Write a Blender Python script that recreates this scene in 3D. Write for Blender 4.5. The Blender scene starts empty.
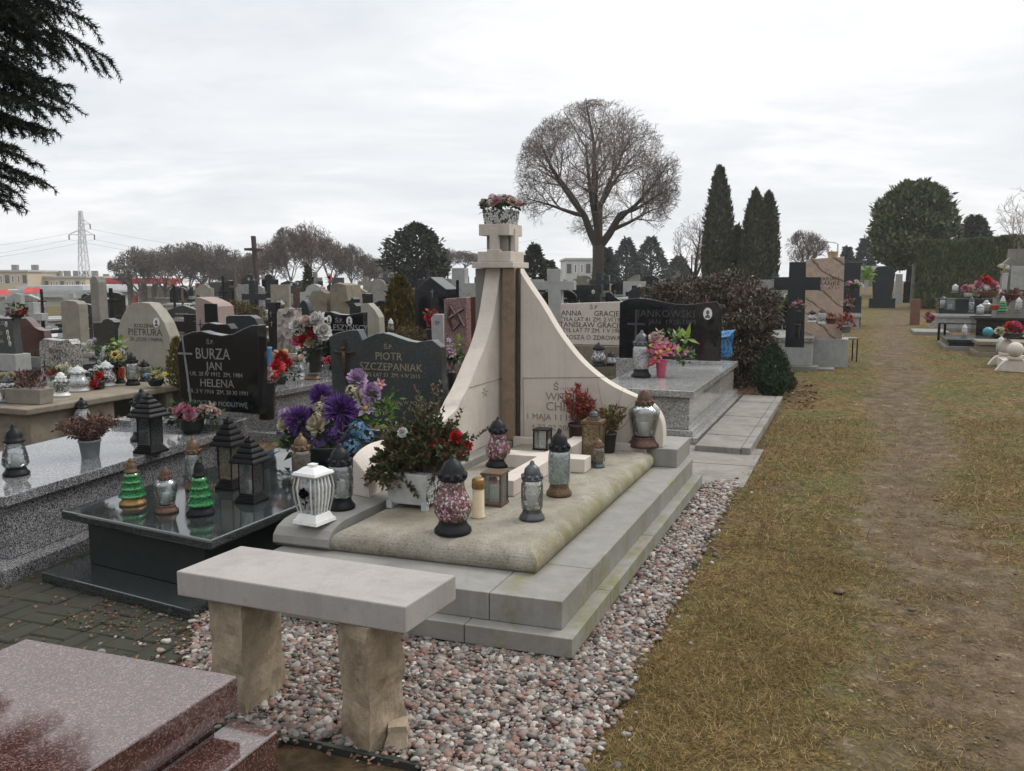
import bpy, math, random
import numpy as np
from mathutils import Vector, Matrix
R = random.Random(11)
PI = math.pi
rad = math.radians
scene = bpy.context.scene
COL = scene.collection

# ------------------------------------------------------------------ camera model
F, CX, CY, HZ, EYE = 840., 512., 385.5, 280., 1.6
PITCH = math.atan((CY - HZ) / F)
CP, SP = math.cos(PITCH), math.sin(PITCH)
def ray(x, y):
    a = (x - CX) / F; b = -(y - CY) / F
    return (a, CP + b * SP, -SP + b * CP)
def P(x, y, z=0.):                       # photo point lying at height z
    r = ray(x, y); t = (z - EYE) / r[2]
    return Vector((r[0] * t, r[1] * t, z))
def PD(x, y, D):                         # photo point lying D metres ahead
    r = ray(x, y); t = D / r[1]
    return Vector((r[0] * t, D, EYE + r[2] * t))
def gh(x, y):                            # terrain height
    z = 0.
    if y > 9: z = .022 * (min(y, 60.) - 9)
    s = min(max((y - 48) / 40., 0), 1) * min(max((-x - 4) / 14., 0), 1)
    q = min(max((-x / max(y, 1.) - .26) / .22, 0), 1) if y > 9 else 0.
    z *= 1 - .85 * q * q * (3 - 2 * q)
    return z - 5.5 * s * s * (3 - 2 * s)
# frame of the graves (a = to the left, b = away from us)
UX, UY = math.sin(rad(22.1)), math.cos(rad(22.1))
WX, WY = math.sin(rad(-71.5)), math.cos(rad(-71.5))
OX, OY = .252, 3.354
def mw(a, b, z=0.): return Vector((OX + WX * a + UX * b, OY + WY * a + UY * b, z))
ROT = -rad(20.2)                          # things facing down the grave axis

# ------------------------------------------------------------------ mesh builder
class MB:
    def __init__(s): s.v = []; s.f = []
    def add(s, vs, fs, T=None):
        o = len(s.v)
        s.v += [tuple(T(*v)) if T else tuple(v) for v in vs]
        s.f += [tuple(i + o for i in f) for f in fs]
        return s
    def box(s, x0, x1, y0, y1, z0, z1, T=None):
        vs = [(x0,y0,z0),(x1,y0,z0),(x1,y1,z0),(x0,y1,z0),(x0,y0,z1),(x1,y0,z1),(x1,y1,z1),(x0,y1,z1)]
        return s.add(vs, [(3,2,1,0),(4,5,6,7),(0,1,5,4),(1,2,6,5),(2,3,7,6),(3,0,4,7)], T)
    def frus(s, w0, d0, z0, w1, d1, z1, cx=0, cy=0, T=None):
        vs = [(cx+sx*w/2, cy+sy*d/2, z) for w, d, z in ((w0,d0,z0),(w1,d1,z1)) for sx, sy in ((-1,-1),(1,-1),(1,1),(-1,1))]
        return s.add(vs, [(3,2,1,0),(4,5,6,7),(0,1,5,4),(1,2,6,5),(2,3,7,6),(3,0,4,7)], T)
    def prism(s, poly, h0, h1, T=None):   # poly in (u,v), extruded along h
        n = len(poly)
        vs = [(u, v, h0) for u, v in poly] + [(u, v, h1) for u, v in poly]
        fs = [tuple(range(n - 1, -1, -1)), tuple(range(n, 2 * n))] + [(i, (i+1) % n, n + (i+1) % n, n + i) for i in range(n)]
        return s.add(vs, fs, T)
    def lathe(s, prof, n=20, c=(0,0,0), T=None):
        vs = []; fs = []
        for r, z in prof:
            for k in range(n):
                t = 2 * PI * k / n
                vs.append((c[0] + r * math.cos(t), c[1] + r * math.sin(t), c[2] + z))
        for i in range(len(prof) - 1):
            for k in range(n):
                k2 = (k + 1) % n
                fs.append((i*n+k, i*n+k2, (i+1)*n+k2, (i+1)*n+k))
        if prof[0][0] > 1e-4: fs.append(tuple(range(n-1, -1, -1)))
        if prof[-1][0] > 1e-4: fs.append(tuple((len(prof)-1)*n + k for k in range(n)))
        return s.add(vs, fs, T)
    def tube(s, pts, rs, n=5, cap=True):
        pts = [Vector(p) for p in pts]; m = len(pts)
        if not hasattr(rs, '__len__'): rs = [rs] * m
        vs = []; fs = []; prev = None
        for i, p in enumerate(pts):
            d = (pts[min(i+1, m-1)] - pts[max(i-1, 0)])
            if d.length < 1e-7: d = Vector((0,0,1))
            d.normalize()
            if prev is None: u = d.orthogonal().normalized()
            else:
                u = prev - d * prev.dot(d)
                u = d.orthogonal().normalized() if u.length < 1e-4 else u.normalized()
            prev = u; w = d.cross(u)
            for k in range(n):
                t = 2 * PI * k / n
                vs.append(tuple(p + (u * math.cos(t) + w * math.sin(t)) * rs[i]))
        for i in range(m - 1):
            for k in range(n):
                k2 = (k+1) % n
                fs.append((i*n+k, i*n+k2, (i+1)*n+k2, (i+1)*n+k))
        if cap: fs += [tuple(range(n-1,-1,-1)), tuple((m-1)*n + k for k in range(n))]
        return s.add(vs, fs)
    def ball(s, c, r, n=10, sz=1.):
        prof = [(max(r * math.sin(PI * i / 8), 1e-5), -r * sz * math.cos(PI * i / 8)) for i in range(9)]
        return s.lathe(prof, n, c)
    def leaf(s, c, d, nrm, l, w, fold=.15):   # a pointed leaf of two faces
        c = Vector(c); d = Vector(d).normalized(); sd = d.cross(Vector(nrm))
        if sd.length < 1e-4: sd = d.orthogonal()
        sd.normalize(); nn = sd.cross(d)
        a = c; b = c + d * l; m = c + d * l * .45
        dn = nn * (-w * fold)
        return s.add([a, m + sd * w/2 - dn, b, m - sd * w/2 - dn], [(0,1,2),(0,2,3)])
    def card(s, c, d, nrm, l, w):
        c = Vector(c); d = Vector(d).normalized(); sd = d.cross(Vector(nrm))
        if sd.length < 1e-4: sd = d.orthogonal()
        sd = sd.normalized() * w / 2
        return s.add([c - sd, c + sd, c + sd * .6 + d * l, c - sd * .6 + d * l], [(0,1,2,3)])

WL = {}      # world location of every Empty / child offset
def thing(name, label, cat, loc=(0,0,0), rotz=0., group=None):
    o = bpy.data.objects.new(name, None); COL.objects.link(o)
    o.empty_display_size = .1
    o.location = loc; o.rotation_euler = (0, 0, rotz)
    o['label'] = label; o['category'] = cat
    if group: o['group'] = group
    WL[o.name] = Vector(loc)
    return o
def finish(o, parent, mat, bevel, smooth):
    me = o.data
    if mat: me.materials.append(MAT[mat] if isinstance(mat, str) else mat)
    if smooth: me.polygons.foreach_set('use_smooth', [True] * len(me.polygons))
    COL.objects.link(o)
    if parent: o.parent = parent
    if bevel:
        b = o.modifiers.new('bevel', 'BEVEL'); b.width = bevel; b.segments = 2; b.limit_method = 'ANGLE'; b.angle_limit = .7
        b.harden_normals = False
    return o
def part(name, mb, mat, parent=None, world=False, bevel=0, smooth=False, label=None):
    me = bpy.data.meshes.new(name)
    vs = mb.v
    if world and parent:
        q = WL[parent.name]; vs = [(x-q[0], y-q[1], z-q[2]) for x, y, z in vs]
    me.from_pydata(vs, [], mb.f); me.update()
    o = bpy.data.objects.new(name, me)
    if parent: WL[o.name] = WL[parent.name]
    if label: o['label'] = label
    return finish(o, parent, mat, bevel, smooth)
def tagged(o, label, cat, group=None):
    o['label'] = label; o['category'] = cat
    if group: o['group'] = group
    return o
def kind(o, k): o['kind'] = k; return o
def npmesh(name, V, Fc, mat, smooth=False):
    me = bpy.data.meshes.new(name)
    V = np.asarray(V, np.float32); Fc = np.asarray(Fc, np.int32)
    k = Fc.shape[1]
    me.vertices.add(len(V)); me.vertices.foreach_set('co', V.ravel())
    me.loops.add(Fc.size); me.loops.foreach_set('vertex_index', Fc.ravel())
    me.polygons.add(len(Fc)); me.polygons.foreach_set('loop_start', np.arange(0, Fc.size, k, dtype=np.int32))
    me.polygons.foreach_set('loop_total', np.full(len(Fc), k, np.int32))
    if smooth: me.polygons.foreach_set('use_smooth', np.ones(len(Fc), bool))
    me.update(calc_edges=True); me.validate()
    o = bpy.data.objects.new(name, me); me.materials.append(MAT[mat]); COL.objects.link(o)
    return o
def copytree(root, loc, rotz, label, group=None, scale=1.):
    def cp(o, par):
        c = o.copy(); COL.objects.link(c)
        if par: c.parent = par
        for ch in o.children: cp(ch, c)
        return c
    c = cp(root, None); c.location = loc; c.rotation_euler = (0, 0, rotz); c.scale = (scale,) * 3
    c['label'] = label
    if group: c['group'] = group
    return c
def text(parent, s, size, org, xd, up, mat, world=True, depth=.0015, name='inscription', align='CENTER', sx=1.):
    cu = bpy.data.curves.new('t', 'FONT'); cu.body = s; cu.size = size; cu.align_x = align; cu.align_y = 'CENTER'
    cu.extrude = depth; cu.resolution_u = 2
    to = bpy.data.objects.new('t', cu); COL.objects.link(to)
    bpy.context.view_layer.update()
    me = bpy.data.meshes.new_from_object(to.evaluated_get(bpy.context.evaluated_depsgraph_get()))
    bpy.data.objects.remove(to); bpy.data.curves.remove(cu)
    xd = Vector(xd).normalized(); up = Vector(up).normalized(); nz = xd.cross(up)
    org = Vector(org) - (WL[parent.name] if world else Vector((0,0,0)))
    M = Matrix(((xd.x*sx, up.x, nz.x, org.x), (xd.y*sx, up.y, nz.y, org.y), (xd.z*sx, up.z, nz.z, org.z), (0,0,0,1)))
    me.transform(M); me.name = name
    me.materials.clear()
    o = bpy.data.objects.new(name, me)
    WL[o.name] = WL.get(parent.name, Vector((0,0,0)))
    return finish(o, parent, mat, 0, False)

# ------------------------------------------------------------------ materials
MAT = {}
class N:
    def __init__(s, name):
        s.m = bpy.data.materials.new(name); s.m.use_nodes = True; s.t = s.m.node_tree
        s.t.nodes.clear(); s.out = s.t.nodes.new('ShaderNodeOutputMaterial'); MAT[name] = s.m
        s.tc = s.t.nodes.new('ShaderNodeTexCoord')
    def n(s, typ, props=None, **ins):
        nd = s.t.nodes.new('ShaderNode' + typ)
        for k, v in (props or {}).items(): setattr(nd, k, v)
        for k, v in ins.items():
            k = k.replace('_', ' ')
            s.set(nd.inputs[k], v)
        return nd
    def set(s, sock, v):
        if isinstance(v, bpy.types.NodeSocket): s.t.links.new(v, sock)
        elif isinstance(v, tuple) and len(v) == 3 and sock.type == 'RGBA': sock.default_value = (*v, 1)
        else: sock.default_value = v
    def co(s): return s.tc.outputs['Object']
    def noise(s, scale, detail=4, rough=.55, vec=None, dist=0):
        return s.n('TexNoise', Vector=vec or s.co(), Scale=scale, Detail=detail, Roughness=rough, Distortion=dist).outputs['Fac']
    def ramp(s, fac, stops, interp='LINEAR'):
        r = s.t.nodes.new('ShaderNodeValToRGB'); r.color_ramp.interpolation = interp
        e = r.color_ramp.elements
        while len(e) < len(stops): e.new(.5)
        for i, (p, c) in enumerate(stops):
            e[i].position = p
            e[i].color = (*c, 1) if isinstance(c, tuple) else (c, c, c, 1)
        s.set(r.inputs['Fac'], fac); return r.outputs['Color']
    def mix(s, fac, a, b, mode='MIX'):
        m = s.t.nodes.new('ShaderNodeMix'); m.data_type = 'RGBA'; m.blend_type = mode
        s.set(m.inputs[0], fac); s.set(m.inputs[6], a); s.set(m.inputs[7], b); return m.outputs[2]
    def math(s, op, a, b=0., c=None):
        m = s.t.nodes.new('ShaderNodeMath'); m.operation = op
        s.set(m.inputs[0], a); s.set(m.inputs[1], b)
        if c is not None: s.set(m.inputs[2], c)
        return m.outputs[0]
    def bump(s, h, st=.3, d=.01):
        return s.n('Bump', Strength=st, Distance=d, Height=h).outputs['Normal']
    def principled(s, col, rough=.6, normal=None, metal=0., spec=.5, **kw):
        b = s.t.nodes.new('ShaderNodeBsdfPrincipled')
        s.set(b.inputs['Base Color'], col); s.set(b.inputs['Roughness'], rough); s.set(b.inputs['Metallic'], metal)
        s.set(b.inputs['Specular IOR Level'], spec)
        if normal is not None: s.set(b.inputs['Normal'], normal)
        for k, v in kw.items(): s.set(b.inputs[k.replace('_', ' ')], v)
        s.t.links.new(b.outputs[0], s.out.inputs['Surface']); return b
def sc3(c, k): return tuple(min(1, x * k) for x in c)
def stone(name, c, rough=.8, scale=6., var=.25, grain=180., stain=None, stamt=.5, bump=.25, spec=.3):
    s = N(name)
    big = s.noise(scale, 6, .65)
    col = s.ramp(big, [(.28, sc3(c, 1 - var)), (.5, c), (.75, sc3(c, 1 + var * .7))])
    g = s.noise(grain, 3, .7)
    col = s.mix(.35, col, s.ramp(g, [(.3, sc3(c, .65)), (.7, sc3(c, 1.3))]))
    if stain:
        st = s.noise(scale * .55, 7, .72, dist=.6)
        col = s.mix(s.ramp(st, [(.5, 0.), (.68, stamt)]), col, stain)
        pits = s.noise(scale * 9, 2, .5)
        col = s.mix(s.ramp(pits, [(.66, 0.), (.80, .3)]), col, sc3(stain, .7))
    if name.startswith('limestone') or name in ('concrete', 'terrazzo', 'boulder'):      # rain streaks and grime
        mp = s.n('Mapping', Vector=s.co()); mp.inputs['Scale'].default_value = (11, 11, .9)
        stv = s.noise(1., 6, .7, vec=mp.outputs[0])
        col = s.mix(s.ramp(stv, [(.5, 0.), (.72, .40)]), col, sc3(c, .62))
        spk = s.noise(scale * 14, 4, .75)
        col = s.mix(s.ramp(spk, [(.6, 0.), (.7, .28)]), col, sc3(c, .5))
    h = s.math('ADD', s.math('MULTIPLY', g, .4), s.noise(scale * 5, 5, .6))
    s.principled(col, rough, s.bump(h, bump, .006), spec=spec)
def granite(name, cols, scale=160., rough=.12, bump=.0, spec=.6, ior=1.75):
    s = N(name)
    nz = s.n('TexNoise', Vector=s.co(), Scale=40., Detail=2.)
    vec = s.mix(.03, s.co(), nz.outputs['Color'])
    v = s.n('TexVoronoi', Vector=vec, Scale=scale).outputs['Color']
    x = s.n('SeparateColor', Color=v).outputs[0]
    n = len(cols)
    col = s.ramp(x, [(i / n, c) for i, c in enumerate(cols)], 'CONSTANT')
    w = s.noise(3., 4)
    col = s.mix(.35, col, s.mix(1., col, s.ramp(w, [(.3, .55), (.7, 1.25)]), 'MULTIPLY'))
    rr = s.ramp(s.noise(9., 5, .7), [(.35, max(rough - .05, .03)), (.75, rough + .08)])
    s.principled(col, rr, spec=.5, IOR=ior)
def island(name, cols, rough=.6, var=.3, trans=0., spec=.3, interp='LINEAR'):
    s = N(name)
    rp = s.n('NewGeometry').outputs['Random Per Island']
    n = len(cols)
    col = s.ramp(rp, [(i / max(n - 1, 1), c) for i, c in enumerate(cols)]) if interp == 'LINEAR' else s.ramp(rp, [(i / n, c) for i, c in enumerate(cols)], interp)
    nz = s.noise(45., 3)
    col = s.mix(1., col, s.ramp(nz, [(.25, 1 - var), (.75, 1.)]), 'MULTIPLY')
    b = s.principled(col, rough, spec=spec)
    if trans:
        tr = s.n('BsdfTranslucent', Color=col)
        m = s.n('MixShader'); s.set(m.inputs[0], trans)
        s.t.links.new(b.outputs[0], m.inputs[1]); s.t.links.new(tr.outputs[0], m.inputs[2])
        s.t.links.new(m.outputs[0], s.out.inputs['Surface'])
def plain(name, c, rough=.4, metal=0., var=.2, scale=25., spec=.5, bump=0.):
    s = N(name)
    nz = s.noise(scale, 5, .65)
    col = s.ramp(nz, [(.3, sc3(c, 1 - var)), (.7, sc3(c, 1 + var * .5))])
    rr = s.ramp(s.noise(scale * .7, 4), [(.3, max(.03, rough - .08)), (.7, min(1., rough + .15))])
    s.principled(col, rr, s.bump(nz, bump, .004) if bump else None, metal, spec)
def glass(name, tint, facet=60., op=.12, col=(.7, .72, .72)):
    s = N(name)
    v = s.n('TexVoronoi', Vector=s.co(), Scale=facet).outputs['Distance']
    nrm = s.bump(v, .5, .004)
    fr = s.n('Fresnel', IOR=1.5, Normal=nrm).outputs[0]
    fr = s.math('ADD', s.math('MULTIPLY', fr, 1.2), .04)
    tr = s.n('BsdfTransparent', Color=tint)
    gl = s.n('BsdfGlossy', Color=(.95, .97, .97), Roughness=.06, Normal=nrm)
    df = s.n('BsdfDiffuse', Color=col)
    m0 = s.n('MixShader'); s.set(m0.inputs[0], s.math('MULTIPLY', s.ramp(v, [(.1, .3), (.6, 1.)]), op))
    s.t.links.new(tr.outputs[0], m0.inputs[1]); s.t.links.new(df.outputs[0], m0.inputs[2])
    m = s.n('MixShader'); s.set(m.inputs[0], fr)
    s.t.links.new(m0.outputs[0], m.inputs[1]); s.t.links.new(gl.outputs[0], m.inputs[2])
    s.t.links.new(m.outputs[0], s.out.inputs['Surface'])

stone('limestone', (.57, .51, .445), .85, 5., .14, 220., (.36, .29, .22), .3, .2)
stone('limestone_bench', (.345, .322, .302), .8, 3., .16, 260., (.17, .15, .13), .45, .25)
stone('limestone_step', (.255, .246, .226), .8, 4., .25, 200., (.15, .14, .115), .5, .3)
# moss creeping along the foot of the steps and the cover slab
s_ = N.__new__(N); s_.m = MAT['limestone_step']; s_.t = s_.m.node_tree
s_.out = [n for n in s_.t.nodes if n.type == 'OUTPUT_MATERIAL'][0]; s_.tc = [n for n in s_.t.nodes if n.type == 'TEX_COORD'][0]
pb = [n for n in s_.t.nodes if n.type == 'BSDF_PRINCIPLED'][0]; oldc = pb.inputs['Base Color'].links[0].from_socket
dq = s_.n('VectorMath', {'operation': 'DOT_PRODUCT'}); s_.set(dq.inputs[0], s_.co()); dq.inputs[1].default_value = (math.cos(rad(22.1)), -math.sin(rad(22.1)), 0)
q_ = s_.math('ADD', dq.outputs['Value'], s_.math('MULTIPLY', s_.math('SUBTRACT', s_.noise(7., 5, .7), .5), .16))
band = s_.math('MAXIMUM', s_.ramp(s_.math('ABSOLUTE', s_.math('SUBTRACT', q_, .475)), [(.0, 1.), (.075, 0.)]), s_.ramp(s_.math('SUBTRACT', q_, .70), [(.0, 0.), (.05, .9)]))
grow = s_.math('MULTIPLY', band, s_.ramp(s_.noise(5., 6, .75), [(.42, 0.), (.62, .85)]))
s_.set(pb.inputs['Base Color'], s_.mix(grow, oldc, (.16, .155, .05)))
stone('rough_leg', (.34, .275, .195), .95, 5., .6, 60., (.13, .085, .05), .8, 1.)
stone('wood_stone', (.24, .175, .12), .85, 12., .3, 100., (.12, .09, .07), .6, .3)
stone('old_stone', (.21, .18, .135), .95, 6., .4, 90., (.07, .075, .05), .6, .6)
stone('old_stone_pale', (.24, .22, .18), .9, 7., .35, 90., (.15, .14, .10), .5, .5)
stone('boulder', (.30, .285, .24), .8, 5., .25, 130., (.22, .175, .11), .5, .35)
stone('concrete', (.23, .215, .19), .95, 5., .35, 120., (.08, .085, .055), .6, .5)
stone('paver', (.040, .039, .028), .9, 6., .4, 120., (.03, .045, .02), .6, .5)
stone('plaster_pink', (.30, .23, .205), .9, 4., .2, 90., (.2, .15, .13), .3, .2)
stone('terrazzo', (.34, .345, .33), .85, 9., .25, 140., (.17, .17, .155), .4, .3)
stone('facade_cream', (.52, .44, .31), .9, .3, .1, 3., None, 0, .1)
stone('facade_white', (.5, .5, .49), .9, .3, .12, 3., None, 0, .1)
stone('roof_grey', (.42, .43, .43), .8, .3, .12, 2., None, 0, .1)
stone('bark', (.07, .055, .045), .95, 5., .35, 60., None, 0, .8)
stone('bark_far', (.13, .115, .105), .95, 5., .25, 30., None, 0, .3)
stone('soil', (.055, .042, .028), 1., 8., .5, 60., None, 0, .9)
stone('terracotta', (.17, .085, .06), .8, 8., .2, 80., None, 0, .2)
granite('granite_grey', [(.02,.02,.022), (.27,.27,.27), (.05,.05,.053), (.37,.365,.36), (.09,.09,.09), (.19,.19,.2)], 250., .09)
granite('granite_pale', [(.30,.30,.29), (.42,.42,.40), (.22,.22,.215), (.5,.49,.47), (.12,.12,.12)], 170., .13)
granite('granite_green', [(.012,.016,.016), (.028,.033,.032), (.018,.023,.022), (.05,.056,.053)], 260., .07, ior=1.8)
granite('granite_green_matte', [(.010,.013,.013), (.018,.022,.021), (.013,.017,.016)], 260., .5, ior=1.4)
granite('granite_stone_green', [(.032,.039,.039), (.05,.058,.058), (.04,.047,.046), (.085,.093,.09)], 260., .2, ior=1.5)
granite('granite_black', [(.006,.006,.007), (.009,.009,.010), (.014,.014,.015)], 240., .08, ior=1.5)
granite('granite_slate', [(.014,.017,.020), (.019,.023,.026), (.026,.030,.034)], 240., .2, ior=1.5)
granite('granite_red', [(.062,.027,.023), (.095,.045,.038), (.036,.017,.015), (.075,.033,.028), (.18,.11,.095)], 230., .05, ior=2.15)
granite('granite_brown', [(.075,.028,.02), (.10,.04,.03), (.05,.02,.017)], 200., .2)
granite('granite_speckle', [(.36,.34,.31), (.10,.10,.095), (.42,.40,.37), (.22,.21,.2), (.05,.05,.05)], 90., .3)
granite('granite_rose', [(.16,.09,.085), (.27,.17,.155), (.10,.05,.05), (.22,.13,.12)], 130., .25)
# slab with moss and dirt
s = N('slab_stone')
base = s.ramp(s.noise(5., 8, .75), [(.3, (.22,.195,.15)), (.5, (.295,.27,.22)), (.72, (.37,.345,.29))])
base = s.mix(.5, base, s.mix(1., base, s.ramp(s.noise(160., 3, .8), [(.3, .35), (.7, 1.5)]), 'MULTIPLY'))
dirt = s.noise(17., 8, .8)
base = s.mix(s.ramp(dirt, [(.54, 0.), (.66, .6)]), base, (.09,.078,.045))
base = s.mix(s.ramp(s.noise(2.2, 4), [(.52, 0.), (.7, .5)]), base, (.15,.135,.07))
dq = s.n('VectorMath', {'operation': 'DOT_PRODUCT'}); s.set(dq.inputs[0], s.co()); dq.inputs[1].default_value = (math.cos(rad(22.1)), -math.sin(rad(22.1)), 0)
q_ = s.math('ADD', dq.outputs['Value'], s.math('MULTIPLY', s.math('SUBTRACT', s.noise(6., 5, .7), .5), .10))
base = s.mix(s.math('MULTIPLY', s.ramp(q_, [(.445, 0.), (.51, .8)]), s.ramp(s.noise(9., 6, .75), [(.36, .1), (.6, 1.)])), base, (.17,.155,.05))
base = s.mix(s.ramp(s.noise(75., 3, .7), [(.59, 0.), (.66, .6)]), base, (.07,.058,.04))
base = s.mix(s.ramp(s.noise(3.1, 5, .65), [(.45, 0.), (.68, .45)]), base, (.13,.105,.065))
s.principled(base, .8, s.bump(s.math('ADD', s.noise(120., 3), dirt), .35, .006), spec=.3)
# sandstone with veins
s = N('veined_stone')
mp = s.n('Mapping', Vector=s.co()); mp.inputs['Rotation'].default_value = (0, rad(-48), 0)
mp.inputs['Scale'].default_value = (.8, 1, 1.3)
wv = s.n('TexWave', {'bands_direction': 'Z'}, Vector=mp.outputs[0], Scale=1.1, Distortion=7., Detail=5.)
w2 = s.n('TexWave', {'bands_direction': 'Z'}, Vector=mp.outputs[0], Scale=9., Distortion=9., Detail=5.).outputs['Fac']
col = s.mix(s.ramp(wv.outputs['Fac'], [(0., .9), (.03, .25), (.09, 0.)]), s.ramp(s.noise(14., 6, .7), [(.3, (.34,.25,.19)), (.7, (.50,.40,.32))]), (.06,.04,.03))
col = s.mix(s.ramp(w2, [(0., .55), (.3, .1), (.5, 0.)]), col, (.2,.13,.10))
s.principled(col, .35, spec=.4)
# brick-like pebble stone of small blocks
s = N('block_stone')
bk = s.n('TexVoronoi', Vector=s.co(), Scale=16.)
col = s.ramp(s.n('SeparateColor', Color=bk.outputs['Color']).outputs[0], [(0, (.10,.08,.075)), (.5, (.30,.26,.24)), (1, (.42,.38,.35))])
s.principled(col, .85, s.bump(bk.outputs['Distance'], .5, .02))
plain('black_metal', (.007,.007,.008), .36, 0, .3, spec=.2)
plain('dark_plastic', (.012,.0125,.014), .42, 0, .4, 60., spec=.22)
plain('bronze_metal', (.14,.085,.045), .45, .4, .6, 80.)
plain('copper_metal', (.12,.065,.045), .45, .4, .7, 80.)
plain('gold_metal', (.30,.18,.065), .36, .6, .45, 60.)
plain('grey_metal', (.09,.095,.10), .35, .6, .4)
plain('steel', (.68,.69,.70), .5, .2, .2)
plain('white_paint', (.72,.72,.70), .4, 0, .1)
plain('white_plastic', (.46,.465,.455), .45, 0, .2)
plain('grey_pot', (.22,.245,.25), .5, 0, .15)
plain('black_pot', (.015,.016,.015), .4, 0, .3)
plain('candle_cream', (.60,.49,.32), .5, 0, .12)
plain('candle_white', (.66,.66,.64), .45, 0, .1)
plain('plastic_red', (.50,.02,.02), .35, 0, .2)
plain('red_canopy', (.55,.045,.04), .45, 0, .1)
plain('letter_silver', (.27,.27,.265), .4, 0, .3)
plain('letter_faint', (.05,.05,.054), .4, 0, .4)
plain('letter_gold', (.32,.26,.17), .45, 0, .3)
plain('letter_black', (.03,.027,.024), .6, 0, .3)
plain('letter_stone', (.29,.245,.20), .9, 0, .3)
plain('porcelain', (.68,.67,.64), .2, 0, .08)
plain('portrait_grey', (.10,.10,.10), .4, 0, .5, 60.)
plain('wood_dark', (.05,.032,.024), .7, 0, .3)
plain('wood_brown', (.12,.085,.06), .8, 0, .3)
plain('window_glass', (.07,.08,.09), .2, 0, .3)
plain('window_wine', (.10,.045,.06), .4, 0, .3)
plain('edging', (.03,.035,.03), .5, 0, .3)
plain('blue_print', (.06,.17,.34), .35, 0, .2)
plain('sign_blue', (.05,.16,.45), .4)
plain('teal_ball', (.03,.22,.26), .4)
s = N('foil_blue')
col = s.ramp(s.noise(28., 4, .6, dist=1.5), [(.32, (.01,.03,.10)), (.45, (.05,.20,.42)), (.58, (.10,.30,.5)), (.66, (.6,.68,.72))], 'CONSTANT')
s.principled(col, .25, s.bump(s.noise(14., 4), .6, .02))
def mosaic(name, cols, scale, rough=.2):
    s = N(name)
    v = s.n('TexVoronoi', {'feature': 'DISTANCE_TO_EDGE'}, Vector=s.co(), Scale=scale).outputs['Distance']
    c = s.n('SeparateColor', Color=s.n('TexVoronoi', Vector=s.co(), Scale=scale).outputs['Color']).outputs[0]
    n = len(cols)
    col = s.ramp(c, [(i / n, k) for i, k in enumerate(cols)], 'CONSTANT')
    col = s.mix(s.ramp(v, [(.04, 1.), (.09, 0.)]), col, (.03,.018,.016))
    s.principled(col, rough, s.bump(v, .6, .004))
mosaic('mosaic_pink', [(.10,.045,.05), (.34,.15,.19), (.5,.42,.42), (.16,.06,.07), (.20,.11,.08), (.42,.22,.28)], 75.)
mosaic('mosaic_white', [(.5,.5,.5), (.25,.25,.26), (.62,.62,.62), (.12,.13,.13)], 60.)
mosaic('lattice_white', [(.55,.55,.54), (.6,.6,.58), (.08,.08,.08)], 60., .5)
glass('glass_clear', (.90,.92,.92), 55., .10)
glass('glass_plain', (.90,.93,.93), 5., .06)
glass('glass_greenish', (.72,.80,.77), 60., .30, (.55,.62,.60))
glass('glass_amber', (.62,.46,.22), 40., .35, (.36,.25,.11))
glass('glass_frost', (.55,.56,.55), 45., .6, (.62,.63,.63))
glass('glass_green', (.06,.62,.15), 60., .55, (.03,.36,.09))
glass('glass_brown', (.52,.47,.38), 40., .4, (.30,.26,.2))
glass('glass_red', (.6,.05,.02), 40., .6, (.5,.04,.015))
# leaves and petals
island('leaf_dark', [(.012,.028,.010), (.03,.055,.018), (.05,.075,.022)], .45, .3, .15)
island('leaf_mid', [(.025,.06,.018), (.06,.12,.03), (.10,.16,.045)], .45, .3, .2)
island('leaf_bright', [(.10,.20,.03), (.18,.30,.05), (.26,.36,.08)], .45, .25, .25)
island('leaf_heather', [(.09,.035,.03), (.16,.075,.06), (.22,.12,.10), (.08,.05,.03)], .7, .3)
island('leaf_red', [(.16,.02,.015), (.28,.035,.025), (.36,.07,.05), (.10,.03,.02)], .6, .3)
island('leaf_bush', [(.035,.065,.022), (.065,.095,.034), (.12,.04,.03), (.05,.095,.03), (.15,.085,.05), (.04,.08,.025)], .5, .3)
island('leaf_rhodo', [(.025,.045,.02), (.06,.055,.03), (.17,.085,.07), (.04,.06,.028), (.42,.33,.29), (.03,.05,.022), (.20,.12,.10), (.05,.05,.025)], .42, .3, .1)
island('leaf_ochre', [(.12,.07,.012), (.16,.12,.02), (.06,.08,.015), (.20,.14,.03)], .6, .3)
island('leaf_yellowgreen', [(.12,.10,.02), (.06,.075,.02), (.16,.13,.035), (.20,.08,.05)], .6, .3)
island('needle', [(.012,.024,.017), (.02,.036,.024), (.03,.05,.032)], .55, .3, .05)
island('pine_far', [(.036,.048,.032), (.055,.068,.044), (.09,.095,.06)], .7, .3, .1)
island('thuja', [(.042,.052,.03), (.065,.074,.04), (.12,.11,.06), (.03,.04,.024)], .7, .3)
island('thuja_gold', [(.11,.065,.008), (.06,.06,.012), (.16,.10,.012), (.03,.04,.012)], .7, .3)
island('hedge', [(.07,.10,.052), (.115,.148,.072), (.21,.215,.10), (.05,.08,.042)], .7, .3)
island('shrub_green', [(.022,.045,.02), (.035,.065,.03), (.055,.09,.04)], .6, .3, .1)
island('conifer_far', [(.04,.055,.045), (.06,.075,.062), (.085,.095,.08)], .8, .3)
island('twig', [(.13,.10,.085), (.20,.155,.135), (.27,.215,.19)], .9, .2)
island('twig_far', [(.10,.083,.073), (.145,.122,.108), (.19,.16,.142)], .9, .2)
island('twig_rust', [(.12,.085,.075), (.165,.12,.105), (.22,.165,.145)], .9, .2)
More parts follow.
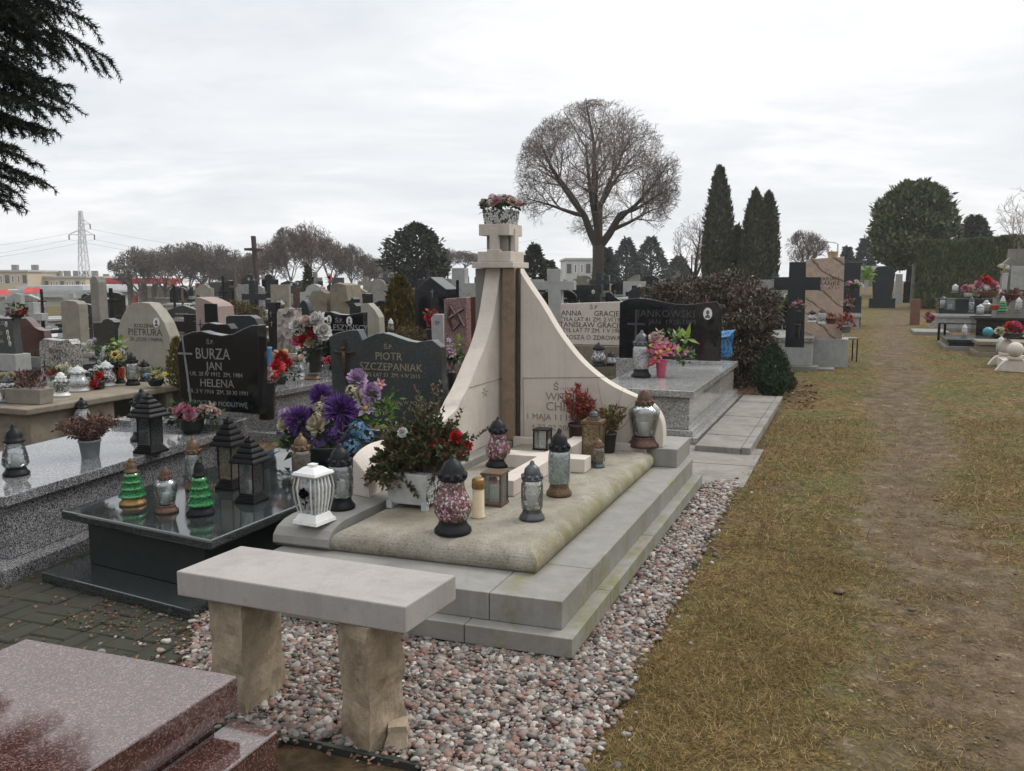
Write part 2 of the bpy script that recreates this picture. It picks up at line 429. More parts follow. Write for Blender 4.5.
for nm, cs in dict(
    purple=[(.085,.03,.17), (.15,.06,.28), (.25,.13,.38)], lilac=[(.30,.19,.34), (.42,.29,.45), (.5,.38,.52)],
    pink=[(.42,.12,.20), (.55,.22,.30), (.62,.36,.40)], hotpink=[(.50,.05,.14), (.62,.11,.20), (.66,.24,.28)],
    blush=[(.55,.36,.34), (.62,.45,.40), (.66,.54,.47)], red=[(.36,.012,.015), (.5,.02,.025), (.6,.06,.06)],
    white=[(.58,.56,.52), (.68,.67,.63), (.74,.73,.70)], cream=[(.56,.48,.32), (.64,.57,.40), (.50,.50,.28)],
    blue=[(.10,.24,.42), (.18,.36,.54), (.28,.46,.60)], yellow=[(.55,.33,.03), (.62,.44,.06), (.6,.5,.15)],
    rosegrey=[(.33,.22,.21), (.45,.33,.31), (.40,.36,.33)], darkeye=[(.05,.025,.012), (.08,.04,.02)],
    violetdark=[(.05,.03,.12), (.11,.06,.20), (.20,.14,.28)]).items():
    island('petal_' + nm, cs, .55, .25, .15)
island('pebble', [(.09,.08,.074), (.23,.195,.17), (.29,.185,.15), (.38,.345,.30), (.14,.12,.105), (.22,.12,.095), (.52,.48,.43), (.17,.155,.14), (.31,.24,.195), (.25,.16,.125), (.33,.31,.285), (.26,.235,.21)], .5, .4, interp='CONSTANT')
island('grass_blade', [(.21,.125,.046), (.085,.048,.018), (.32,.215,.085), (.10,.095,.024), (.075,.08,.018), (.25,.155,.056), (.48,.36,.17), (.045,.027,.011), (.15,.085,.03)], .8, .2, .15, .2)
island('litter', [(.16,.06,.03), (.24,.13,.07), (.10,.05,.03), (.30,.22,.15)], .8, .3)
island('grit', [(.10,.07,.042), (.19,.14,.09), (.32,.25,.17), (.07,.048,.03), (.24,.18,.115)], .9, .3)
# ------------------------------------------------------------------ sky, sun, camera
w = bpy.data.worlds.new('World'); scene.world = w; w.use_nodes = True
t = w.node_tree; t.nodes.clear()
def wn(typ, **k):
    n = t.nodes.new('ShaderNode' + typ)
    return n
SUN_EL, SUN_AZ = rad(50), rad(62)
out = wn('OutputWorld'); bg = wn('Background'); bg.inputs['Strength'].default_value = .1
sky = wn('TexSky'); sky.sky_type = 'NISHITA'; sky.sun_disc = False; sky.sun_elevation = SUN_EL; sky.sun_rotation = SUN_AZ
sky.dust_density = 2.; sky.ozone_density = 1.
tc = wn('TexCoord'); sep = wn('SeparateXYZ'); t.links.new(tc.outputs['Generated'], sep.inputs[0])
def wm(op, a, b):
    n = wn('Math'); n.operation = op
    for i, v in enumerate((a, b)):
        if isinstance(v, bpy.types.NodeSocket): t.links.new(v, n.inputs[i])
        else: n.inputs[i].default_value = v
    return n.outputs[0]
den = wm('ADD', wm('MAXIMUM', sep.outputs[2], 0.), .16)
cmb = wn('CombineXYZ'); t.links.new(wm('DIVIDE', sep.outputs[0], den), cmb.inputs[0]); t.links.new(wm('DIVIDE', sep.outputs[1], den), cmb.inputs[1])
def wnoise(sc, det, rough, dist, off=0.):
    mp = wn('Mapping'); t.links.new(cmb.outputs[0], mp.inputs[0]); mp.inputs['Location'].default_value = (off, off * .7, 0)
    mp.inputs['Rotation'].default_value = (0, 0, rad(18)); mp.inputs['Scale'].default_value = (.75, 1.15, 1)
    n = wn('TexNoise'); t.links.new(mp.outputs[0], n.inputs['Vector'])
    n.inputs['Scale'].default_value = sc; n.inputs['Detail'].default_value = det; n.inputs['Roughness'].default_value = rough; n.inputs['Distortion'].default_value = dist
    return n.outputs['Fac']
def wramp(f, stops):
    r = wn('ValToRGB'); e = r.color_ramp.elements
    while len(e) < len(stops): e.new(.5)
    for i, (p, c) in enumerate(stops): e[i].position = p; e[i].color = (*c, 1)
    t.links.new(f, r.inputs[0]); return r.outputs[0]
def wmix(f, a, b, mode='MIX'):
    m = wn('Mix'); m.data_type = 'RGBA'; m.blend_type = mode; m.clamp_result = False
    for i, v in ((0, f), (6, a), (7, b)):
        if isinstance(v, bpy.types.NodeSocket): t.links.new(v, m.inputs[i])
        else: m.inputs[i].default_value = v if i == 0 else (*v, 1)
    return m.outputs[2]
c1 = wramp(wnoise(.75, 8, .6, .5, 2.3), [(.32, (.72,.745,.775)), (.5, (.79,.805,.825)), (.66, (.95,.953,.955))])
c2 = wramp(wnoise(2.6, 8, .62, .8, 7.1), [(.3, (.95,.955,.965)), (.7, (1.04,1.04,1.04))])
cl = wmix(1., c1, c2, 'MULTIPLY')
# sky colour dimmed low behind us and brightened overhead to shape the light
back = wramp(wm('ADD', wm('MULTIPLY', sep.outputs[1], .5), .5), [(.28, (.34,.34,.35)), (.62, (1.,1.,1.))])
low = wramp(sep.outputs[2], [(.16, (1.,1.,1.)), (.42, (.05,.05,.05))])
cl = wmix(low, cl, wmix(1., cl, back, 'MULTIPLY'))
up_ = wramp(sep.outputs[2], [(.34, (1.,1.,1.)), (.75, (1.75,1.75,1.76))])
cl = wmix(1., cl, up_, 'MULTIPLY')
cl = wmix(1., cl, (9.7, 9.7, 9.7), 'MULTIPLY')
gap = wramp(wnoise(.6, 6, .6, .6, 4.4), [(.5, (0,0,0)), (.72, (.30,.30,.30))])
tot = wmix(gap, cl, sky.outputs[0])
t.links.new(tot, bg.inputs['Color']); t.links.new(bg.outputs[0], out.inputs[0])
sl = bpy.data.lights.new('sun', 'SUN'); sl.energy = 1.35; sl.angle = rad(20); sl.color = (1., .96, .9)
so = bpy.data.objects.new('sun', sl); COL.objects.link(so)
sd = Vector((math.sin(SUN_AZ) * math.cos(SUN_EL), math.cos(SUN_AZ) * math.cos(SUN_EL), math.sin(SUN_EL)))
so.rotation_euler = sd.to_track_quat('Z', 'Y').to_euler()
cam = bpy.data.cameras.new('camera'); co = bpy.data.objects.new('camera', cam); COL.objects.link(co)
cam.sensor_width = 36.; cam.lens = F / 1024. * 36.; cam.clip_end = 3000.; cam.clip_start = .05
co.location = (0, 0, EYE); co.rotation_euler = (PI / 2 - PITCH, 0, 0); scene.camera = co
vs = scene.view_settings; vs.view_transform = 'Standard'; vs.look = 'None'; vs.exposure = .27; vs.gamma = 1.
scene.cycles.max_bounces = 8; scene.cycles.transparent_max_bounces = 24

# ------------------------------------------------------------------ ground
from mathutils import noise as mn
PATH = [P(1000, 790), P(950, 600), P(918, 500), P(905, 420), P(897, 370)]
PATH = [(p.x, p.y) for p in PATH] + [(PD(893, 300, 22).x, 22.), (PD(897, 300, 45).x, 45.)]
def pathx(y):
    if y <= PATH[0][1]: return PATH[0][0]
    for (x0, y0), (x1, y1) in zip(PATH, PATH[1:]):
        if y <= y1: return x0 + (x1 - x0) * (y - y0) / (y1 - y0)
    return PATH[-1][0]
def pathmask(x, y):
    hw = .44 + .26 * math.exp(-((y - 3.) / 1.2) ** 2) + .12 * mn.noise(Vector((y * .9, 3., 0)))
    d = abs(x - pathx(y) + .12 * math.sin(y * 1.3)) / hw
    return max(0., 1. - d * d * .5) ** 1.3 if d < 1.41 else 0.
GE0 = P(580, 771); GE1 = P(737, 481.5)
def gravel_edge(y): return GE0.x + (GE1.x - GE0.x) * (y - GE0.y) / (GE1.y - GE0.y)
ys = list(np.arange(-4, 1.6, .4)) + list(np.arange(1.6, 13, .075))
while ys[-1] < 430: ys.append(ys[-1] + max(.1, (ys[-1] - 11.8) * .07))
xs = list(np.arange(-6, 8, .075)); r_ = []; k = 8.
while k < 400: r_.append(k); k += max(.2, (k - 7.4) * .12)
xs = [-v + 2 for v in reversed(r_)] + xs + r_
V = []; att = []; soil = []
for y in ys:
    for x in xs:
        z = gh(x, y)
        m = 0.
        grass = x > gravel_edge(y) + .03 and y < 60
        if grass:
            m = pathmask(x, y)
            if y < 14: z += .018 * mn.noise(Vector((x * 2.2, y * 2.2, 0))) + .008 * mn.noise(Vector((x * 7, y * 7, 3))) - .02 * m
        else: z -= .012
        V.append((x, y, z)); att.append(m); soil.append(0. if grass else max(.25, min(1., 1.9 - y * .075)))
nx = len(xs); ii = np.arange((len(ys) - 1) * (nx - 1)); rr = ii // (nx - 1); cc = ii % (nx - 1)
b0 = rr * nx + cc
s = N('ground')
pa = s.n('Attribute', {'attribute_name': 'wear'}).outputs['Fac']
so_ = s.n('Attribute', {'attribute_name': 'soil'}).outputs['Fac']
big = s.noise(1.1, 5, .6); mid = s.noise(5., 6, .7); fine = s.noise(60., 5, .75)
clump = s.noise(13., 5, .75)
fine = s.math('ADD', s.math('MULTIPLY', fine, .6), s.math('MULTIPLY', clump, .4))
dry = s.ramp(fine, [(.39, (.02,.013,.006)), (.5, (.105,.065,.026)), (.60, (.28,.19,.08))])
green = s.ramp(fine, [(.39, (.02,.021,.007)), (.61, (.135,.135,.038))])
gcol = s.mix(s.ramp(s.math('ADD', s.math('MULTIPLY', big, .6), s.math('MULTIPLY', mid, .4)), [(.44, 0.), (.56, .9)]), dry, green)
dirt = s.ramp(s.math('ADD', s.math('MULTIPLY', mid, .6), s.math('MULTIPLY', fine, .4)), [(.40, (.048,.033,.02)), (.5, (.10,.072,.046)), (.58, (.15,.112,.073)), (.66, (.30,.245,.175))])
pm = s.ramp(s.math('ADD', pa, s.math('MULTIPLY', s.math('SUBTRACT', mid, .5), 3.0)), [(.2, 0.), (1.0, .9)])
patch = s.ramp(s.noise(2.3, 6, .7, dist=.5), [(.56, 0.), (.64, .85)])
gcol = s.mix(s.math('MAXIMUM', pm, patch), gcol, dirt)
scol = s.ramp(s.noise(14., 6, .75), [(.3, (.035,.026,.017)), (.5, (.075,.052,.03)), (.7, (.16,.10,.05))])
gcol = s.mix(so_, gcol, scol)
s.principled(gcol, .95, s.bump(s.math('ADD', fine, mid), .6, .02), spec=.15)
go = npmesh('ground', V, np.stack([b0, b0 + 1, b0 + nx + 1, b0 + nx], 1), 'ground', True)
for nm, arr in (('wear', att), ('soil', soil)):
    a = go.data.attributes.new(nm, 'FLOAT', 'POINT'); a.data.foreach_set('value', np.array(arr, np.float32))
kind(go, 'structure')
rg = np.random.default_rng(5)

# grass: short dead blades, mostly lying
def blades(n, y0, y1, lmin, lmax, wd, x_hi):
    out_ = []
    Y = y0 + (y1 - y0) * rg.random(n * 2); 
    X = np.array([gravel_edge(y) for y in Y]) + .0 + rg.random(n * 2) * x_hi
    c = 0; bx = []
    for x, y in zip(X, Y):
        if abs(x / y) > .64: continue
        if 6.9 < y < 11.6 and x < P(750,455).x + (y - 7.6) * (P(774,400).x - P(750,455).x) / (P(774,400).y - 7.6) + .03: continue
        m = pathmask(x, y) + 1.5 * mn.noise(Vector((x * 3., y * 3., 1.))) * .5
        tuft = mn.noise(Vector((x * 1.4, y * 1.4, 9.)))
        if R.random() < max(0, min(.90, m * 1.1)): continue
        if R.random() > .72 + tuft * .9: continue
        bx.append((x, y, gh(x, y) + (.018 * mn.noise(Vector((x * 2.2, y * 2.2, 0))) + .008 * mn.noise(Vector((x * 7, y * 7, 3))) - .02 * pathmask(x, y) if y < 14 else 0)))
        c += 1
        if c >= n: break
    B = np.array(bx); n = len(B)
    az = rg.random(n) * 2 * PI; el = np.abs(rg.normal(.22, .30, n)); el = el * (1. if y0 < 9 else .4); l = lmin + (lmax - lmin) * rg.random(n)
    d = np.stack([np.cos(az) * np.cos(el), np.sin(az) * np.cos(el), np.sin(el)], 1)
    sdv = np.stack([-np.sin(az), np.cos(az), np.zeros(n)], 1) * (wd * (.6 + .8 * rg.random(n)))[:, None]
    B[:, 2] += .002
    tip = B + d * l[:, None]; tip[:, 2] = np.maximum(tip[:, 2], B[:, 2] + .003)
    Vv = np.stack([B - sdv, B + sdv, tip], 1).reshape(-1, 3)
    return Vv
gv = np.concatenate([blades(125000, 2.3, 5., .018, .06, .0013, 3.3), blades(80000, 5., 9.5, .025, .07, .0022, 6.), blades(50000, 9.5, 24., .04, .10, .005, 14.)])
kind(npmesh('grass', gv, np.arange(len(gv)).reshape(-1, 3), 'grass_blade'), 'stuff')
o = bpy.data.objects['grass']; tagged(o, 'short dry brown and olive grass beside the trodden dirt path', 'grass')

# gravel: every pebble is real
GR = [mw(1.86, -.02), mw(1.50, -.52), mw(1.12, -.88), P(420, 760), P(436, 850), P(530, 870), P(578, 775), GE1 + Vector((.03, .05, 0)), P(705, 484), mw(.015, .1), mw(.015, .04), mw(1.7, .04)]
GP = [(p.x, p.y) for p in GR]
def inpoly(x, y, poly):
    c = False; j = len(poly) - 1
    for i in range(len(poly)):
        xi, yi = poly[i]; xj, yj = poly[j]
        if (yi > y) != (yj > y) and x < (xj - xi) * (y - yi) / (yj - yi) + xi: c = not c
        j = i
    return c
import bmesh
bm = bmesh.new(); bmesh.ops.create_icosphere(bm, subdivisions=2, radius=1.)
IV = np.array([v.co[:] for v in bm.verts]); IF = np.array([[v.index for v in f.verts] for f in bm.faces]); bm.free()
pts = []
gx0, gx1 = min(p[0] for p in GP), max(p[0] for p in GP); gy0, gy1 = min(p[1] for p in GP), max(p[1] for p in GP)
while len(pts) < 26000:
    x = R.uniform(gx0, gx1); y = R.uniform(gy0, gy1)
    if inpoly(x + R.gauss(0, .022), y + R.gauss(0, .022), GP):
        if y > 4.4 and R.random() < .25: continue
        pts.append((x, y, R.random()))
for _ in range(90):                                     # strays
    a_ = R.random(); p = GE0.lerp(GE1, a_); pts.append((p.x + abs(R.gauss(0, .09)), p.y, .0))
for _ in range(60):
    p = mw(R.uniform(1.5, 2.0), R.uniform(-.9, -.1)); pts.append((p.x, p.y, .2))
n = len(pts); A = np.array(pts)
sz = np.exp(rg.normal(math.log(.0068), .45, n)).clip(.003, .018)
V = np.zeros((n, len(IV), 3), np.float32)
for i in range(n):
    M_ = Matrix.Rotation(R.random() * 6.3, 3, 'Z') @ Matrix.Rotation(R.gauss(0, .4), 3, 'X')
    q = IV * np.array([1.15 + .35 * R.random(), .95 + .2 * R.random(), .55 + .3 * R.random()])
    q = q + .15 * np.sin(q[:, [1, 2, 0]] * 3.1 + R.random() * 6) + .05 * np.sin(q[:, [2, 0, 1]] * 7. + R.random() * 6)
    V[i] = (q * sz[i]) @ np.array(M_) + np.array([A[i, 0], A[i, 1], sz[i] * .3 + A[i, 2] * .016])
Fc = (IF[None] + (np.arange(n) * len(IV))[:, None, None]).reshape(-1, 3)
o = npmesh('gravel', V.reshape(-1, 3), Fc, 'pebble', True); kind(o, 'stuff'); tagged(o, 'mixed pink grey and white pebbles around the pale stone grave', 'gravel')
# bed under the pebbles
mb = MB(); mb.add([(x, y, .0015) for x, y in GP], [tuple(range(len(GP) - 1, -1, -1))][:1]); mb.f = [tuple(reversed(mb.f[0]))]
kind(part('gravel_bed', mb, 'soil'), 'structure')
# plastic edging strips
mb = MB()
for p, q in ((mw(1.12, -.89), P(404, 763)), (mw(.6, -.895), mw(.2, -.9))):
    d = (q - p).normalized(); nrm = Vector((-d.y, d.x, 0)) * .006
    pp = [p + nrm, p - nrm, q - nrm, q + nrm]
    mb.prism([(v.x, v.y) for v in pp], -.02, .016)
eo = part('edging_strip', mb, 'edging', None, bevel=.002); tagged(eo, 'dark plastic edging strip bordering the pebbles', 'edging')
# paving stones laid in pairs
mb = MB()
for i in range(-2, 24):
    for j in range(-9, 14):
        a0 = 1.16 + i * .204; bb = -1.62 + j * .204
        for h in (0, 1):
            if (i + j) % 2: q = [(a0 + h*.102, bb), (a0 + h*.102 + .097, bb), (a0 + h*.102 + .097, bb + .199), (a0 + h*.102, bb + .199)]
            else: q = [(a0, bb + h*.102), (a0 + .199, bb + h*.102), (a0 + .199, bb + h*.102 + .097), (a0, bb + h*.102 + .097)]
            c = mw(sum(p[0] for p in q) / 4, sum(p[1] for p in q) / 4)
            if inpoly(c.x, c.y, GP) or c.y < .8: continue
            zt = R.gauss(0, .002); tx, ty = R.gauss(0, .012), R.gauss(0, .012); rz = R.gauss(0, .015)
            ca, cb = sum(p[0] for p in q) / 4, sum(p[1] for p in q) / 4
            vsx = []
            for z0, ins in ((-.03, 0), (0., 0), (.006, .006)):
                for a_, b_ in q:
                    da, db = a_ - ca, b_ - cb
                    da -= math.copysign(ins, da); db -= math.copysign(ins, db)
                    da, db = da - rz * db, db + rz * da
                    vsx.append(mw(ca + da, cb + db, z0 + zt + tx * da + ty * db))
            mb.add(vsx, [(4,5,1,0),(5,6,2,1),(6,7,3,2),(7,4,0,3),(8,9,5,4),(9,10,6,5),(10,11,7,6),(11,8,4,7),(8,11,10,9)])
mb.f = [tuple(reversed(f)) for f in mb.f]
po = part('paving', mb, 'paver'); kind(po, 'structure')
# fallen leaves and bits
mb = MB()
def litter(n, fn, smin=.008, smax=.022):
    for _ in range(n):
        x, y = fn(); az = R.random() * 6.3
        mb.leaf((x, y, gh(x, y) + .008 + R.random() * .006), (math.cos(az), math.sin(az), R.gauss(0, .25)), (0, R.gauss(0, .4), 1), R.uniform(smin, smax) * 1.6, R.uniform(smin, smax), .3)
def inM(a0, a1, b0, b1):
    def f():
        p = mw(R.uniform(a0, a1), R.uniform(b0, b1)); return p.x, p.y
    return f
litter(500, inM(1.5, 4.5, -1.2, .25)); litter(260, inM(1.6, 2.4, -.4, -.02), .006, .018)
litter(900, inM(4.05, 7.5, .2, 5.), .015, .04); litter(500, inM(-.6, .4, 7.5, 10.), .02, .05)
litter(220, inM(-2.6, -.25, -.8, 8), .007, .02); litter(110, inM(-.2, 1.7, -.85, -.02), .006, .016); litter(60, inM(.3, 1.2, -.95, -.9), .006, .02)
o = part('leaf_litter', mb, 'litter'); kind(o, 'stuff'); tagged(o, 'brown fallen leaves scattered over soil and paving', 'leaf litter')
# pale clods on the path
for k, (px, py, r) in enumerate([(494,766,0),(840,592,.03),(912,610,.022),(900,600,.018),(742,483+2,.012),(936,500,.02)][1:]):
    p = P(px, py); mb = MB(); rr_ = R.randint(0, 99)
    q = IV * np.array([1.3, 1., .5]) * r * .8 * (1 + .5 * np.array([[mn.noise(Vector(v_) * 1.9 + Vector((rr_, 0, 0)))] for v_ in IV.tolist()]))
    mb.add([(v[0], v[1], v[2] + r * .08) for v in q.tolist()], IF.tolist())
    o = part('clod', mb, 'grit', None, smooth=True); o.location = (p.x, p.y, 0)
    tagged(o, ['flat pale clod left of the dirt path', 'small pale clod nearest to the worn dirt path', 'small clod beside a bigger one near the path', 'pale pebble stray at the gravel corner', 'pale clod on the trodden path further off'][k], 'clod')

# ------------------------------------------------------------------ pale stone family grave
T_ = 'pale limestone family grave with two sweeping curved wings and a stone cube tower on top'
fam = thing('family_grave', T_, 'grave', mw(.8, 1.6, 0))
def mbx(a0, a1, b0, b1, z0, z1): return MB().box(a0, a1, b0, b1, z0, z1, mw)
def mpart(name, mb, mat, parent=fam, bevel=.006, **k):
    mb.f = [tuple(reversed(f)) for f in mb.f]      # mw mirrors
    return part(name, mb, mat, parent, True, bevel, **k)
for k, (a0, a1, b0, b1) in enumerate([(0, .485, 0, .6), (.489, 1.70, 0, .6), (0, .40, .604, 1.55), (0, .40, 1.554, 2.6), (0, .40, 2.604, 3.25), (.404, 1.70, .604, 3.25)]):
    mpart('plinth_block', mbx(a0, a1, b0, b1, .022, .108), 'limestone_step', bevel=.004)
mpart('gap_shade_base', mbx(.05, 1.66, .05, 3.2, -.04, .021), 'soil', bevel=0)  # dark box, set back, added to deepen the shade under the plinth
for a0, a1, b0, b1 in [(.07, .40, .075, .52), (.404, 1.66, .075, .52), (.07, .40, .524, 3.2), (.404, 1.66, .524, 3.2)]:
    mpart('step_block', mbx(a0, a1, b0, b1, .109, .236), 'limestone_step', bevel=.004)
# rounded cover slab
mb = MB(); prof = [(0, .237), (-.008, .243), (-.014, .254), (-.018, .268), (-.018, .283), (-.014, .299), (-.006, .313), (.006, .325), (.02, .334), (.038, .342), (.06, .3475), (.085, .35)]
ring = []
for off, z in prof:
    ring += [mw(.30 + off, .37 + off, z), mw(1.36 - off, .37 + off, z), mw(1.36 - off, 2.82, z), mw(.30 + off, 2.82, z)]
fs = []
for i in range(len(prof) - 1):
    for k in range(4): fs.append((i*4+k, i*4+(k+1) % 4, (i+1)*4+(k+1) % 4, (i+1)*4+k))
fs.append(tuple((len(prof)-1)*4 + k for k in range(4)))
mb.add(ring, fs); so2 = mpart('cover_slab', mb, 'slab_stone', bevel=0)
for p in so2.data.polygons: p.use_smooth = False
# left kerb with scrolled front
kp = [(.36, .237), (.33, .26), (.335, .30), (.37, .335), (.43, .357), (.50, .366), (2.9, .366), (2.9, .237)]
mpart('kerb', MB().prism(kp, 1.375, 1.70, lambda u, v, h: mw(h, u, v)), 'limestone_step', bevel=.004)
# block under the right wing
mpart('wing_base', mbx(.12, 1.37, 2.835, 3.36, .237, .374), 'limestone_step', bevel=.006)
mpart('wing_base_plate', mbx(.34, 1.368, 2.80, 2.834, .237, .40), 'limestone', bevel=.003)
def cat(pts, n=4):
    out = []
    for i in range(len(pts) - 1):
        p0 = pts[max(i-1, 0)]; p1 = pts[i]; p2 = pts[i+1]; p3 = pts[min(i+2, len(pts)-1)]
        for k in range(n):
            u = k / n
            out.append(tuple(.5 * (2*p1[j] + (p2[j]-p0[j])*u + (2*p0[j]-5*p1[j]+4*p2[j]-p3[j])*u*u + (3*p1[j]-p0[j]-3*p2[j]+p3[j])*u**3) for j in (0, 1)))
    return out + [tuple(pts[-1])]
lw = cat([(.935, .367), (.935, .49), (.965, .575), (1.05, .625), (1.25, .612), (1.6, .615), (2.011, .695), (2.139, .768), (2.272, .859), (2.429, 1.002), (2.57, 1.13), (2.70, 1.308), (2.785, 1.502), (2.835, 1.63), (2.85, 1.69)]) + [(3.0, 1.69), (3.0, .367)]
tail_ = [(1.6, .615), (2.011, .695), (2.139, .768), (2.272, .859), (2.429, 1.002), (2.57, 1.13), (2.70, 1.308), (2.785, 1.502), (2.835, 1.63), (2.85, 1.69)]
li = [(.92, .367), (.92, .48)] + cat([(.925, .487), (1.0, .54), (1.15, .575), (1.32, .59)] + tail_) + [(3., 1.69), (3., .367)]
lo = [(.95, .367), (.95, .58)] + cat([(.955, .587), (1.03, .618), (1.15, .635), (1.32, .632)] + [(1.6, .635)] + tail_[1:]) + [(3., 1.69), (3., .367)]
nn_ = len(li); mb = MB(); mb.add([mw(1.49, *p) for p in li] + [mw(1.61, *p) for p in lo], [tuple(range(nn_)), tuple(range(2*nn_-1, nn_-1, -1))] + [(i, nn_ + i, nn_ + (i+1) % nn_, (i+1) % nn_) for i in range(nn_)])
mb.f = [tuple(reversed(f)) for f in mb.f]
lwo = mpart('left_wing', mb, 'limestone', bevel=.003)
rw = cat([(1.356, 1.69), (1.272, 1.562), (1.159, 1.405), (1.025, 1.196), (.865, 1.003), (.706, .873), (.578, .799), (.43, .737), (.326, .687), (.258, .601), (.234, .506), (.232, .375)]) + [(1.356, .375)]
mpart('right_wing', MB().prism(rw, 2.87, 2.99, lambda u, v, h: mw(u, h, v)), 'limestone', bevel=.004)
fam.children  # pillar of brown stone in the corner
mb = MB(); mb.add([mw(a, b, z) for z, a0, a1 in ((.375, 1.36, 1.455), (1.0, 1.363, 1.452), (1.69, 1.357, 1.455)) for a, b in ((a0, 2.80), (a1, 2.80), (a1, 2.94), (a0, 2.94))],
    [(0,1,5,4),(1,2,6,5),(2,3,7,6),(3,0,4,7),(4,5,9,8),(5,6,10,9),(6,7,11,10),(7,4,8,11),(8,9,10,11)])
mpart('corner_pillar', mb, 'wood_stone', bevel=.004)
mpart('pillar_strip', mbx(1.335, 1.352, 2.83, 2.87, .376, 1.689), 'wood_dark', bevel=0)
mpart('back_pillar', mbx(1.615, 1.70, 2.86, 3.05, .367, 1.689), 'limestone_step', bevel=.004)
mpart('cap_plate', mbx(1.36, 1.69, 2.775, 3.11, 1.691, 1.735), 'limestone', bevel=.004)
cb = mpart('tower_block', mbx(1.388, 1.655, 2.80, 3.075, 1.737, 1.815), 'limestone', bevel=.004)
mb = MB()
mb.box(1.44, 1.605, 2.86, 3.02, 1.817, 2.019, mw)
mpart('tower_core', mb, 'limestone_step', bevel=.003)
mb = MB()
for c_ in ((1.43, 2.83), (1.43, 3.045), (1.615, 2.83), (1.615, 3.045)): pass
mb.box(1.40, 1.645, 2.805, 3.07, 1.935, 2.02, mw)
mpart('tower_cube', mb, 'limestone', bevel=.003)
mb = MB(); mb.box(1.49, 1.555, 2.795, 2.85, 1.817, 1.99, mw)
mpart('stone_cross', mb, 'limestone', bevel=.003)
mb = MB(); mb.box(1.39, 1.43, 2.90, 2.97, 1.817, 1.99, mw); mpart('stone_cross', mb, 'limestone', bevel=.003)
mb = MB(); mb.box(1.47, 1.575, 2.79, 2.83, 1.737, 1.83, mw); mpart('tower_block_face', mb, 'limestone', bevel=.003)
# engraved writing
FX = -Vector((WX, WY, 0)); UPV = (0, 0, 1)
def rwtext(sx_, size, px, py, parent=fam):
    r = ray(px, py); dx, dy = -OX, -OY; det = WX * UY - WY * UX
    f0 = (WX * dy - WY * dx) / det; f1 = (WX * (r[1] - OY) - WY * (r[0] - OX)) / det
    tt = (2.868 - f0) / (f1 - f0)
    text(parent, sx_, size, (r[0]*tt, r[1]*tt, EYE + r[2]*tt), FX, UPV, 'letter_stone')
def wingp(px, py, pl=2.868):
    r = ray(px, py); dx, dy = -OX, -OY; det = WX * UY - WY * UX
    f0 = (WX * dy - WY * dx) / det; f1 = (WX * (r[1] - OY) - WY * (r[0] - OX)) / det
    tt = (pl - f0) / (f1 - f0); return Vector((r[0]*tt, r[1]*tt, EYE + r[2]*tt))

rwtext('Ś', .075, 556, 387); rwtext('P', .075, 578, 387); rwtext('WITOLD', .085, 567, 397.5); rwtext('CHIEREK', .095, 569, 407.5)
rwtext('1 MAJA 1 I 1925', .065, 553, 417.5); rwtext('† 22 02 2007', .065, 553, 428)
mb = MB()
for k in range(7):
    p = wingp(560.5 + k * 2.2, 389); mb.tube([p, p + Vector((.035, .012, .055 - abs(k - 3) * .006))], .004, 4)
part('emblem', mb, 'letter_stone', fam, True)
mb = MB()
for p, q in (((523,378),(614,377)), ((523,378),(524,437))): mb.tube([wingp(*p), wingp(*q)], .0025, 4)
def lwp(px, py, pl=1.488):
    r = ray(px, py); det = WX * UY - WY * UX
    f0 = (-OX * UY + OY * UX) / det; f1 = ((r[0] - OX) * UY - (r[1] - OY) * UX) / det
    tt = (pl - f0) / (f1 - f0); return Vector((r[0]*tt, r[1]*tt, EYE + r[2]*tt))
mb.tube([lwp(469.5, 387.5), lwp(503, 378)], .0025, 4)
for k in range(6):
    p = lwp(485, 392); d = Vector((UX, UY, 0)) * math.cos(k * 1.05) * .055 + Vector((0,0,1)) * math.sin(k * 1.05) * .04
    mb.tube([p + d * .3, p + d], .003, 4)
part('panel_line', mb, 'letter_stone', fam, True)
# stone cross lying on the slab
lc = thing('lying_cross', 'low cross of pale stone beams lying on the mossy cover slab', 'stone cross', mw(.8, 1.9, .35))
mpart('long_beam', mbx(.755, .87, 1.26, 2.78, .352, .445), 'limestone', lc, .004)
mpart('cross_beam', mbx(.55, .753, 1.97, 2.12, .352, .443), 'limestone', lc, .004)
mpart('cross_beam', mbx(.872, 1.16, 1.97, 2.12, .352, .443), 'limestone', lc, .004)

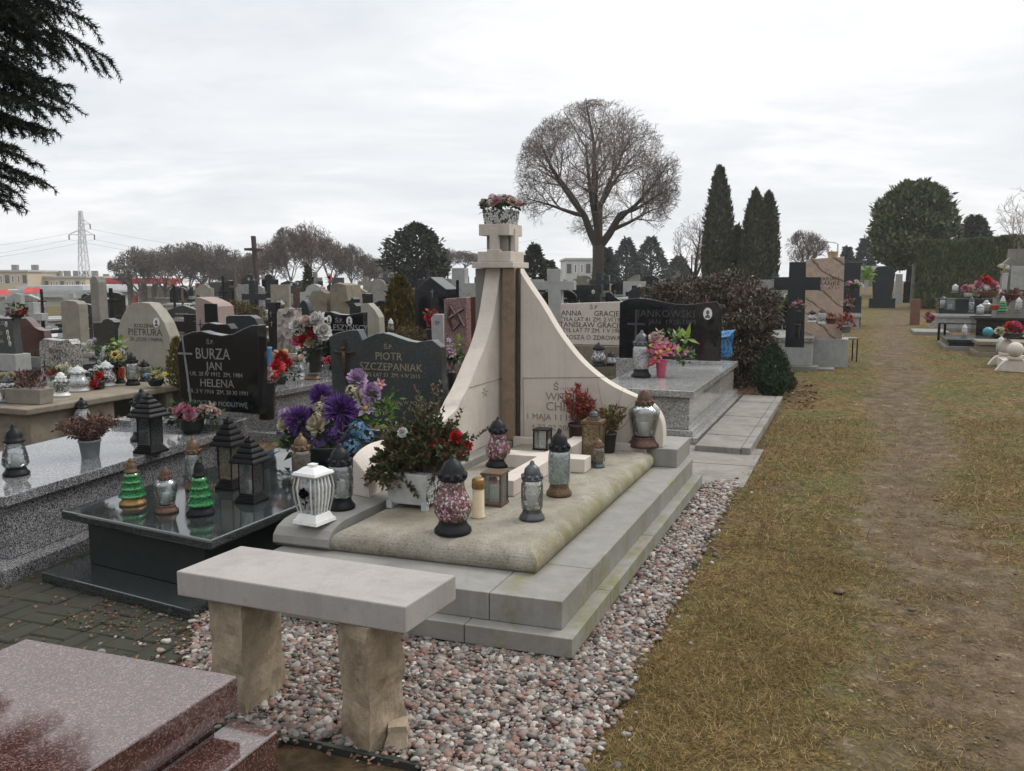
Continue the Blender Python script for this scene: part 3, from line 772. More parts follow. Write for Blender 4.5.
# ------------------------------------------------------------------ bench
B1, B2, B3, B4 = P(176, 571, .545), P(405, 607, .545), P(456, 575, .545), P(241, 545.5, .545)
bench = thing('stone_bench', 'pale stone bench slab on two rough brown stone legs above the pebbles', 'bench', (P(330, 700).x, P(330, 700).y, 0))
part('seat', MB().prism([(p.x, p.y) for p in (B1, B2, B3, B4)], .452, .545), 'limestone_bench', bench, True, .005)
def rough(q, z0, z1, sub, amp, seed, taper=.0):
    bm = bmesh.new()
    c = sum(q, Vector()) / 4
    v0 = [bm.verts.new((p.x, p.y, z0)) for p in q]; v1 = [bm.verts.new((c.x + (p.x - c.x) * (1 - taper), c.y + (p.y - c.y) * (1 - taper), z1)) for p in q]
    bm.faces.new(list(reversed(v0))); bm.faces.new(v1)
    for k in range(4): bm.faces.new((v0[k], v0[(k+1)%4], v1[(k+1)%4], v1[k]))
    bmesh.ops.recalc_face_normals(bm, faces=bm.faces[:])
    bmesh.ops.subdivide_edges(bm, edges=bm.edges[:], cuts=sub, use_grid_fill=True)
    for v in bm.verts:
        k = amp * (1 if v.co.z < z1 - .01 else .25)
        v.co.x += k * mn.noise(Vector((v.co.x * 14, v.co.y * 14, v.co.z * 9 + seed)))
        v.co.y += k * mn.noise(Vector((v.co.x * 14 + 5, v.co.y * 14, v.co.z * 9 + seed)))
        v.co.x += k * .4 * mn.noise(Vector((v.co.x * 50 + 5, v.co.y * 50, v.co.z * 40 + seed)))
    mb = MB(); mb.v = [tuple(v.co) for v in bm.verts]; mb.f = [tuple(v.index for v in f.verts) for f in bm.faces]
    bm.verts.index_update(); mb.f = [tuple(v.index for v in f.verts) for f in bm.faces]; bm.free()
    return mb
def legq(pA, pB, pC):
    A, B, C = P(*pA), P(*pB), P(*pC); return [A, B, C, A + (C - B)]
part('leg', rough(legq((341, 741), (370, 757), (404, 737)), -.03, .451, 9, .017, 1, .0), 'rough_leg', bench, True)
part('leg', rough(legq((212, 704), (246, 721), (284, 690)), -.03, .451, 9, .016, 4), 'rough_leg', bench, True)
p = P(398, 745)
mb = rough([Vector((-.05,-.06,0)), Vector((.05,-.05,0)), Vector((.055,.06,0)), Vector((-.05,.06,0))], -.02, .085, 4, .02, 9, .35)
st = part('boulder', mb, 'rough_leg', None); st.location = (p.x, p.y, 0); tagged(st, 'small brown rough stone propped against the right bench leg', 'rock')

# ------------------------------------------------------------------ red granite grave, bottom left
rg_ = thing('red_granite_grave', 'polished red granite grave slab mirroring the spruce, nearest to us', 'grave', mw(1.05, -2., 0))
mpart('cover_slab', mbx(.64, 1.47, -3.6, -1.25, .315, .42), 'granite_red', rg_, .006)
mpart('body', mbx(.69, 1.42, -3.55, -1.30, .10, .313), 'granite_red', rg_, .004)
mpart('foot_block', mbx(.515, .686, -3.3, -1.235, .12, .26), 'granite_red', rg_, .006)
mpart('plinth', mbx(.49, 1.6, -3.6, -1.22, -.03, .098), 'concrete', rg_, .006)

# grit, crumbs and twigs on the trodden path
gp = []
while len(gp) < 1500:
    y = 2.3 + 9 * R.random() ** 1.6; x = pathx(y) + R.gauss(0, .38 if y < 5 else .28)
    if abs(x / y) < .63: gp.append((x, y))
n = len(gp); A = np.array(gp); sz = np.exp(rg.normal(math.log(.0042), .45, n)).clip(.002, .014)
V = np.zeros((n, len(IV), 3), np.float32)
for i in range(n):
    M_ = Matrix.Rotation(R.random() * 6.3, 3, 'Z'); q = IV * np.array([1.3, 1., .5]); q = q * (1 + .25 * np.sin(q[:, [1, 2, 0]] * 3.3 + R.random() * 6))
    V[i] = (q * sz[i]) @ np.array(M_) + np.array([A[i, 0], A[i, 1], gh(A[i, 0], A[i, 1]) + .018 * mn.noise(Vector((A[i,0]*2.2, A[i,1]*2.2, 0))) - .02 * pathmask(*gp[i]) + .001])
Fc = (IF[None] + (np.arange(n) * len(IV))[:, None, None]).reshape(-1, 3)
o = npmesh('path_grit', V.reshape(-1, 3), Fc, 'grit', True); kind(o, 'stuff'); tagged(o, 'brown crumbs of soil and grit strewn along the trodden path', 'grit')
# ------------------------------------------------------------------ helpers for the smaller things
def depth(v): return v[1] * CP + (EYE - v[2]) * SP
def mpx(v): return depth(v) / F
def lantern(kind_, label, px, py, z, hpx, wpx, glass_='glass_clear', cap='black_metal', base='black_metal', rot=ROT, grp=None, tall=None):
    loc = P(px, py, z); k = mpx(loc); h = hpx * k; r = wpx * k / 2
    o = thing('grave_lantern', label, 'lantern', loc, rot, grp)
    def L(name, prof, mat, n=20, smooth=True, par=o, sc=1):
        return part(name, MB().lathe([(max(a * r, 1e-5), b * h) for a, b in prof], n), mat, par, smooth=smooth)
    def shell(prof):    # thin glass wall
        return prof + [(a * .93, b) for a, b in reversed(prof)]
    if kind_ in ('jar', 'urn', 'cone', 'bulb', 'tree'):
        L('base', [(.95, 0), (1., .02), (.98, .05), (.80, .10), (.72, .15), (.74, .17), (.6, .175)], base)
        if kind_ == 'jar': g = [(.72, .175), (.84, .20), (.86, .40), (.84, .60), (.74, .665), (.66, .68)]
        elif kind_ == 'urn': g = [(.62, .175), (.72, .22), (.88, .42), (.98, .59), (.97, .65), (.66, .715), (.46, .735)]
        elif kind_ == 'cone': g = [(.86, .175), (1., .24), (.95, .34), (.80, .50), (.68, .60), (.66, .66)]
        elif kind_ == 'bulb': g = [(.60, .14), (.82, .19), (.98, .27), (1., .34), (.90, .44), (.70, .53), (.63, .60), (.62, .69)]
        else: g = [(.92, .17), (1.02, .185), (1.0, .21), (.66, .325), (.86, .335), (.84, .36), (.54, .465), (.72, .475), (.70, .50), (.44, .60), (.57, .61), (.55, .635), (.40, .70)]
        L('glass', shell(g), glass_, 24)
        gt = g[-1][0]; zt = g[-1][1]
        if kind_ == 'bulb': c = [(gt * 1.15, zt - .01), (gt * 1.2, zt + .02), (gt * 1.12, zt + .03), (gt * 1.02, zt + .12), (gt * .7, zt + .21), (gt * .3, zt + .25), (.12, zt + .27), (.10, .985), (.02, 1.)]
        else: c = [(gt * 1.22, zt - .01), (gt * 1.28, zt + .015), (gt * 1.05, zt + .04), (gt * .98, zt + .10), (gt * .86, zt + .18), (gt * .5, zt + .235), (.22, zt + .25), (.20, .94), (.13, .985), (.02, 1.)]
        co_ = L('cap', c, cap)
        if kind_ in ('jar', 'urn', 'bulb'):       # crown of small scallops on the cap rim
            mb = MB()
            for q in range(8):
                t = q * PI / 4; mb.ball((gt * 1.1 * r * math.cos(t), gt * 1.1 * r * math.sin(t), (zt + .05) * h), gt * r * .28, 6)
            part('cap_rim', mb, cap, co_, smooth=True)
        if kind_ != 'bulb':
            L('candle', [(.34, .18), (.34, .42), (.30, .43), (.05, .43), (.03, .47), (.01, .47)], 'candle_white' if kind_ != 'tree' else glass_, 14)
    elif kind_ == 'pagoda':
        r *= .70
        b = MB(); b.frus(2*r*.80, 2*r*.80, 0, 2*r*.80, 2*r*.80, .03*h)
        for q in range(4): b.frus(2*r*(.80-.07*q), 2*r*(.80-.07*q), (.03+.028*q)*h, 2*r*(.76-.07*q), 2*r*(.76-.07*q), (.052+.028*q)*h)
        part('base', b, base, o, bevel=.002)
        s_ = r * .54
        for sx, sy, wx, wy in ((0,-1,1,0),(0,1,1,0),(-1,0,0,1),(1,0,0,1)):
            b = MB(); b.box(sx*s_-wx*s_*.96-.0015, sx*s_+wx*s_*.96+.0015, sy*s_-wy*s_*.96-.0015, sy*s_+wy*s_*.96+.0015, .145*h, .60*h)
            part('glass_pane', b, glass_, o)
        for sx in (-1, 1):
            for sy in (-1, 1): part('corner_post', MB().box(sx*s_-.003, sx*s_+.003, sy*s_-.003, sy*s_+.003, .14*h, .60*h), cap, o)
        b = MB(); zz = .60; ww = 1.
        for q in range(5):
            b.frus(2*r*ww, 2*r*ww, zz*h, 2*r*ww*1.0, 2*r*ww, (zz+.03)*h); b.frus(2*r*ww, 2*r*ww, (zz+.03)*h, 2*r*(ww-.13), 2*r*(ww-.13), (zz+.072)*h)
            zz += .0735; ww -= .185
        part('roof', b, cap, o, bevel=.003)
        L('knob', [(.10, .93), (.14, .96), (.10, .99), (.02, 1.)], cap, 10)
        L('candle', [(.17, .14), (.17, .32), (.15, .325), (.02, .325)], 'candle_white', 12)
        L('candle_lid', [(.16, .326), (.10, .36), (.10, .40), (.03, .43), (.01, .43)], 'plastic_red', 12)
    elif kind_ == 'box':
        s_ = r * .86
        b = MB().box(-r, r, -r, r, 0, .07*h); part('base', b, base, o, bevel=.002)
        for sx in (-1, 1):
            for sy in (-1, 1): part('corner_post', MB().box(sx*s_-.005, sx*s_+.005, sy*s_-.005, sy*s_+.005, .07*h, .78*h), cap, o)
        for sx, sy, wx, wy in ((0,-1,1,0),(0,1,1,0),(-1,0,0,1),(1,0,0,1)):
            b = MB(); b.box(sx*s_-wx*s_*.9-.001, sx*s_+wx*s_*.9+.001, sy*s_-wy*s_*.9-.001, sy*s_+wy*s_*.9+.001, .075*h, .775*h)
            part('glass_pane', b, glass_, o)
        b = MB(); b.frus(2*r*1.05, 2*r*1.05, .78*h, 2*r, 2*r, .84*h)
        if tall: b.frus(2*r*.62, 2*r*.62, .84*h, 2*r*.55, 2*r*.55, .90*h)
        part('roof', b, cap, o, bevel=.002)
        if tall: L('chimney', [(.55, .90), (.42, .93), (.42, .985), (.3, 1.), (.02, 1.)], base, 12)
        L('candle', [(.36, .075), (.36, .42), (.3, .43), (.02, .43)], 'candle_white', 12)
    return o
def candle(label, px, py, z, hpx, wpx, body='candle_cream', lid='gold_metal'):
    loc = P(px, py, z); k = mpx(loc); h = hpx * k; r = wpx * k / 2
    o = thing('grave_candle', label, 'candle', loc)
    def L(name, prof, mat): return part(name, MB().lathe([(max(a*r, 1e-5), b*h) for a, b in prof], 18), mat, o, smooth=True)
    L('body', [(.98, 0), (1., .03), (.8, .07), (.78, .74), (.7, .76)], body)
    L('lid', [(.86, .74), (.9, .78), (.86, .95), (.7, 1.), (.3, .99), (.02, .985)], lid)
    return o

def bloom(kind_, c, r, ax):
    mb = MB(); ax = Vector(ax).normalized(); u = ax.orthogonal().normalized(); v = ax.cross(u); c = Vector(c)
    if kind_ == 'mum':
        r *= 1.22
        for _ in range(260):
            d = Vector((R.gauss(0,1), R.gauss(0,1), R.gauss(0,1))).normalized()
            if d.dot(ax) < -.55: d = -d
            l = r * R.uniform(.75, 1.)
            mb.leaf(c + d * r * .25, (d + ax * .15), ax + Vector((R.gauss(0,.3),)*3), l * .78, r * .13, .3)
    elif kind_ in ('rose', 'peony'):
        for n_, el, lf, wf in ((4, 72, .75, .8), (5, 52, .92, .85), (6, 30, 1., .85), (6, 8, 1., .8)) if kind_ == 'rose' else ((6, 80, .8, .6), (8, 60, .9, .55), (9, 40, 1., .55), (9, 15, 1., .55), (8, -8, .95, .5)):
            off = R.random() * 6
            for q in range(n_):
                t = off + 2 * PI * q / n_ + R.gauss(0, .1); e = rad(el + R.gauss(0, 6))
                rd = u * math.cos(t) + v * math.sin(t); d = rd * math.cos(e) + ax * math.sin(e)
                tg = ax.cross(rd); l = r * lf; w_ = r * wf
                a = c - ax * r * .25 + rd * r * .06
                m = a + d * l * .6; up_ = d * l * .42 + ax * l * .10 * (1 if el > 40 else -.6)
                mb.add([a, m + tg*w_*.55, m + up_ + tg*w_*.32, m + up_*1.12, m + up_ - tg*w_*.32, m - tg*w_*.55, m + rd * l * .12], [(0,1,6),(0,6,5),(1,2,6),(2,3,6),(3,4,6),(4,5,6)])
    elif kind_ in ('lily', 'daisy', 'sunflower'):
        n_ = {'lily': 6, 'daisy': 12, 'sunflower': 18}[kind_]
        for q in range(n_):
            t = 2 * PI * q / n_ + R.gauss(0, .08); e = rad({'lily': 25, 'daisy': 10, 'sunflower': 12}[kind_] + R.gauss(0, 9))
            rd = u * math.cos(t) + v * math.sin(t); d = rd * math.cos(e) + ax * math.sin(e)
            tg = ax.cross(rd); w_ = r * {'lily': .42, 'daisy': .3, 'sunflower': .3}[kind_]
            a = c - ax * r * .15; m = a + d * r * .55; b = a + d * r - ax * r * .12
            mb.add([a, m + tg * w_ / 2, b, m - tg * w_ / 2, m - ax * r * .03], [(0,1,4),(1,2,4),(2,3,4),(3,0,4)])
    elif kind_ == 'hyd':
        for _ in range(58):
            d = Vector((R.gauss(0,1), R.gauss(0,1), R.gauss(0,1))).normalized()
            if d.dot(ax) < -.4: d = -d
            p = c + d * r * .85; uu = d.orthogonal().normalized(); vv = d.cross(uu); s_ = r * .21
            tt = R.random() * 6
            pts_ = [p + (uu * math.cos(tt + q * PI/4) + vv * math.sin(tt + q * PI/4)) * s_ * (1 if q % 2 == 0 else .5) + d * (0 if q % 2 == 0 else -s_*.1) for q in range(8)]
            mb.add([p - d * s_ * .2] + pts_, [(0, 1 + q, 1 + (q + 1) % 8) for q in range(8)])
    elif kind_ == 'sprig':
        for _ in range(14):
            d = (ax + Vector((R.gauss(0,.6), R.gauss(0,.6), R.gauss(0,.6)))).normalized()
            mb.leaf(c + d * r * R.random() * .5, d, ax, r * .6, r * .3)
    return mb
def leaves_in(mb, c, rx, ry, rz, n, l, w, up=.3):
    for _ in range(n):
        while True:
            q = Vector((R.uniform(-1,1), R.uniform(-1,1), R.uniform(-1,1)))
            if q.length < 1: break
        d = (Vector((q.x, q.y, q.z + up)) + Vector((R.gauss(0,.5), R.gauss(0,.5), R.gauss(0,.5)))).normalized()
        mb.leaf(Vector(c) + Vector((q.x*rx, q.y*ry, q.z*rz)), d, (R.gauss(0,.5), R.gauss(0,.5), 1), l * R.uniform(.6, 1.2), w * R.uniform(.7, 1.2))
def bouquet(label, px, py, z, blooms, foliage, pot=None, cat_='flowers', name='flower_arrangement', grp=None, dyc=0.):
    """blooms: (px, py, rpx, kind, colour, dy); foliage: (px, py, rxpx, rypx, n, lpx, mat); pot: (kind, wpx, hpx, mat)"""
    loc = P(px, py, z); k = mpx(loc)
    o = thing(name, label, cat_, loc, 0., grp)
    def lp(x, y, dy=0.):
        q = PD(x, y, loc.y + dy + dyc); return q - loc
    for (x, y, rx, ry, n_, l, mat) in foliage:
        mb = MB(); leaves_in(mb, lp(x, y, .02), rx*k, min(rx, ry)*k, ry*k, n_, l*k, l*k*.5)
        part('foliage', mb, mat, o)
    mb = MB()
    for (x, y, r_, kd, colr, dy) in blooms:
        c = lp(x, y, dy)
        b = bloom(kd, c, r_*k, (R.gauss(0,.3) + c.x * 1.2, -.75 + R.gauss(0,.2), .6 + R.gauss(0,.2)))
        f = part('blossom', b, 'petal_' + colr, o)
        if kd in ('daisy', 'sunflower', 'lily'):
            part('flower_centre', MB().ball(c + Vector((0,-.1*r_*k,.0)), r_*k*(.36 if kd == 'sunflower' else .18), 8), 'petal_darkeye' if kd == 'sunflower' else 'petal_yellow', f)
        mb.tube([(0, 0, pot[2]*k*.7 if pot else 0), c * .6 + Vector((0,0,.02)), c], .0025, 3)
    part('stems', mb, 'leaf_dark', o)
    if pot:
        kd, wp, hp, mat = pot; w_, h_ = wp*k/2, hp*k
        if kd == 'vase': prof = [(.7, 0), (.75, .03), (.8, .5), (1., .96), (1.02, 1.), (.9, .99), (.7, .5), (.01, .1)]
        elif kd == 'bowl': prof = [(.6, 0), (.85, .3), (1., .9), (1.02, 1.), (.92, .98), (.7, .4), (.01, .25)]
        else: prof = [(.76, 0), (.78, .02), (.96, .86), (1.04, .87), (1.04, 1.), (.94, 1.), (.88, .8), (.01, .78)]
        part({'vase': 'vase', 'bowl': 'bowl'}.get(kd, 'pot'), MB().lathe([(max(a*w_, 1e-5), b*h_) for a, b in prof], 20), mat, o, smooth=True)
    return o
def shrubpot(label, px, py, z, top, nst, rpx, hpx, leafpx, mat, pot, cat_='potted plant', spread=.8, stemmat='wood_brown', n_leaf=14, lean=(0, 0)):
    loc = P(px, py, z); k = mpx(loc); o = thing('potted_plant', label, cat_, loc)
    wp, hp, pm = pot
    part('pot', MB().lathe([(max(a*wp*k/2, 1e-5), b*hp*k) for a, b in [(.76, 0), (.78, .02), (.96, .86), (1.04, .87), (1.04, 1.), (.94, 1.), (.88, .8), (.01, .78)]], 20), pm, o, smooth=True)
    st = MB(); lf = MB()
    for _ in range(nst):
        a = R.random() * 2 * PI; s_ = spread * R.random() ** .6
        tip = Vector((math.cos(a) * rpx * k * s_ + lean[0]*k, math.sin(a) * rpx * k * s_, hp * k + hpx * k * R.uniform(.55, 1.) * (1 - .3 * s_) + lean[1]*k))
        b = Vector((math.cos(a) * wp * k * .25 * R.random(), math.sin(a) * wp * k * .25, hp * k * .8))
        m = b.lerp(tip, .5) + Vector((0, 0, hpx * k * .08))
        pts_ = [b, b.lerp(m, .6), m, m.lerp(tip, .6), tip]; st.tube(pts_, [.0022, .002, .0016, .0012, .0008], 3, False)
        for q in range(n_leaf):
            u = .25 + .75 * q / n_leaf
            p = m.lerp(tip, (u - .5) * 2) if u > .5 else b.lerp(m, u * 2)
            d = ((tip - b).normalized() * .7 + Vector((R.gauss(0,.6), R.gauss(0,.6), R.gauss(0,.6)))).normalized()
            lf.leaf(p, d, (R.gauss(0,1), R.gauss(0,1), R.gauss(0,1)), leafpx * k * R.uniform(.7, 1.3), leafpx * k * .4)
    part('stems', st, stemmat, o); part('foliage', lf, mat, o)
    return o

# headstones traced as outlines, each built at its own distance, real size and thickness
def cross_poly(x, y, w_, h_, t, cy=.36):
    return [(x-t/2, y), (x+t/2, y), (x+t/2, y+h_*cy-t/2), (x+w_/2, y+h_*cy-t/2), (x+w_/2, y+h_*cy+t/2), (x+t/2, y+h_*cy+t/2), (x+t/2, y+h_), (x-t/2, y+h_), (x-t/2, y+h_*cy+t/2), (x-w_/2, y+h_*cy+t/2), (x-w_/2, y+h_*cy-t/2), (x-t/2, y+h_*cy-t/2)]
def shp(kd, x0, x1, y0, y1):
    w_ = x1 - x0; h_ = y1 - y0; S = lambda L: [(x0 + w_ * a, y0 + h_ * b) for a, b in L] + [(x1, y1), (x0, y1)]
    if kd == 'flat': return S([(0,0),(1,0)])
    if kd == 'arch': return S([(0,.3)] + [(.5 - .5*math.cos(PI*i/10), .3 - .3*math.sin(PI*i/10)) for i in range(1, 10)] + [(1,.3)])
    if kd == 'soft': return S([(0,.12)] + [(.5 - .5*math.cos(PI*i/10), .12 - .12*math.sin(PI*i/10)) for i in range(1, 10)] + [(1,.12)])
    if kd == 'wave': return S([(0,.10)] + [(i/12, .12 - .10*math.sin(i/12*2*PI*.95 + .3)) for i in range(1, 12)] + [(1,.2)])
    if kd == 'slant': return S([(0,.0)] + [(.15 + .85*i/8, .5*(i/8)**.7) for i in range(9)])
    if kd == 'slantr': return S([(0,.35), (.7, 0), (1, .02)])
    if kd == 'shoulder': return S([(0,.22),(.2,.2),(.25,.08)] + [(.25+.5*i/6, .08 - .08*math.sin(PI*i/6)) for i in range(1,6)] + [(.75,.08),(.8,.2),(1,.22)])
    if kd == 'peak': return S([(0,.2),(.5,0),(1,.2)])
    if kd == 'cross': return cross_poly((x0+x1)/2, y0, w_, h_, w_*.27)
    if kd == 'thincross': return cross_poly((x0+x1)/2, y0, w_, h_, w_*.16, .3)
def stoneat(label, cat_, poly, D, mat, thick=.1, base=.06, basemat=None, texts=(), cross=(), portraits=(), name='headstone', rot=ROT, grp=None, slab=None, bevel=.006, plinth=True):
    xs_ = [p[0] for p in poly]; yb = max(p[1] for p in poly); cx = (min(xs_) + max(xs_)) / 2
    c0 = PD(cx, yb, D); g = gh(c0.x, D)
    o = thing(name, label, cat_, (c0.x, D, g), rot, grp)
    kx = depth(c0) / F / math.cos(rot)
    def lp(x, y): return ((x - cx) * kx, PD(x, y, D).z - g)
    pl = [lp(*p) for p in poly]; zb = min(p[1] for p in pl)
    if zb < .02: 
        pl = [(x, max(z, -.05) if z > zb + 1e-6 else -.05) for x, z in pl]; zb = -.05
    pl = pl[::-1]
    part('stone' if name != 'cross_monument' else 'cross', MB().prism(pl, -thick/2, thick/2, lambda u, v, h: (u, h, v)), mat, o, bevel=min(bevel, thick * .2))
    xmin, xmax = min(p[0] for p in pl), max(p[0] for p in pl)
    if plinth and zb > .03:
        part('base', MB().box(xmin - base, xmax + base, -thick/2 - base, thick/2 + base, -.05, zb - .001), basemat or mat, o, bevel=min(.006, base*.3))
    y_ = -thick/2 - .001
    for tx in texts:
        s_, x, y, sp, m = tx[:5]; lx, lz = lp(x, y)
        text(o, s_, sp * kx * 1.12, (lx, y_, lz), (1,0,0), (0,0,1), m, world=False, depth=.001, sx=tx[5] if len(tx) > 5 else 1.)
    for (x, y, w_, h_, m) in cross:
        pp = [lp(*p) for p in cross_poly(x, y, w_, h_, w_ * .13, .3)][::-1]
        part('cross_inlay', MB().prism(pp, y_ - .004, y_ - .0005, lambda u, v, h: (u, h, v)), m, o)
    for (x, y, w_, h_) in portraits:
        lx, lz = lp(x, y); rx, rz = w_ * kx / 2, h_ * kx / 2
        pp = [(lx + rx * math.cos(q*PI/10), lz + rz * math.sin(q*PI/10)) for q in range(20)]
        pf = part('portrait', MB().prism(pp, y_ - .008, y_, lambda u, v, h: (u, h, v)), 'porcelain', o)
        mb = MB(); mb.prism([(lx + rx*.36*math.cos(q*PI/8), lz + rz*.2 + rz*.36*math.sin(q*PI/8)) for q in range(16)], y_ - .0095, y_ - .008, lambda u, v, h: (u, h, v))
        mb.prism([(lx + rx*.6*math.cos(q*PI/10), lz - rz*.72 + rz*.55*math.sin(q*PI/10)) for q in range(11)], y_ - .0095, y_ - .008, lambda u, v, h: (u, h, v))
        part('portrait_figure', mb, 'portrait_grey', pf)
    if slab:
        ln, hh, m = slab
        mb = MB().box(xmin - .02, xmax + .02, -thick/2 - base - ln, -thick/2 - base - .003, hh - .07, hh)
        part('cover_slab', mb, m, o, bevel=.006)
        part('slab_body', MB().box(xmin + .03, xmax - .03, -thick/2 - base - ln + .05, -thick/2 - base - .003, -.05, hh - .071), m, o, bevel=.004)
    return o

# ------------------------------------------------------------------ dark green granite grave with the curly-topped stone
ZG = .345
gd = thing('granite_grave', 'low dark green polished granite grave with green tree lanterns on top', 'grave', mw(2.4, 1.2, 0))
def mwd(a, b, z=0.): return mw(a, b + .165 * (a - 1.81), z)
def mbx(a0, a1, b0, b1, z0, z1): return MB().box(a0, a1, b0, b1, z0, z1, mwd)
mpart('plinth', mbx(1.80, 2.92, -.15, 2.75, -.03, .06), 'granite_green', gd, .005)
mpart('body', mbx(1.90, 2.79, .06, 2.50, .061, .292), 'granite_green_matte', gd, .004)
mpart('cover_slab', mbx(1.815, 2.965, .02, 2.30, .293, ZG), 'granite_green', gd, .012)
mpart('stone_base', mbx(1.83, 2.9, 2.302, 2.55, .293, .42), 'granite_green', gd, .006)
def mbx(a0, a1, b0, b1, z0, z1): return MB().box(a0, a1, b0, b1, z0, z1, mw)
# its headstone
pp = [(333,425),(332,380),(330,338),(338,334),(350,331),(361,330),(366,340),(372,337),(380,333.5),(388,332.5),(395,334),(404,337),(414,340),(422,341),(432,339),(438,338.5),(446,345),(447,380),(448,425)]
hs1 = stoneat('grey green headstone with gilt lettering and a bronze crucifix behind purple flowers', 'headstone', pp, 6.62, 'granite_stone_green', .10, .0, None,
    [('Ś.P.', 393, 346.5, 5.5, 'letter_gold'), ('PIOTR', 393, 356, 9, 'letter_gold'), ('SZCZEPANIAK', 395, 366.5, 9, 'letter_gold'), ('ŻYŁ LAT 53  ZM. 4 IV 2015', 396, 374.5, 4.6, 'letter_gold'), ('SPOCZYWAJ W POKOJU', 405, 401, 4.8, 'letter_gold')], plinth=False)
# crucifix with a figure, fixed on the stone
mb = MB(); y_ = -.058
def l1(x, y):
    c0 = PD(390, 425, 6.62); kx = depth(c0) / F / math.cos(ROT); return ((x - 390) * kx, y_, PD(x, y, 6.62).z - gh(0, 6.62))
mb.tube([l1(348, 340), l1(350, 384)], .016, 4); mb.tube([l1(338, 353.5), l1(359.5, 353.5)], .014, 4)
cx_ = part('crucifix', mb, 'wood_dark', hs1)
mb = MB()
q0 = [Vector(l1(*p)) + Vector((0, -.02, 0)) for p in ((348.5, 352), (348.8, 358), (349.3, 366), (349.6, 376))]
mb.tube(q0, [.014, .016, .012, .008], 6); mb.tube([q0[0], Vector(l1(342, 353)) + Vector((0,-.02,0)), Vector(l1(339, 351.5)) + Vector((0,-.02,0))], .006, 5); mb.tube([q0[0], Vector(l1(354, 353)) + Vector((0,-.02,0)), Vector(l1(358, 351.5)) + Vector((0,-.02,0))], .006, 5)
mb.ball(Vector(l1(348.3, 349)) + Vector((0,-.022,0)), .014, 8)
part('crucified_figure', mb, 'copper_metal', cx_, smooth=True)

# ------------------------------------------------------------------ speckled grey granite grave at the left
ZL = .45
A0 = P(4, 497, ZL); dirL = rad(14.5)
LU = Vector((math.sin(dirL), math.cos(dirL), 0)); LW = Vector((-math.cos(dirL), math.sin(dirL), 0))
def ml(a, b, z=0.): return A0 * 1 + LW * a + LU * b + Vector((0, 0, z - ZL))
gl_ = thing('granite_grave', 'speckled grey granite grave with a glossy top at the left edge', 'grave', ml(.5, 1., 0))
def lpart(name, a0, a1, b0, b1, z0, z1, mat, bev=.006):
    mb = MB().box(a0, a1, b0, b1, z0, z1, ml); mb.f = [tuple(reversed(f)) for f in mb.f]
    return part(name, mb, mat, gl_, True, bev)
lpart('cover_slab', 0, 1.02, 0, 2.02, ZL - .06, ZL, 'granite_grey'); lpart('body', .05, .97, .06, 2.0, .08, ZL - .061, 'granite_grey')
lpart('plinth', -.07, 1.09, -.10, 2.45, -.03, .079, 'granite_grey'); lpart('stone_base', -.0, 1.02, 2.025, 2.36, .08, ZL + .05, 'granite_grey')
pp = [(180.5,410),(179,370),(177.5,352),(181,343),(188,335),(197,332),(207,331),(218,333.5),(230,335),(243,333),(254,328),(264,324),(270,324),(270.5,350),(268,411)]
hs2 = stoneat('polished black headstone with curved top and silver lettering above the pink posy', 'headstone', pp, 6.62, 'granite_black', .11, .0, None,
    [('Ś.P.', 217, 342, 5, 'letter_silver'), ('BURZA', 219, 354, 13, 'letter_silver', .85), ('JAN', 220.5, 366, 9.5, 'letter_silver'), ('UR. 28 IV 1912  ZM. 1984', 222, 374, 5, 'letter_silver'), ('HELENA', 222.5, 383, 9.5, 'letter_silver'), ('UR. 3 V 1914  ZM. 20 XI 1991', 223, 391.5, 5, 'letter_silver'), ('PROSZĄ O MODLITWĘ', 224, 403, 5.5, 'letter_silver')], plinth=False)
mb = MB()
c0 = PD(224.5, 411, 6.62); kx = depth(c0) / F / math.cos(ROT)
def l2(x, y): return ((x - 224.5) * kx, -.058, PD(x, y, 6.62).z)
mb.tube([l2(186, 336), l2(187.5, 352), l2(190, 375), l2(193, 408)], [.006, .008, .009, .011], 4)
mb.box(l2(180.5,0)[0], l2(196.5,0)[0], -.064, -.056, l2(0,355)[2], l2(0,353.3)[2])
part('cross_inlay', mb, 'letter_silver', hs2)

# ------------------------------------------------------------------ lanterns and flowers on the pale grave
ZS = .351; ZK = .367; ZB = .375
lantern('bulb', 'big onion shaped lantern of pink and bronze mosaic glass, nearest on the mossy slab', 453, 532, ZS, 79, 38, 'mosaic_pink', 'dark_plastic', 'dark_plastic')
lantern('bulb', 'second mosaic glass lantern, standing before the brown pillar behind the cross', 498, 466, ZS, 50, 25, 'mosaic_pink', 'dark_plastic', 'dark_plastic')
lantern('jar', 'clear ribbed glass lantern with pewter cap and fluted foot in the slab middle', 532, 519, ZS, 60, 26, 'glass_clear', 'grey_metal', 'grey_metal')
lantern('jar', 'tall greenish glass lantern with dark conical cap and bronze foot beside the lying cross', 559, 495, ZS, 68, 26, 'glass_greenish', 'dark_plastic', 'bronze_metal')
lantern('box', 'small black framed box lantern on the lying stone cross', 542.5, 449, .445, 25, 16, 'glass_plain', 'black_metal', 'black_metal')
lantern('box', 'amber sided square lantern with a grey chimney beside the red heath', 593, 462, ZS, 51, 20, 'glass_amber', 'bronze_metal', 'grey_metal', tall=True)
lantern('jar', 'slim little amber lantern with a pale figure shape standing before the square amber one', 598, 467, ZS, 30, 14, 'glass_brown', 'bronze_metal', 'grey_metal')
lantern('urn', 'broad clear glass urn lantern with copper cap on the right end of the curved wing', 643.5, 446, ZB, 57, 32, 'glass_clear', 'copper_metal', 'copper_metal')
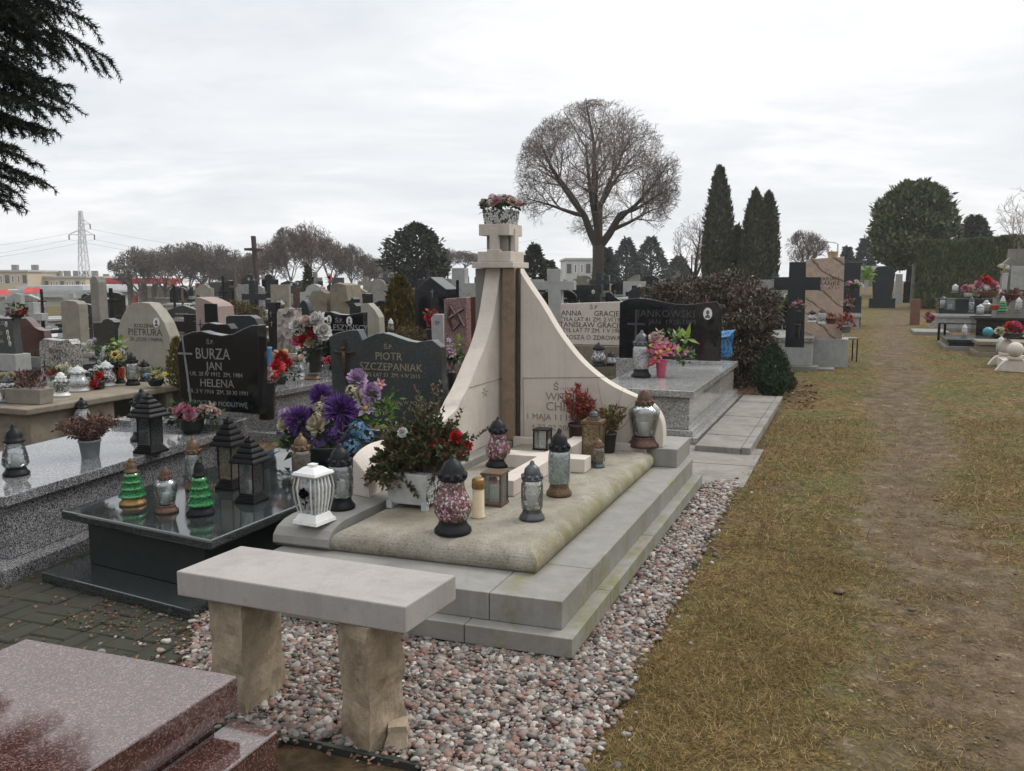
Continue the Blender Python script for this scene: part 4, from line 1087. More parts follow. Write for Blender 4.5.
o = lantern('box', 'clear glass cube lantern with a red topped candle beside the cream candle', 495, 504, ZS, 40, 22, 'glass_plain', 'bronze_metal', 'bronze_metal')
candle('cream grave candle with a golden lid beside the onion shaped lantern', 478.5, 517, ZS, 40, 15)
candle('short white candle with a red cap inside the bronze edged glass box', 493.5, 500.5, .366, 24, 9, 'candle_white', 'plastic_red')
lantern('jar', 'dark capped glass lantern holding a black cross, beside the white metal lantern', 341, 508, ZK, 66, 29, 'glass_clear', 'dark_plastic', 'dark_plastic')
o = [x for x in COL.objects if x.get('label', '').startswith('dark capped glass lantern holding')][0]; k = mpx(o.location)
mb = MB(); mb.box(-1.2*k, 1.2*k, -9.5*k, -8.5*k, 16*k, 40*k); mb.box(-5*k, -1.21*k, -9.5*k, -8.5*k, 30*k, 32.5*k); mb.box(1.21*k, 5*k, -9.5*k, -8.5*k, 30*k, 32.5*k); part('black_cross', mb, 'black_metal', o)
lantern('jar', 'smoky glass lantern with an amber dome cap in front of the purple bouquet', 302, 484, ZG, 52, 22, 'glass_brown', 'bronze_metal', 'bronze_metal')
# white metal lantern with slats and a black rose
loc = P(314.5, 521.5, ZK); k = mpx(loc)
o = thing('grave_lantern', 'white metal slatted lantern with a black rose, on the scrolled kerb front', 'lantern', loc, ROT - .12)
part('base', MB().frus(31*k, 31*k, 0, 29*k, 29*k, 4*k).frus(27*k, 27*k, 4*k, 22*k, 22*k, 10*k), 'white_paint', o, bevel=.002)
part('roof', MB().frus(26*k, 26*k, 47*k, 30*k, 30*k, 49*k).frus(30*k, 30*k, 49*k, 27*k, 27*k, 52*k).frus(24*k, 24*k, 52*k, 14*k, 14*k, 56*k).frus(6*k, 6*k, 56*k, 8*k, 8*k, 59*k), 'white_paint', o, bevel=.002)
for sx, sy in ((0,-1),(1,0),(0,1),(-1,0)):
    mb = MB()
    for q in range(6):
        u = (-1 + 2 * q / 5.)
        if sy == -1 and abs(u) < .5: continue
        f_ = lambda ww: (sx * ww + (u * ww if sx == 0 else 0), sy * ww + (u * ww if sy == 0 else 0))
        mb.tube([(*f_(10.5*k), 9*k), (*f_(13.2*k), 25*k), (*f_(14*k), 36*k), (*f_(12*k), 48*k)], [.0035, .0045, .0045, .0035], 4)
    part('slat_panel', mb, 'white_paint', o)
part('glass', MB().frus(19*k, 19*k, 10*k, 25*k, 25*k, 36*k).frus(25*k, 25*k, 36*k, 21*k, 21*k, 47*k), 'glass_frost', o)
part('back_panel', MB().box(-9*k, 9*k, 6*k, 6.5*k, 10*k, 46*k), 'white_paint', o)
mb = bloom('rose', (0, -15.2*k, 32*k), 5.2*k, (0, -1, 0))
mb.tube([(0,-14.2*k,30*k), (1.2*k,-13.4*k,22*k), (-1*k,-12.5*k,15*k)], .0025, 4); mb.leaf((0,-13.3*k,22*k), (1,0,.4), (0,-1,0), 5*k, 3*k); mb.leaf((0,-13.3*k,20*k), (-1,0,.4), (0,-1,0), 5*k, 3*k)
part('rose_ornament', mb, 'black_metal', o)
# black cross standing in the kerb lantern
# flower box on top of the tower
tp = mw(1.52, 2.94, 2.022); k = mpx(tp)
o = thing('flower_box', 'white flower box of faded pink and grey roses on top of the tower', 'flowers', tp, ROT)
part('box', MB().frus(.20, .20, 0, .225, .225, .105), 'lattice_white', o, bevel=.003)
mb = MB(); leaves_in(mb, (0, 0, .12), .155, .13, .06, 130, .06, .035); part('foliage', mb, 'leaf_mid', o)
for q in range(34):
    a = R.random() * 6.3; rr_ = .15 * R.random() ** .5
    c = (rr_ * math.cos(a), rr_ * math.sin(a) * .9, .145 + .055 * (1 - (rr_/.15)**2) + R.gauss(0, .01))
    part('blossom', bloom('rose' if q % 3 else 'hyd', c, R.uniform(.028, .04), (c[0]*4, c[1]*4 - .4, .8)), 'petal_' + R.choice(['rosegrey', 'pink', 'blush', 'rosegrey', 'white']), o)
# white planter with a bush and red carnations
loc = P(415, 505, ZS); k = mpx(loc)
o = thing('planter', 'white lattice planter with a dark reddish bush and scarlet flowers', 'planter', loc, ROT)
part('box', MB().frus(40*k, 34*k, 5*k, 46*k, 40*k, 36*k), 'white_plastic', o, bevel=.003)
for sx in (-1, 1):
    for sy in (-1, 1): part('foot', MB().box(sx*19*k - 3*k, sx*19*k + 3*k, sy*16*k - 3*k, sy*16*k + 3*k, 0, 8*k), 'white_plastic', o, bevel=.002)
part('lattice_panel', MB().box(20.6*k, 22.6*k, -17*k, 17*k, 6*k, 35*k), 'lattice_white', o)
st = MB(); lf = MB()
def sprays(n, c, sp, hh, lm, spread, drop=0., nl=20):
    for _ in range(n):
        a = R.random() * 2 * PI; s_ = R.random() ** .5
        tip = Vector(c) + Vector((math.cos(a) * sp * s_ * k, math.sin(a) * sp * .7 * s_ * k, hh * k * R.uniform(.5, 1.) * (1 - .55 * s_ * s_) - drop * k * s_))
        b = Vector(c) + Vector((R.gauss(0, 4*k), R.gauss(0, 4*k), 0)); m = b.lerp(tip, .5) + Vector((0, 0, 8*k))
        st.tube([b, m, tip], [.003, .002, .001], 3, False)
        for q in range(nl):
            u = .3 + .7 * q / nl; p = b.lerp(m, min(1, u*2)) if u < .5 else m.lerp(tip, u*2 - 1)
            d = ((tip - b).normalized() * .8 + Vector((R.gauss(0,.6), R.gauss(0,.6), R.gauss(0,.6)))).normalized()
            lf.leaf(p, d, (R.gauss(0,1), R.gauss(0,1), R.gauss(0,1)), lm * k * R.uniform(.8, 1.4), lm * k * .62)
sprays(190, (-14*k, 0, 30*k), 42, 66, 5., 1., 34, 26); sprays(170, (16*k, 0, 32*k), 44, 80, 5., 1., 8, 26); sprays(26, (26*k, 0, 36*k), 56, 100, 4.4, 1., 0, 38)
part('stems', st, 'wood_brown', o); part('foliage', lf, 'leaf_bush', o)
for (x, y, r_) in ((437, 443, 7), (456, 437, 7), (460, 450, 6), (402, 432, 5), (447, 453, 5), (468, 446, 5)):
    c = PD(x, y, loc.y - .10) - loc
    c = Matrix.Rotation(-(ROT), 3, 'Z') @ c
    part('blossom', bloom('peony', c, r_*k, (0, -.8, .5)), 'petal_' + ('white' if x == 402 else 'red'), o)
# purple bouquet at the back of the dark grave
bouquet('large bouquet of purple chrysanthemums cream roses lilac callas and blue hydrangea', 330, 462, ZG,
    [(301,421,15,'mum','purple',-.05),(340,411,17,'mum','purple',-.08),(322,397,13,'mum','purple',.02),(333,432,10.4,'hyd','purple',-.1),(318,418,7.8,'hyd','cream',-.1),(316,424,10.4,'rose','cream',-.12),(320,407,6.5,'hyd','cream',-.08),
     (285,414,7.8,'rose','lilac',0),(284,424,7.8,'rose','cream',-.02),(293,436,6.5,'rose','cream',0),(283,434,7.8,'hyd','violetdark',0),(296,429,7.8,'hyd','purple',-.05),(315,431,6.5,'hyd','lilac',-.1),
     (352,391,7.8,'hyd','cream',0),(361,396,9.1,'rose','cream',.02),(358,377,10.4,'peony','lilac',.05),(371,392,10.4,'peony','lilac',0),(366,408,14.3,'lily','lilac',-.05),(380,384,7.8,'lily','pink',.04),
     (357,428,10.4,'hyd','blue',-.1),(365,436,10.4,'hyd','blue',-.1),(352,446,10.4,'hyd','blue',-.1),(345,436,9.1,'hyd','violetdark',-.08),(320,446,11.7,'hyd','violetdark',-.06),(304,440,7.8,'rose','lilac',-.05),(337,440,7.8,'hyd','violetdark',-.08)],
    [(325,432,40,22,170,13,'leaf_dark'),(375,415,22,16,120,9,'leaf_bright'),(384,403,16,12,60,9,'leaf_mid'),(300,446,20,10,70,14,'leaf_mid'),(345,420,30,22,90,11,'leaf_mid')], ('bowl', 60, 20, 'black_pot'), 'bouquet')
tr = thing('paper_card', 'folded white card leaning beside the bouquet', 'card', P(294, 470, ZG), .5)
part('leaf', MB().prism([(-.03, 0), (.03, 0), (.025, .11)], -.001, .001, lambda u, v, h: (u, h + v * .3, v)), 'white_paint', tr)
# red heath and yellow plant before the right wing
shrubpot('bushy red leaved heath in a dark pot before the engraved wing', 578, 447, .352, 0, 44, 23, 42, 5, 'leaf_red', (20, 24, 'wood_dark'), n_leaf=16)
shrubpot('thin yellow green plant with long bare twigs in a black pot', 608, 452, .352, 0, 34, 24, 34, 6, 'leaf_yellowgreen', (17, 20, 'black_pot'), n_leaf=11)
o = bpy.data.objects[[x.name for x in COL.objects if x.get('label', '').startswith('thin yellow')][0]]
mb = MB(); k = mpx(o.location)
for x, y in ((623,388),(632,402),(640,408),(597,378),(590,392)): 
    c = PD(x, y, o.location.y) - o.location; mb.tube([(0, 0, 16*k), (c.x * .45, .02, c.z * .55), c], [.0025, .002, .001], 4)
part('twigs', mb, 'leaf_red', o)

# ------------------------------------------------------------------ on the dark green grave
lantern('tree', 'fir tree shaped green glass lantern with golden cap and foot', 133, 504, ZG, 47, 26, 'glass_green', 'bronze_metal', 'gold_metal')
lantern('tree', 'fir tree shaped green glass lantern with black foot, nearer to the bench', 201, 514, ZG, 56, 27, 'glass_green', 'dark_plastic', 'dark_plastic')
lantern('urn', 'small clear glass urn lantern with copper cap between the two green ones', 167, 512, ZG, 46, 23, 'glass_clear', 'copper_metal', 'copper_metal')
lantern('jar', 'clear glass lantern with a round brown cap behind the right green tree lantern', 195, 489, ZG, 54, 19, 'glass_clear', 'bronze_metal', 'bronze_metal')
lantern('pagoda', 'black pagoda roofed lantern with a red topped candle, the nearer of a pair', 252, 501, ZG, 67, 43, 'glass_plain', 'black_metal', 'black_metal')
lantern('pagoda', 'black pagoda roofed lantern with smoky panes, the farther of a pair', 231, 488, ZG, 73, 39, 'glass_brown', 'black_metal', 'black_metal')
# ------------------------------------------------------------------ on the speckled grave
lantern('cone', 'clear glass bell lantern with black cap and foot near the left edge', 16.5, 475, ZL, 52, 25, 'glass_clear', 'dark_plastic', 'dark_plastic')
shrubpot('dry pinkish heather in a pale grey pot on the glossy granite', 90.5, 457, ZL, 0, 90, 33, 30, 5, 'leaf_heather', (21, 18, 'grey_pot'), spread=1., n_leaf=15)
lantern('pagoda', 'black pagoda roofed lantern with clear panes behind the pink posy', 151, 452, ZL, 60, 42, 'glass_plain', 'black_metal', 'black_metal')
lantern('jar', 'frosted glass lantern with a dark cap just behind the pagoda lantern', 144, 440, ZL, 52, 26, 'glass_frost', 'dark_plastic', 'dark_plastic')
bouquet('low posy of pink and blush roses in a dark bowl before the black headstone', 192, 433, ZL,
    [(178,411,7,'rose','pink',-.05),(190,414,7.5,'rose','pink',-.08),(184,407,6,'rose','pink',0),(170,411,4,'rose','blush',0),(203,409,6,'peony','blush',-.02),(211,407,7,'lily','blush',-.03),(216,412,5,'peony','blush',0),(168,418,4,'sprig','cream',-.03)],
    [(192,415,25,9,120,9,'leaf_dark'),(180,413,20,10,60,8,'leaf_mid'),(214,416,12,7,40,7,'leaf_mid')], ('bowl', 26, 16, 'black_pot'))
bouquet('pink hydrangeas with lime leaves in a tall black vase beside the black headstone', 267, 419, ZL + .05,
    [(247,372,8,'peony','pink',-.05),(257,362,7,'hyd','lilac',0),(255,354,5,'hyd','pink',0),(266,374,8,'peony','blush',-.04),(258,374,8,'hyd','lilac',-.06),(275,376,7,'hyd','red',0),(277,366,8,'peony','red',.08)],
    [(243,358,9,8,10,12,'leaf_bright'),(246,384,9,8,12,13,'leaf_bright'),(262,380,15,10,50,9,'leaf_dark'),(237,368,5,5,8,7,'leaf_bright')], ('vase', 20, 38, 'black_pot'))
def zD(px, py, D): return PD(px, py, D).z
def lanD(kd, label, px, py, D, h, w_, *a, **k): return lantern(kd, label, px, py, zD(px, py, D), h, w_, *a, **k)
def bouD(label, px, py, D, *a, **k): return bouquet(label, px, py, zD(px, py, D), *a, **k)
def grave(label, corner, wid, ln, tiers, cat_='grave', fr=None, name='grave', grp=None):
    """corner = front right corner on the ground; tiers: (name, inset, z0, z1, mat)"""
    u = Vector((UX, UY, 0)); w_ = Vector((-UY, UX, 0)); c = Vector(corner); c.z = gh(c.x, c.y)
    o = thing(name, label, cat_, c, 0., grp)
    for nm, ins, z0, z1, mat in tiers:
        f = lambda a, b, z: w_ * a + u * b + Vector((0, 0, z))
        mb = MB().box(ins, wid - ins, ins, ln - ins, z0, z1, f); mb.f = [tuple(reversed(q)) for q in mb.f]
        part(nm, mb, mat, o, bevel=.007)
    return o
# ---- right: pale granite grave with black stone
grave('pale granite grave on stepped plinth holding pink lilies and a blue print bag', mw(.326, 4.93), 1.12, 3.45,
    [('plinth', 0, -.05, .075, 'granite_pale'), ('step', .05, .076, .135, 'granite_pale'), ('body', .10, .136, .455, 'granite_pale'), ('cover_slab', .055, .456, .525, 'granite_pale')])
ZR = .526
pp = [(622,359),(622,303),(630,299),(640,298),(652,299.5),(664,302),(676,304),(690,304),(702,302),(712,301),(716,308),(716,359)]
stoneat('wide black headstone with a wavy top and an oval portrait beside the rusty bush', 'headstone', pp, 10.9, 'granite_black', .11, .03, 'granite_pale',
    [('JANKOWSKI', 666, 314, 8.6, 'letter_faint'), ('JAN  1928-1999', 672, 322, 6, 'letter_faint')], [(638, 310, 17, 48, 'letter_faint')], [(704, 313, 8, 11)])
lantern('jar', 'frosted glass lantern with a grey dome cap on the pale granite grave', 641, 377, ZR, 47, 20, 'glass_frost', 'grey_metal', 'dark_plastic')
bouquet('tall bunch of hot pink lilies with green leaves in a red glass vase', 661, 377, ZR,
    [(650,346,11.6,'lily','hotpink',-.05),(660,352,13.0,'lily','hotpink',-.08),(668,350,11.6,'lily','hotpink',-.05),(655,358,11.6,'lily','hotpink',-.08),(650,364,10.2,'lily','hotpink',-.05),(659,334,7.2,'sprig','blush',0),(676,350,10.2,'lily','pink',0),(662,343,10.2,'lily','pink',0),(646,352,8.7,'lily','pink',0),(684,351,7.2,'lily','pink',0),(655,338,7.2,'rose','blush',0)],
    [(682,340,7,8,14,13,'leaf_bright'),(684,356,9,8,40,8,'leaf_mid'),(648,348,12,12,40,8,'leaf_dark'),(670,336,9,6,24,8,'leaf_mid')], ('vase', 12, 17, 'petal_hotpink'))
lantern('jar', 'slender glass lantern with golden cap and foot before the wide black headstone', 697, 361, ZR, 28, 11, 'glass_clear', 'gold_metal', 'gold_metal')
loc = P(721, 356.5, ZR + .02); k = mpx(loc)
o = thing('gift_bag', 'crumpled blue printed bag standing beside the wide black headstone', 'bag', loc, ROT)
part('bag', rough([Vector((-10*k,-4*k,0)), Vector((10*k,-4*k,0)), Vector((10*k,5*k,0)), Vector((-10*k,5*k,0))], 0, 23*k, 5, .02, 3, -.12), 'foil_blue', o)
part('flap', MB().add([(-12*k,-5*k,20*k),(11*k,-5*k,24*k),(13*k,5*k,27*k),(-9*k,5*k,24*k),(-13*k,-7*k,17*k),(9*k,-8*k,21*k)], [(0,1,2,3),(4,5,1,0)]), 'foil_blue', o)
lantern('bulb', 'round white and silver mosaic lantern beyond the curved wing', 598.5, 366, .42, 24, 15, 'mosaic_white', 'dark_plastic', 'dark_plastic')
lantern('cone', 'small dark capped lantern beside the round mosaic lantern', 611, 366, .42, 15, 11, 'glass_frost', 'dark_plastic', 'dark_plastic')
# cream stone with black writing
stoneat('low cream headstone with black lettering on a grey block plinth', 'headstone', [(562,345),(562,304),(626,301),(626.5,344)], 12.2, 'limestone', .12, .10, 'old_stone',
    [('Ś P', 594, 307.5, 4.5, 'letter_black'), ('ANNA      GRACJEK', 593, 313.5, 6.2, 'letter_black'), ('ŻYŁA LAT 81 ZM. 2 VI 1971', 593, 319.5, 4.8, 'letter_black'), ('STANISŁAW GRACJEK', 592, 325, 6.2, 'letter_black'), ('ŻYŁ LAT 77 ZM. 1 V 1966', 593, 330.5, 4.8, 'letter_black'), ('PROSZĄ O ZDROWAŚ', 594, 337.5, 5.2, 'letter_black')])
stoneat('pale speckled stone cross bearing a dark figure of Christ behind the curved wing', 'headstone', [(551,345),(549,290),(536,290),(536,281),(548,281),(548,269),(561,269),(561,281),(574,281),(574,290),(561.5,290),(563,345)], 12.8, 'terrazzo', .14, .08, name='cross_monument')
# concrete kerb path beside
c = P(750, 457); u = Vector((UX, UY, 0)); wv = Vector((-UY, UX, 0))
o = thing('stone_path_slab', 'raised row of grey concrete slabs with kerb between granite grave and grass', 'paving slabs', (c.x, c.y, 0))
for q in range(6):
    f = lambda a, b, z: wv * a + u * (b + .62 * q) + Vector((0, 0, z))
    mb = MB().box(.085, .50, 0, .612, -.05, .075 + .004 * (q % 2), f); mb.f = [tuple(reversed(x)) for x in mb.f]; part('slab', mb, 'concrete', o, bevel=.008)
    mb = MB().box(0, .08, .002, .610, -.05, .082, f); mb.f = [tuple(reversed(x)) for x in mb.f]; part('kerb', mb, 'concrete', o, bevel=.008)
o = thing('flat_slab', 'flat weathered concrete slab behind the pale family grave, beside the pebbles', 'paving slabs', mw(.2, 3.9))
for b0 in (3.3, 4.1): mpart('slab', mbx(-.30, .55, b0, b0 + .78, -.03, .018), 'concrete', o, .006)

# ---- rusty rhododendron-like bush and dwarf conifer
def bush(label, D, blobs, n, l, mat, name='bush', cat_='bush', stems=14, cup=0.):
    cx = sum(b[0] for b in blobs) / len(blobs); c0 = PD(cx, 380, D); g = gh(c0.x, D)
    o = thing(name, label, cat_, (c0.x, D, g)); k = D / F
    mb = MB(); tot = sum(b[2] * b[3] for b in blobs); st = MB()
    for (x, y, rx, ry, *dd) in blobs:
        c = PD(x, y, D + (dd[0] if dd else 0)); c = Vector((c.x - c0.x, c.y - D, c.z - g))
        for _ in range(int(n * rx * ry / tot)):
            while True:
                q = Vector((R.uniform(-1,1), R.uniform(-1,1), R.uniform(-1,1)))
                if .3 < q.length < 1 and mn.noise(q * 2.3 + Vector((x * .1, y * .1, 0))) > -.02: break
            p = c + Vector((q.x * rx * k, q.y * min(rx, ry) * k, q.z * ry * k))
            if p.z < .02: continue
            d = (q * .7 + Vector((R.gauss(0,.5), R.gauss(0,.5), R.gauss(-.25,.5)))).normalized()
            mb.leaf(p, d, (R.gauss(0,.6), R.gauss(0,.6), 1), l * R.uniform(.6, 1.2), l * .36, .3)
        for _ in range(stems):
            q = Vector((R.uniform(-.8,.8), R.uniform(-.6,.6), R.uniform(-.2,.9)))
            p = c + Vector((q.x * rx * k, q.y * rx * k, q.z * ry * k)); b = Vector((c.x * .6, c.y * .6, 0))
            st.tube([b, b.lerp(p, .5) + Vector((R.gauss(0,.05), R.gauss(0,.05), .06)), p], [.012, .008, .003], 4, False)
    part('branches', st, 'bark', o); part('foliage', mb, mat, o)
    return o
bush('big bush of rusty drooping leaves beside and behind the wide black headstone', 12.2,
    [(690,293,36,17,.6),(732,288,30,18,.4),(752,312,30,26),(740,345,24,34),(758,345,20,28),(768,306,12,18,.3),(742,382,20,14),(660,292,20,10,.8)], 10000, .085, 'leaf_rhodo')
def leafy(label, px, D, ytop, halfw, prof, n, card, mat, name='thuja_tree', cat_='tree', ybase=None, trunk=.0, lump=.25, vert=.8, tr_r=None, grp=None, seed=1, sy=1.):
    c0 = PD(px, 300, D); g = gh(c0.x, D) if ybase is None else PD(px, ybase, D).z
    H_ = PD(px, ytop, D).z - g; r0 = halfw * D / F
    o = thing(name, label, cat_, (c0.x, D, g), 0., grp)
    mb = MB(); rr_ = random.Random(seed)
    for _ in range(n):
        u = rr_.random(); a = rr_.random() * 2 * PI
        pr = prof(u)
        lum = 1 + lump * mn.noise(Vector((math.cos(a) * 1.6, math.sin(a) * 1.6, u * 5 + seed)))+ lump * .6 * mn.noise(Vector((math.cos(a) * 5, math.sin(a) * 5, u * 16 + seed)))
        r_ = r0 * pr * lum * (1 - .45 * rr_.random() ** 1.6)
        z = trunk + u * (H_ - trunk)
        if rr_.random() < .12: r_ *= 1 + rr_.random() * .14; z += rr_.random() * card * .6
        d = Vector((math.cos(a) * (1 - vert), math.sin(a) * (1 - vert), vert)) + Vector((rr_.gauss(0,.35), rr_.gauss(0,.35), rr_.gauss(0,.35)))
        mb.leaf((r_ * math.cos(a), r_ * math.sin(a) * sy, z), d, (math.cos(a) + rr_.gauss(0,.4), math.sin(a) + rr_.gauss(0,.4), rr_.gauss(0,.4)), card * rr_.uniform(.6, 1.3), card * rr_.uniform(.35, .6))
    tr = MB(); tr_r = tr_r or r0 * .12
    tr.tube([(0,0,-.1), (0,0,trunk + .3), (0,0,H_ * .8)], [tr_r, tr_r * .8, tr_r * .2], 8)
    for q in range(10 if trunk else 6):
        a = q * 2.4; u = .05 + .08 * q; z = trunk + u * (H_ - trunk)
        tr.tube([(0,0,z), (r0*prof(u)*.75*math.cos(a), r0*prof(u)*.75*math.sin(a), z + r0*.5)], [tr_r * .4, tr_r * .1], 4)
    part('trunk', tr, 'bark', o); part('crown', mb, mat, o)
    return o
col_p = lambda u: min(1., (u * 9 + .35)) * (1 - max(0, (u - .35) / .65) ** 2.2) ** .8
cone_p = lambda u: (1 - u) ** .85 * min(1, .5 + u * 6) + .02
egg_p = lambda u: math.sin(PI * min(1, max(0, .08 + u * .92)) ** .8) ** .7
dome_p = lambda u: max(.03, (1 - (abs(u - .42) / .6) ** 2.3)) ** .5
leafy('small green dwarf conifer at the foot of the rusty bush', 775, 11.3, 346, 17, egg_p, 3600, .06, 'shrub_green', 'dwarf_conifer', 'shrub', lump=.25)
leafy('small dark dwarf conifer crouching lower right of the other one', 790, 11.7, 372, 9, egg_p, 900, .05, 'thuja', 'dwarf_conifer', 'shrub')
# ---- black cross grave
cc = P(812, 377)
grave('terrazzo grave under the big black cross', (cc.x, cc.y, 0), 1.15, 2.1, [('plinth', -.08, -.05, .07, 'concrete'), ('body', .02, .071, .46, 'terrazzo'), ('cover_slab', 0, .461, .54, 'granite_speckle')])
stoneat('big plain black stone cross beside the rusty bush', 'cross', [(786,347),(787,290),(774,290),(774,277),(787,277),(787,262),(801.5,262),(802,277),(815,277),(815,290),(802,290),(803,347)], 12.75, 'granite_slate', .16, .03, name='cross_monument', plinth=False)
o = stoneat('tall beige sandstone slab with dark diagonal veins right of the black cross', 'headstone', [(803,338),(803,262),(808,259),(838,257),(839.5,338)], 14.6, 'veined_stone', .22, .10, 'terrazzo',
    [('MARIAN', 825, 279, 4.6, 'letter_black'), ('FRANKE', 825, 283.5, 5, 'letter_black'), ('ŻYŁ LAT 61', 825, 288, 3.6, 'letter_black')])
bouD('round yellow pot with a faded top on the veined sandstone slab', 832.5, 257.5, 14.6, [], [(832, 253, 5, 2, 10, 3, 'leaf_ochre')], ('pot', 11, 6, 'candle_cream'), 'pot', 'flower_pot')
cc = P(848, 352)
grave('flat grey slate slab grave beside the path with a metal stand', (cc.x - .15, cc.y, 0), 1.1, 2.0, [('plinth', 0, -.05, .06, 'concrete'), ('cover_slab', .05, .061, .17, 'granite_slate')])
o = thing('plant_stand', 'small plant stand with pale top and black metal legs beside the path', 'stand', PD(850, 335, 15.2)); o.location.z = gh(o.location.x, 15.2)
part('top', MB().box(-.20, .13, -.13, .13, .40, .43), 'concrete', o, bevel=.004)
for x, y in ((-.17,-.1),(.1,-.1),(-.17,.1),(.1,.1)): part('leg', MB().tube([(x,y,0),(x,y,.40)], .012, 6), 'black_metal', o)
bouD('dark dried wreath on the pale topped plant stand', 846, 311, 15.2, [(842,306,3,'hyd','violetdark',0),(849,306,3,'hyd','rosegrey',0)], [(845,302,9,10,120,5,'leaf_heather')], ('bowl', 12, 5, 'black_pot'))
bouD('russet potted shrub at the edge of the flat slate slab', 846, 333, 14.2, [], [(845,323,9,8,120,5,'leaf_red')], ('pot', 10, 7, 'grey_pot'), 'plant')
lanD('jar', 'white glass lantern before the veined sandstone slab', 822, 324, 14., 17, 8, 'glass_frost', 'copper_metal', 'white_plastic')
lanD('bulb', 'pale blue round lantern before the veined sandstone slab', 812, 322, 13.9, 12, 9, 'mosaic_white', 'dark_plastic', 'white_plastic')
bouD('box of rusty leaves standing right of the pale blue round lantern', 831, 324, 14., [], [(831,318,5,3,40,4,'leaf_red')], ('pot', 10, 6, 'terracotta'), 'plant')
bouD('arching pink stems tied to the black cross', 797, 338, 12.3, [(794,304,3,'hyd','rosegrey',0),(800,302,3,'hyd','pink',0),(804,306,3,'hyd','rosegrey',0)], [(797,306,8,5,50,4,'leaf_heather'),(782,308,3,8,20,6,'leaf_bright')], ('vase', 6, 14, 'black_pot'))
c = P(842, 377)
o = thing('flat_slab', 'two worn flat stone slabs in the grass right of the terrazzo grave', 'paving slabs', (c.x - .3, c.y, 0))
for q in range(2):
    f = lambda a, b, z: wv * a + u * (b + .85 * q) + Vector((0, 0, z + gh(c.x, c.y)))
    mb = MB().box(-.15, .32, 0, .8, -.05, .03, f); mb.f = [tuple(reversed(x)) for x in mb.f]; part('slab', mb, 'concrete', o, bevel=.01)

# ---- far end of the path, left side
stoneat('black polished stone with a plain flat top at the far left of the path', 'headstone', [(840,296),(840,262),(858,263),(858,296)], 24, 'granite_slate', .14, .06, slab=(1.6, .35, 'granite_pale'))
stoneat('large dark rounded stone at the very end of the path', 'headstone', [(874,298),(872,272),(876,267),(884,266),(890,268),(892,274),(890,298)], 33, 'granite_slate', .4, .05)
bouD('bright green spray of leaves beside the dark rounded stone', 866, 290, 26, [], [(866,276,6,7,90,6,'leaf_bright')], ('vase', 5, 10, 'white_plastic'))
bouD('pink and white flowers on the pale slab at the far left of the path', 852, 288, 23.5, [(849,284,4,'hyd','pink',0),(856,283,4,'hyd','cream',0),(861,285,3,'rose','white',0)], [(853,286,8,3,50,4,'leaf_mid')], ('bowl', 10, 4, 'black_pot'))
for k_, (x, y, D, s_, t_, kd, lb) in enumerate([(898,296,36,6,22,'flat','small grey headstone under the big evergreen tree'),(907,297,37,7,16,'soft','dark rounded headstone under the big evergreen tree'),(915,296,38,10,12,'flat','brown low headstone in front of the hedge end')]):
    stoneat(lb, 'headstone', shp(kd, x - s_/2, x + s_/2, y - t_, y), D, ['terrazzo', 'granite_black', 'terracotta'][k_], .14, .05)
stoneat('narrow pale post standing at the hedge end', 'post', [(910.5,296),(911,264),(914,264),(914,296)], 34, 'concrete', .14, .0, name='post')

# ---- right side of the path
def gslab(label, px, py, wid, ln, z, mat, mat2=None, grp=None):
    c = P(px, py); 
    for _ in range(6): c = P(px, py, gh(c.x, c.y))
    w_ = Vector((UY, -UX, 0))
    o = thing('grave', label, 'grave', c, 0., grp)
    for nm, i0, z0, z1, m in (('plinth', 0, -.05, .08, mat2 or mat), ('body', .07, .081, z - .07, mat), ('cover_slab', .03, z - .069, z, mat)):
        f = lambda a, b, zz: w_ * a + Vector((UX, UY, 0)) * b + Vector((0, 0, zz))
        part(nm, MB().box(i0, wid - i0, i0, ln - i0, z0, z1, f), m, o, bevel=.008)
    return o
# ball grave: pale stone kerb with stone balls
cb_ = P(989, 377)
o = thing('ball_grave', 'pale stone grave with two stone balls and curved front steps at right edge', 'grave', cb_)
Uv = Vector((UX, UY, 0)); Wv = Vector((UY, -UX, 0))
fb = lambda a, b, z: Wv * a + Uv * b + Vector((0, 0, z))
part('step', MB().box(0, 1.0, 0, 1.05, -.05, .06, fb), 'limestone', o, bevel=.01)
part('riser', MB().box(.22, .36, .08, .97, .061, .27, fb), 'limestone', o, bevel=.008)
part('bed', MB().box(.361, 1.6, .10, .95, .0, .22, fb), 'old_stone_pale', o, bevel=.008)
for b in (.0, .93):
    pl = cat([(-.02, .061), (.05, .075), (.10, .13), (.16, .22), (.22, .28), (.30, .30)]) + [(1.8, .30), (1.8, .061)]
    mb = MB().prism(pl[::-1], b - .02, b + .12, lambda u_, v, h: fb(u_, h, v)); part('curved_kerb', mb, 'limestone', o, bevel=.006)
    part('pedestal', MB().box(.26, .46, b - .04, b + .14, .301, .345, fb), 'limestone', o, bevel=.006)
    part('stone_ball', MB().ball(fb(.36, b + .05, .345 + .118), .125, 24), 'limestone', o, smooth=True)
lantern('jar', 'pale frosted lantern between the two stone balls', 1000, 356, .24, 20, 10, 'glass_frost', 'white_plastic', 'terracotta')
def rz(px, py, D): return zD(px, py, D)
gslab('small low slate grave with white rim left of the ball grave', 945, 350, 1.0, 1.7, .22, 'granite_slate', 'concrete')
gslab('long black granite grave with a pale edge carrying lanterns, right of the path', 972, 342, 2.6, 1.1, .55, 'granite_black', 'concrete')
gslab('grey granite grave with wide top, behind the black bench posts', 930, 331, 1.9, 1.1, .42, 'granite_pale', 'concrete')
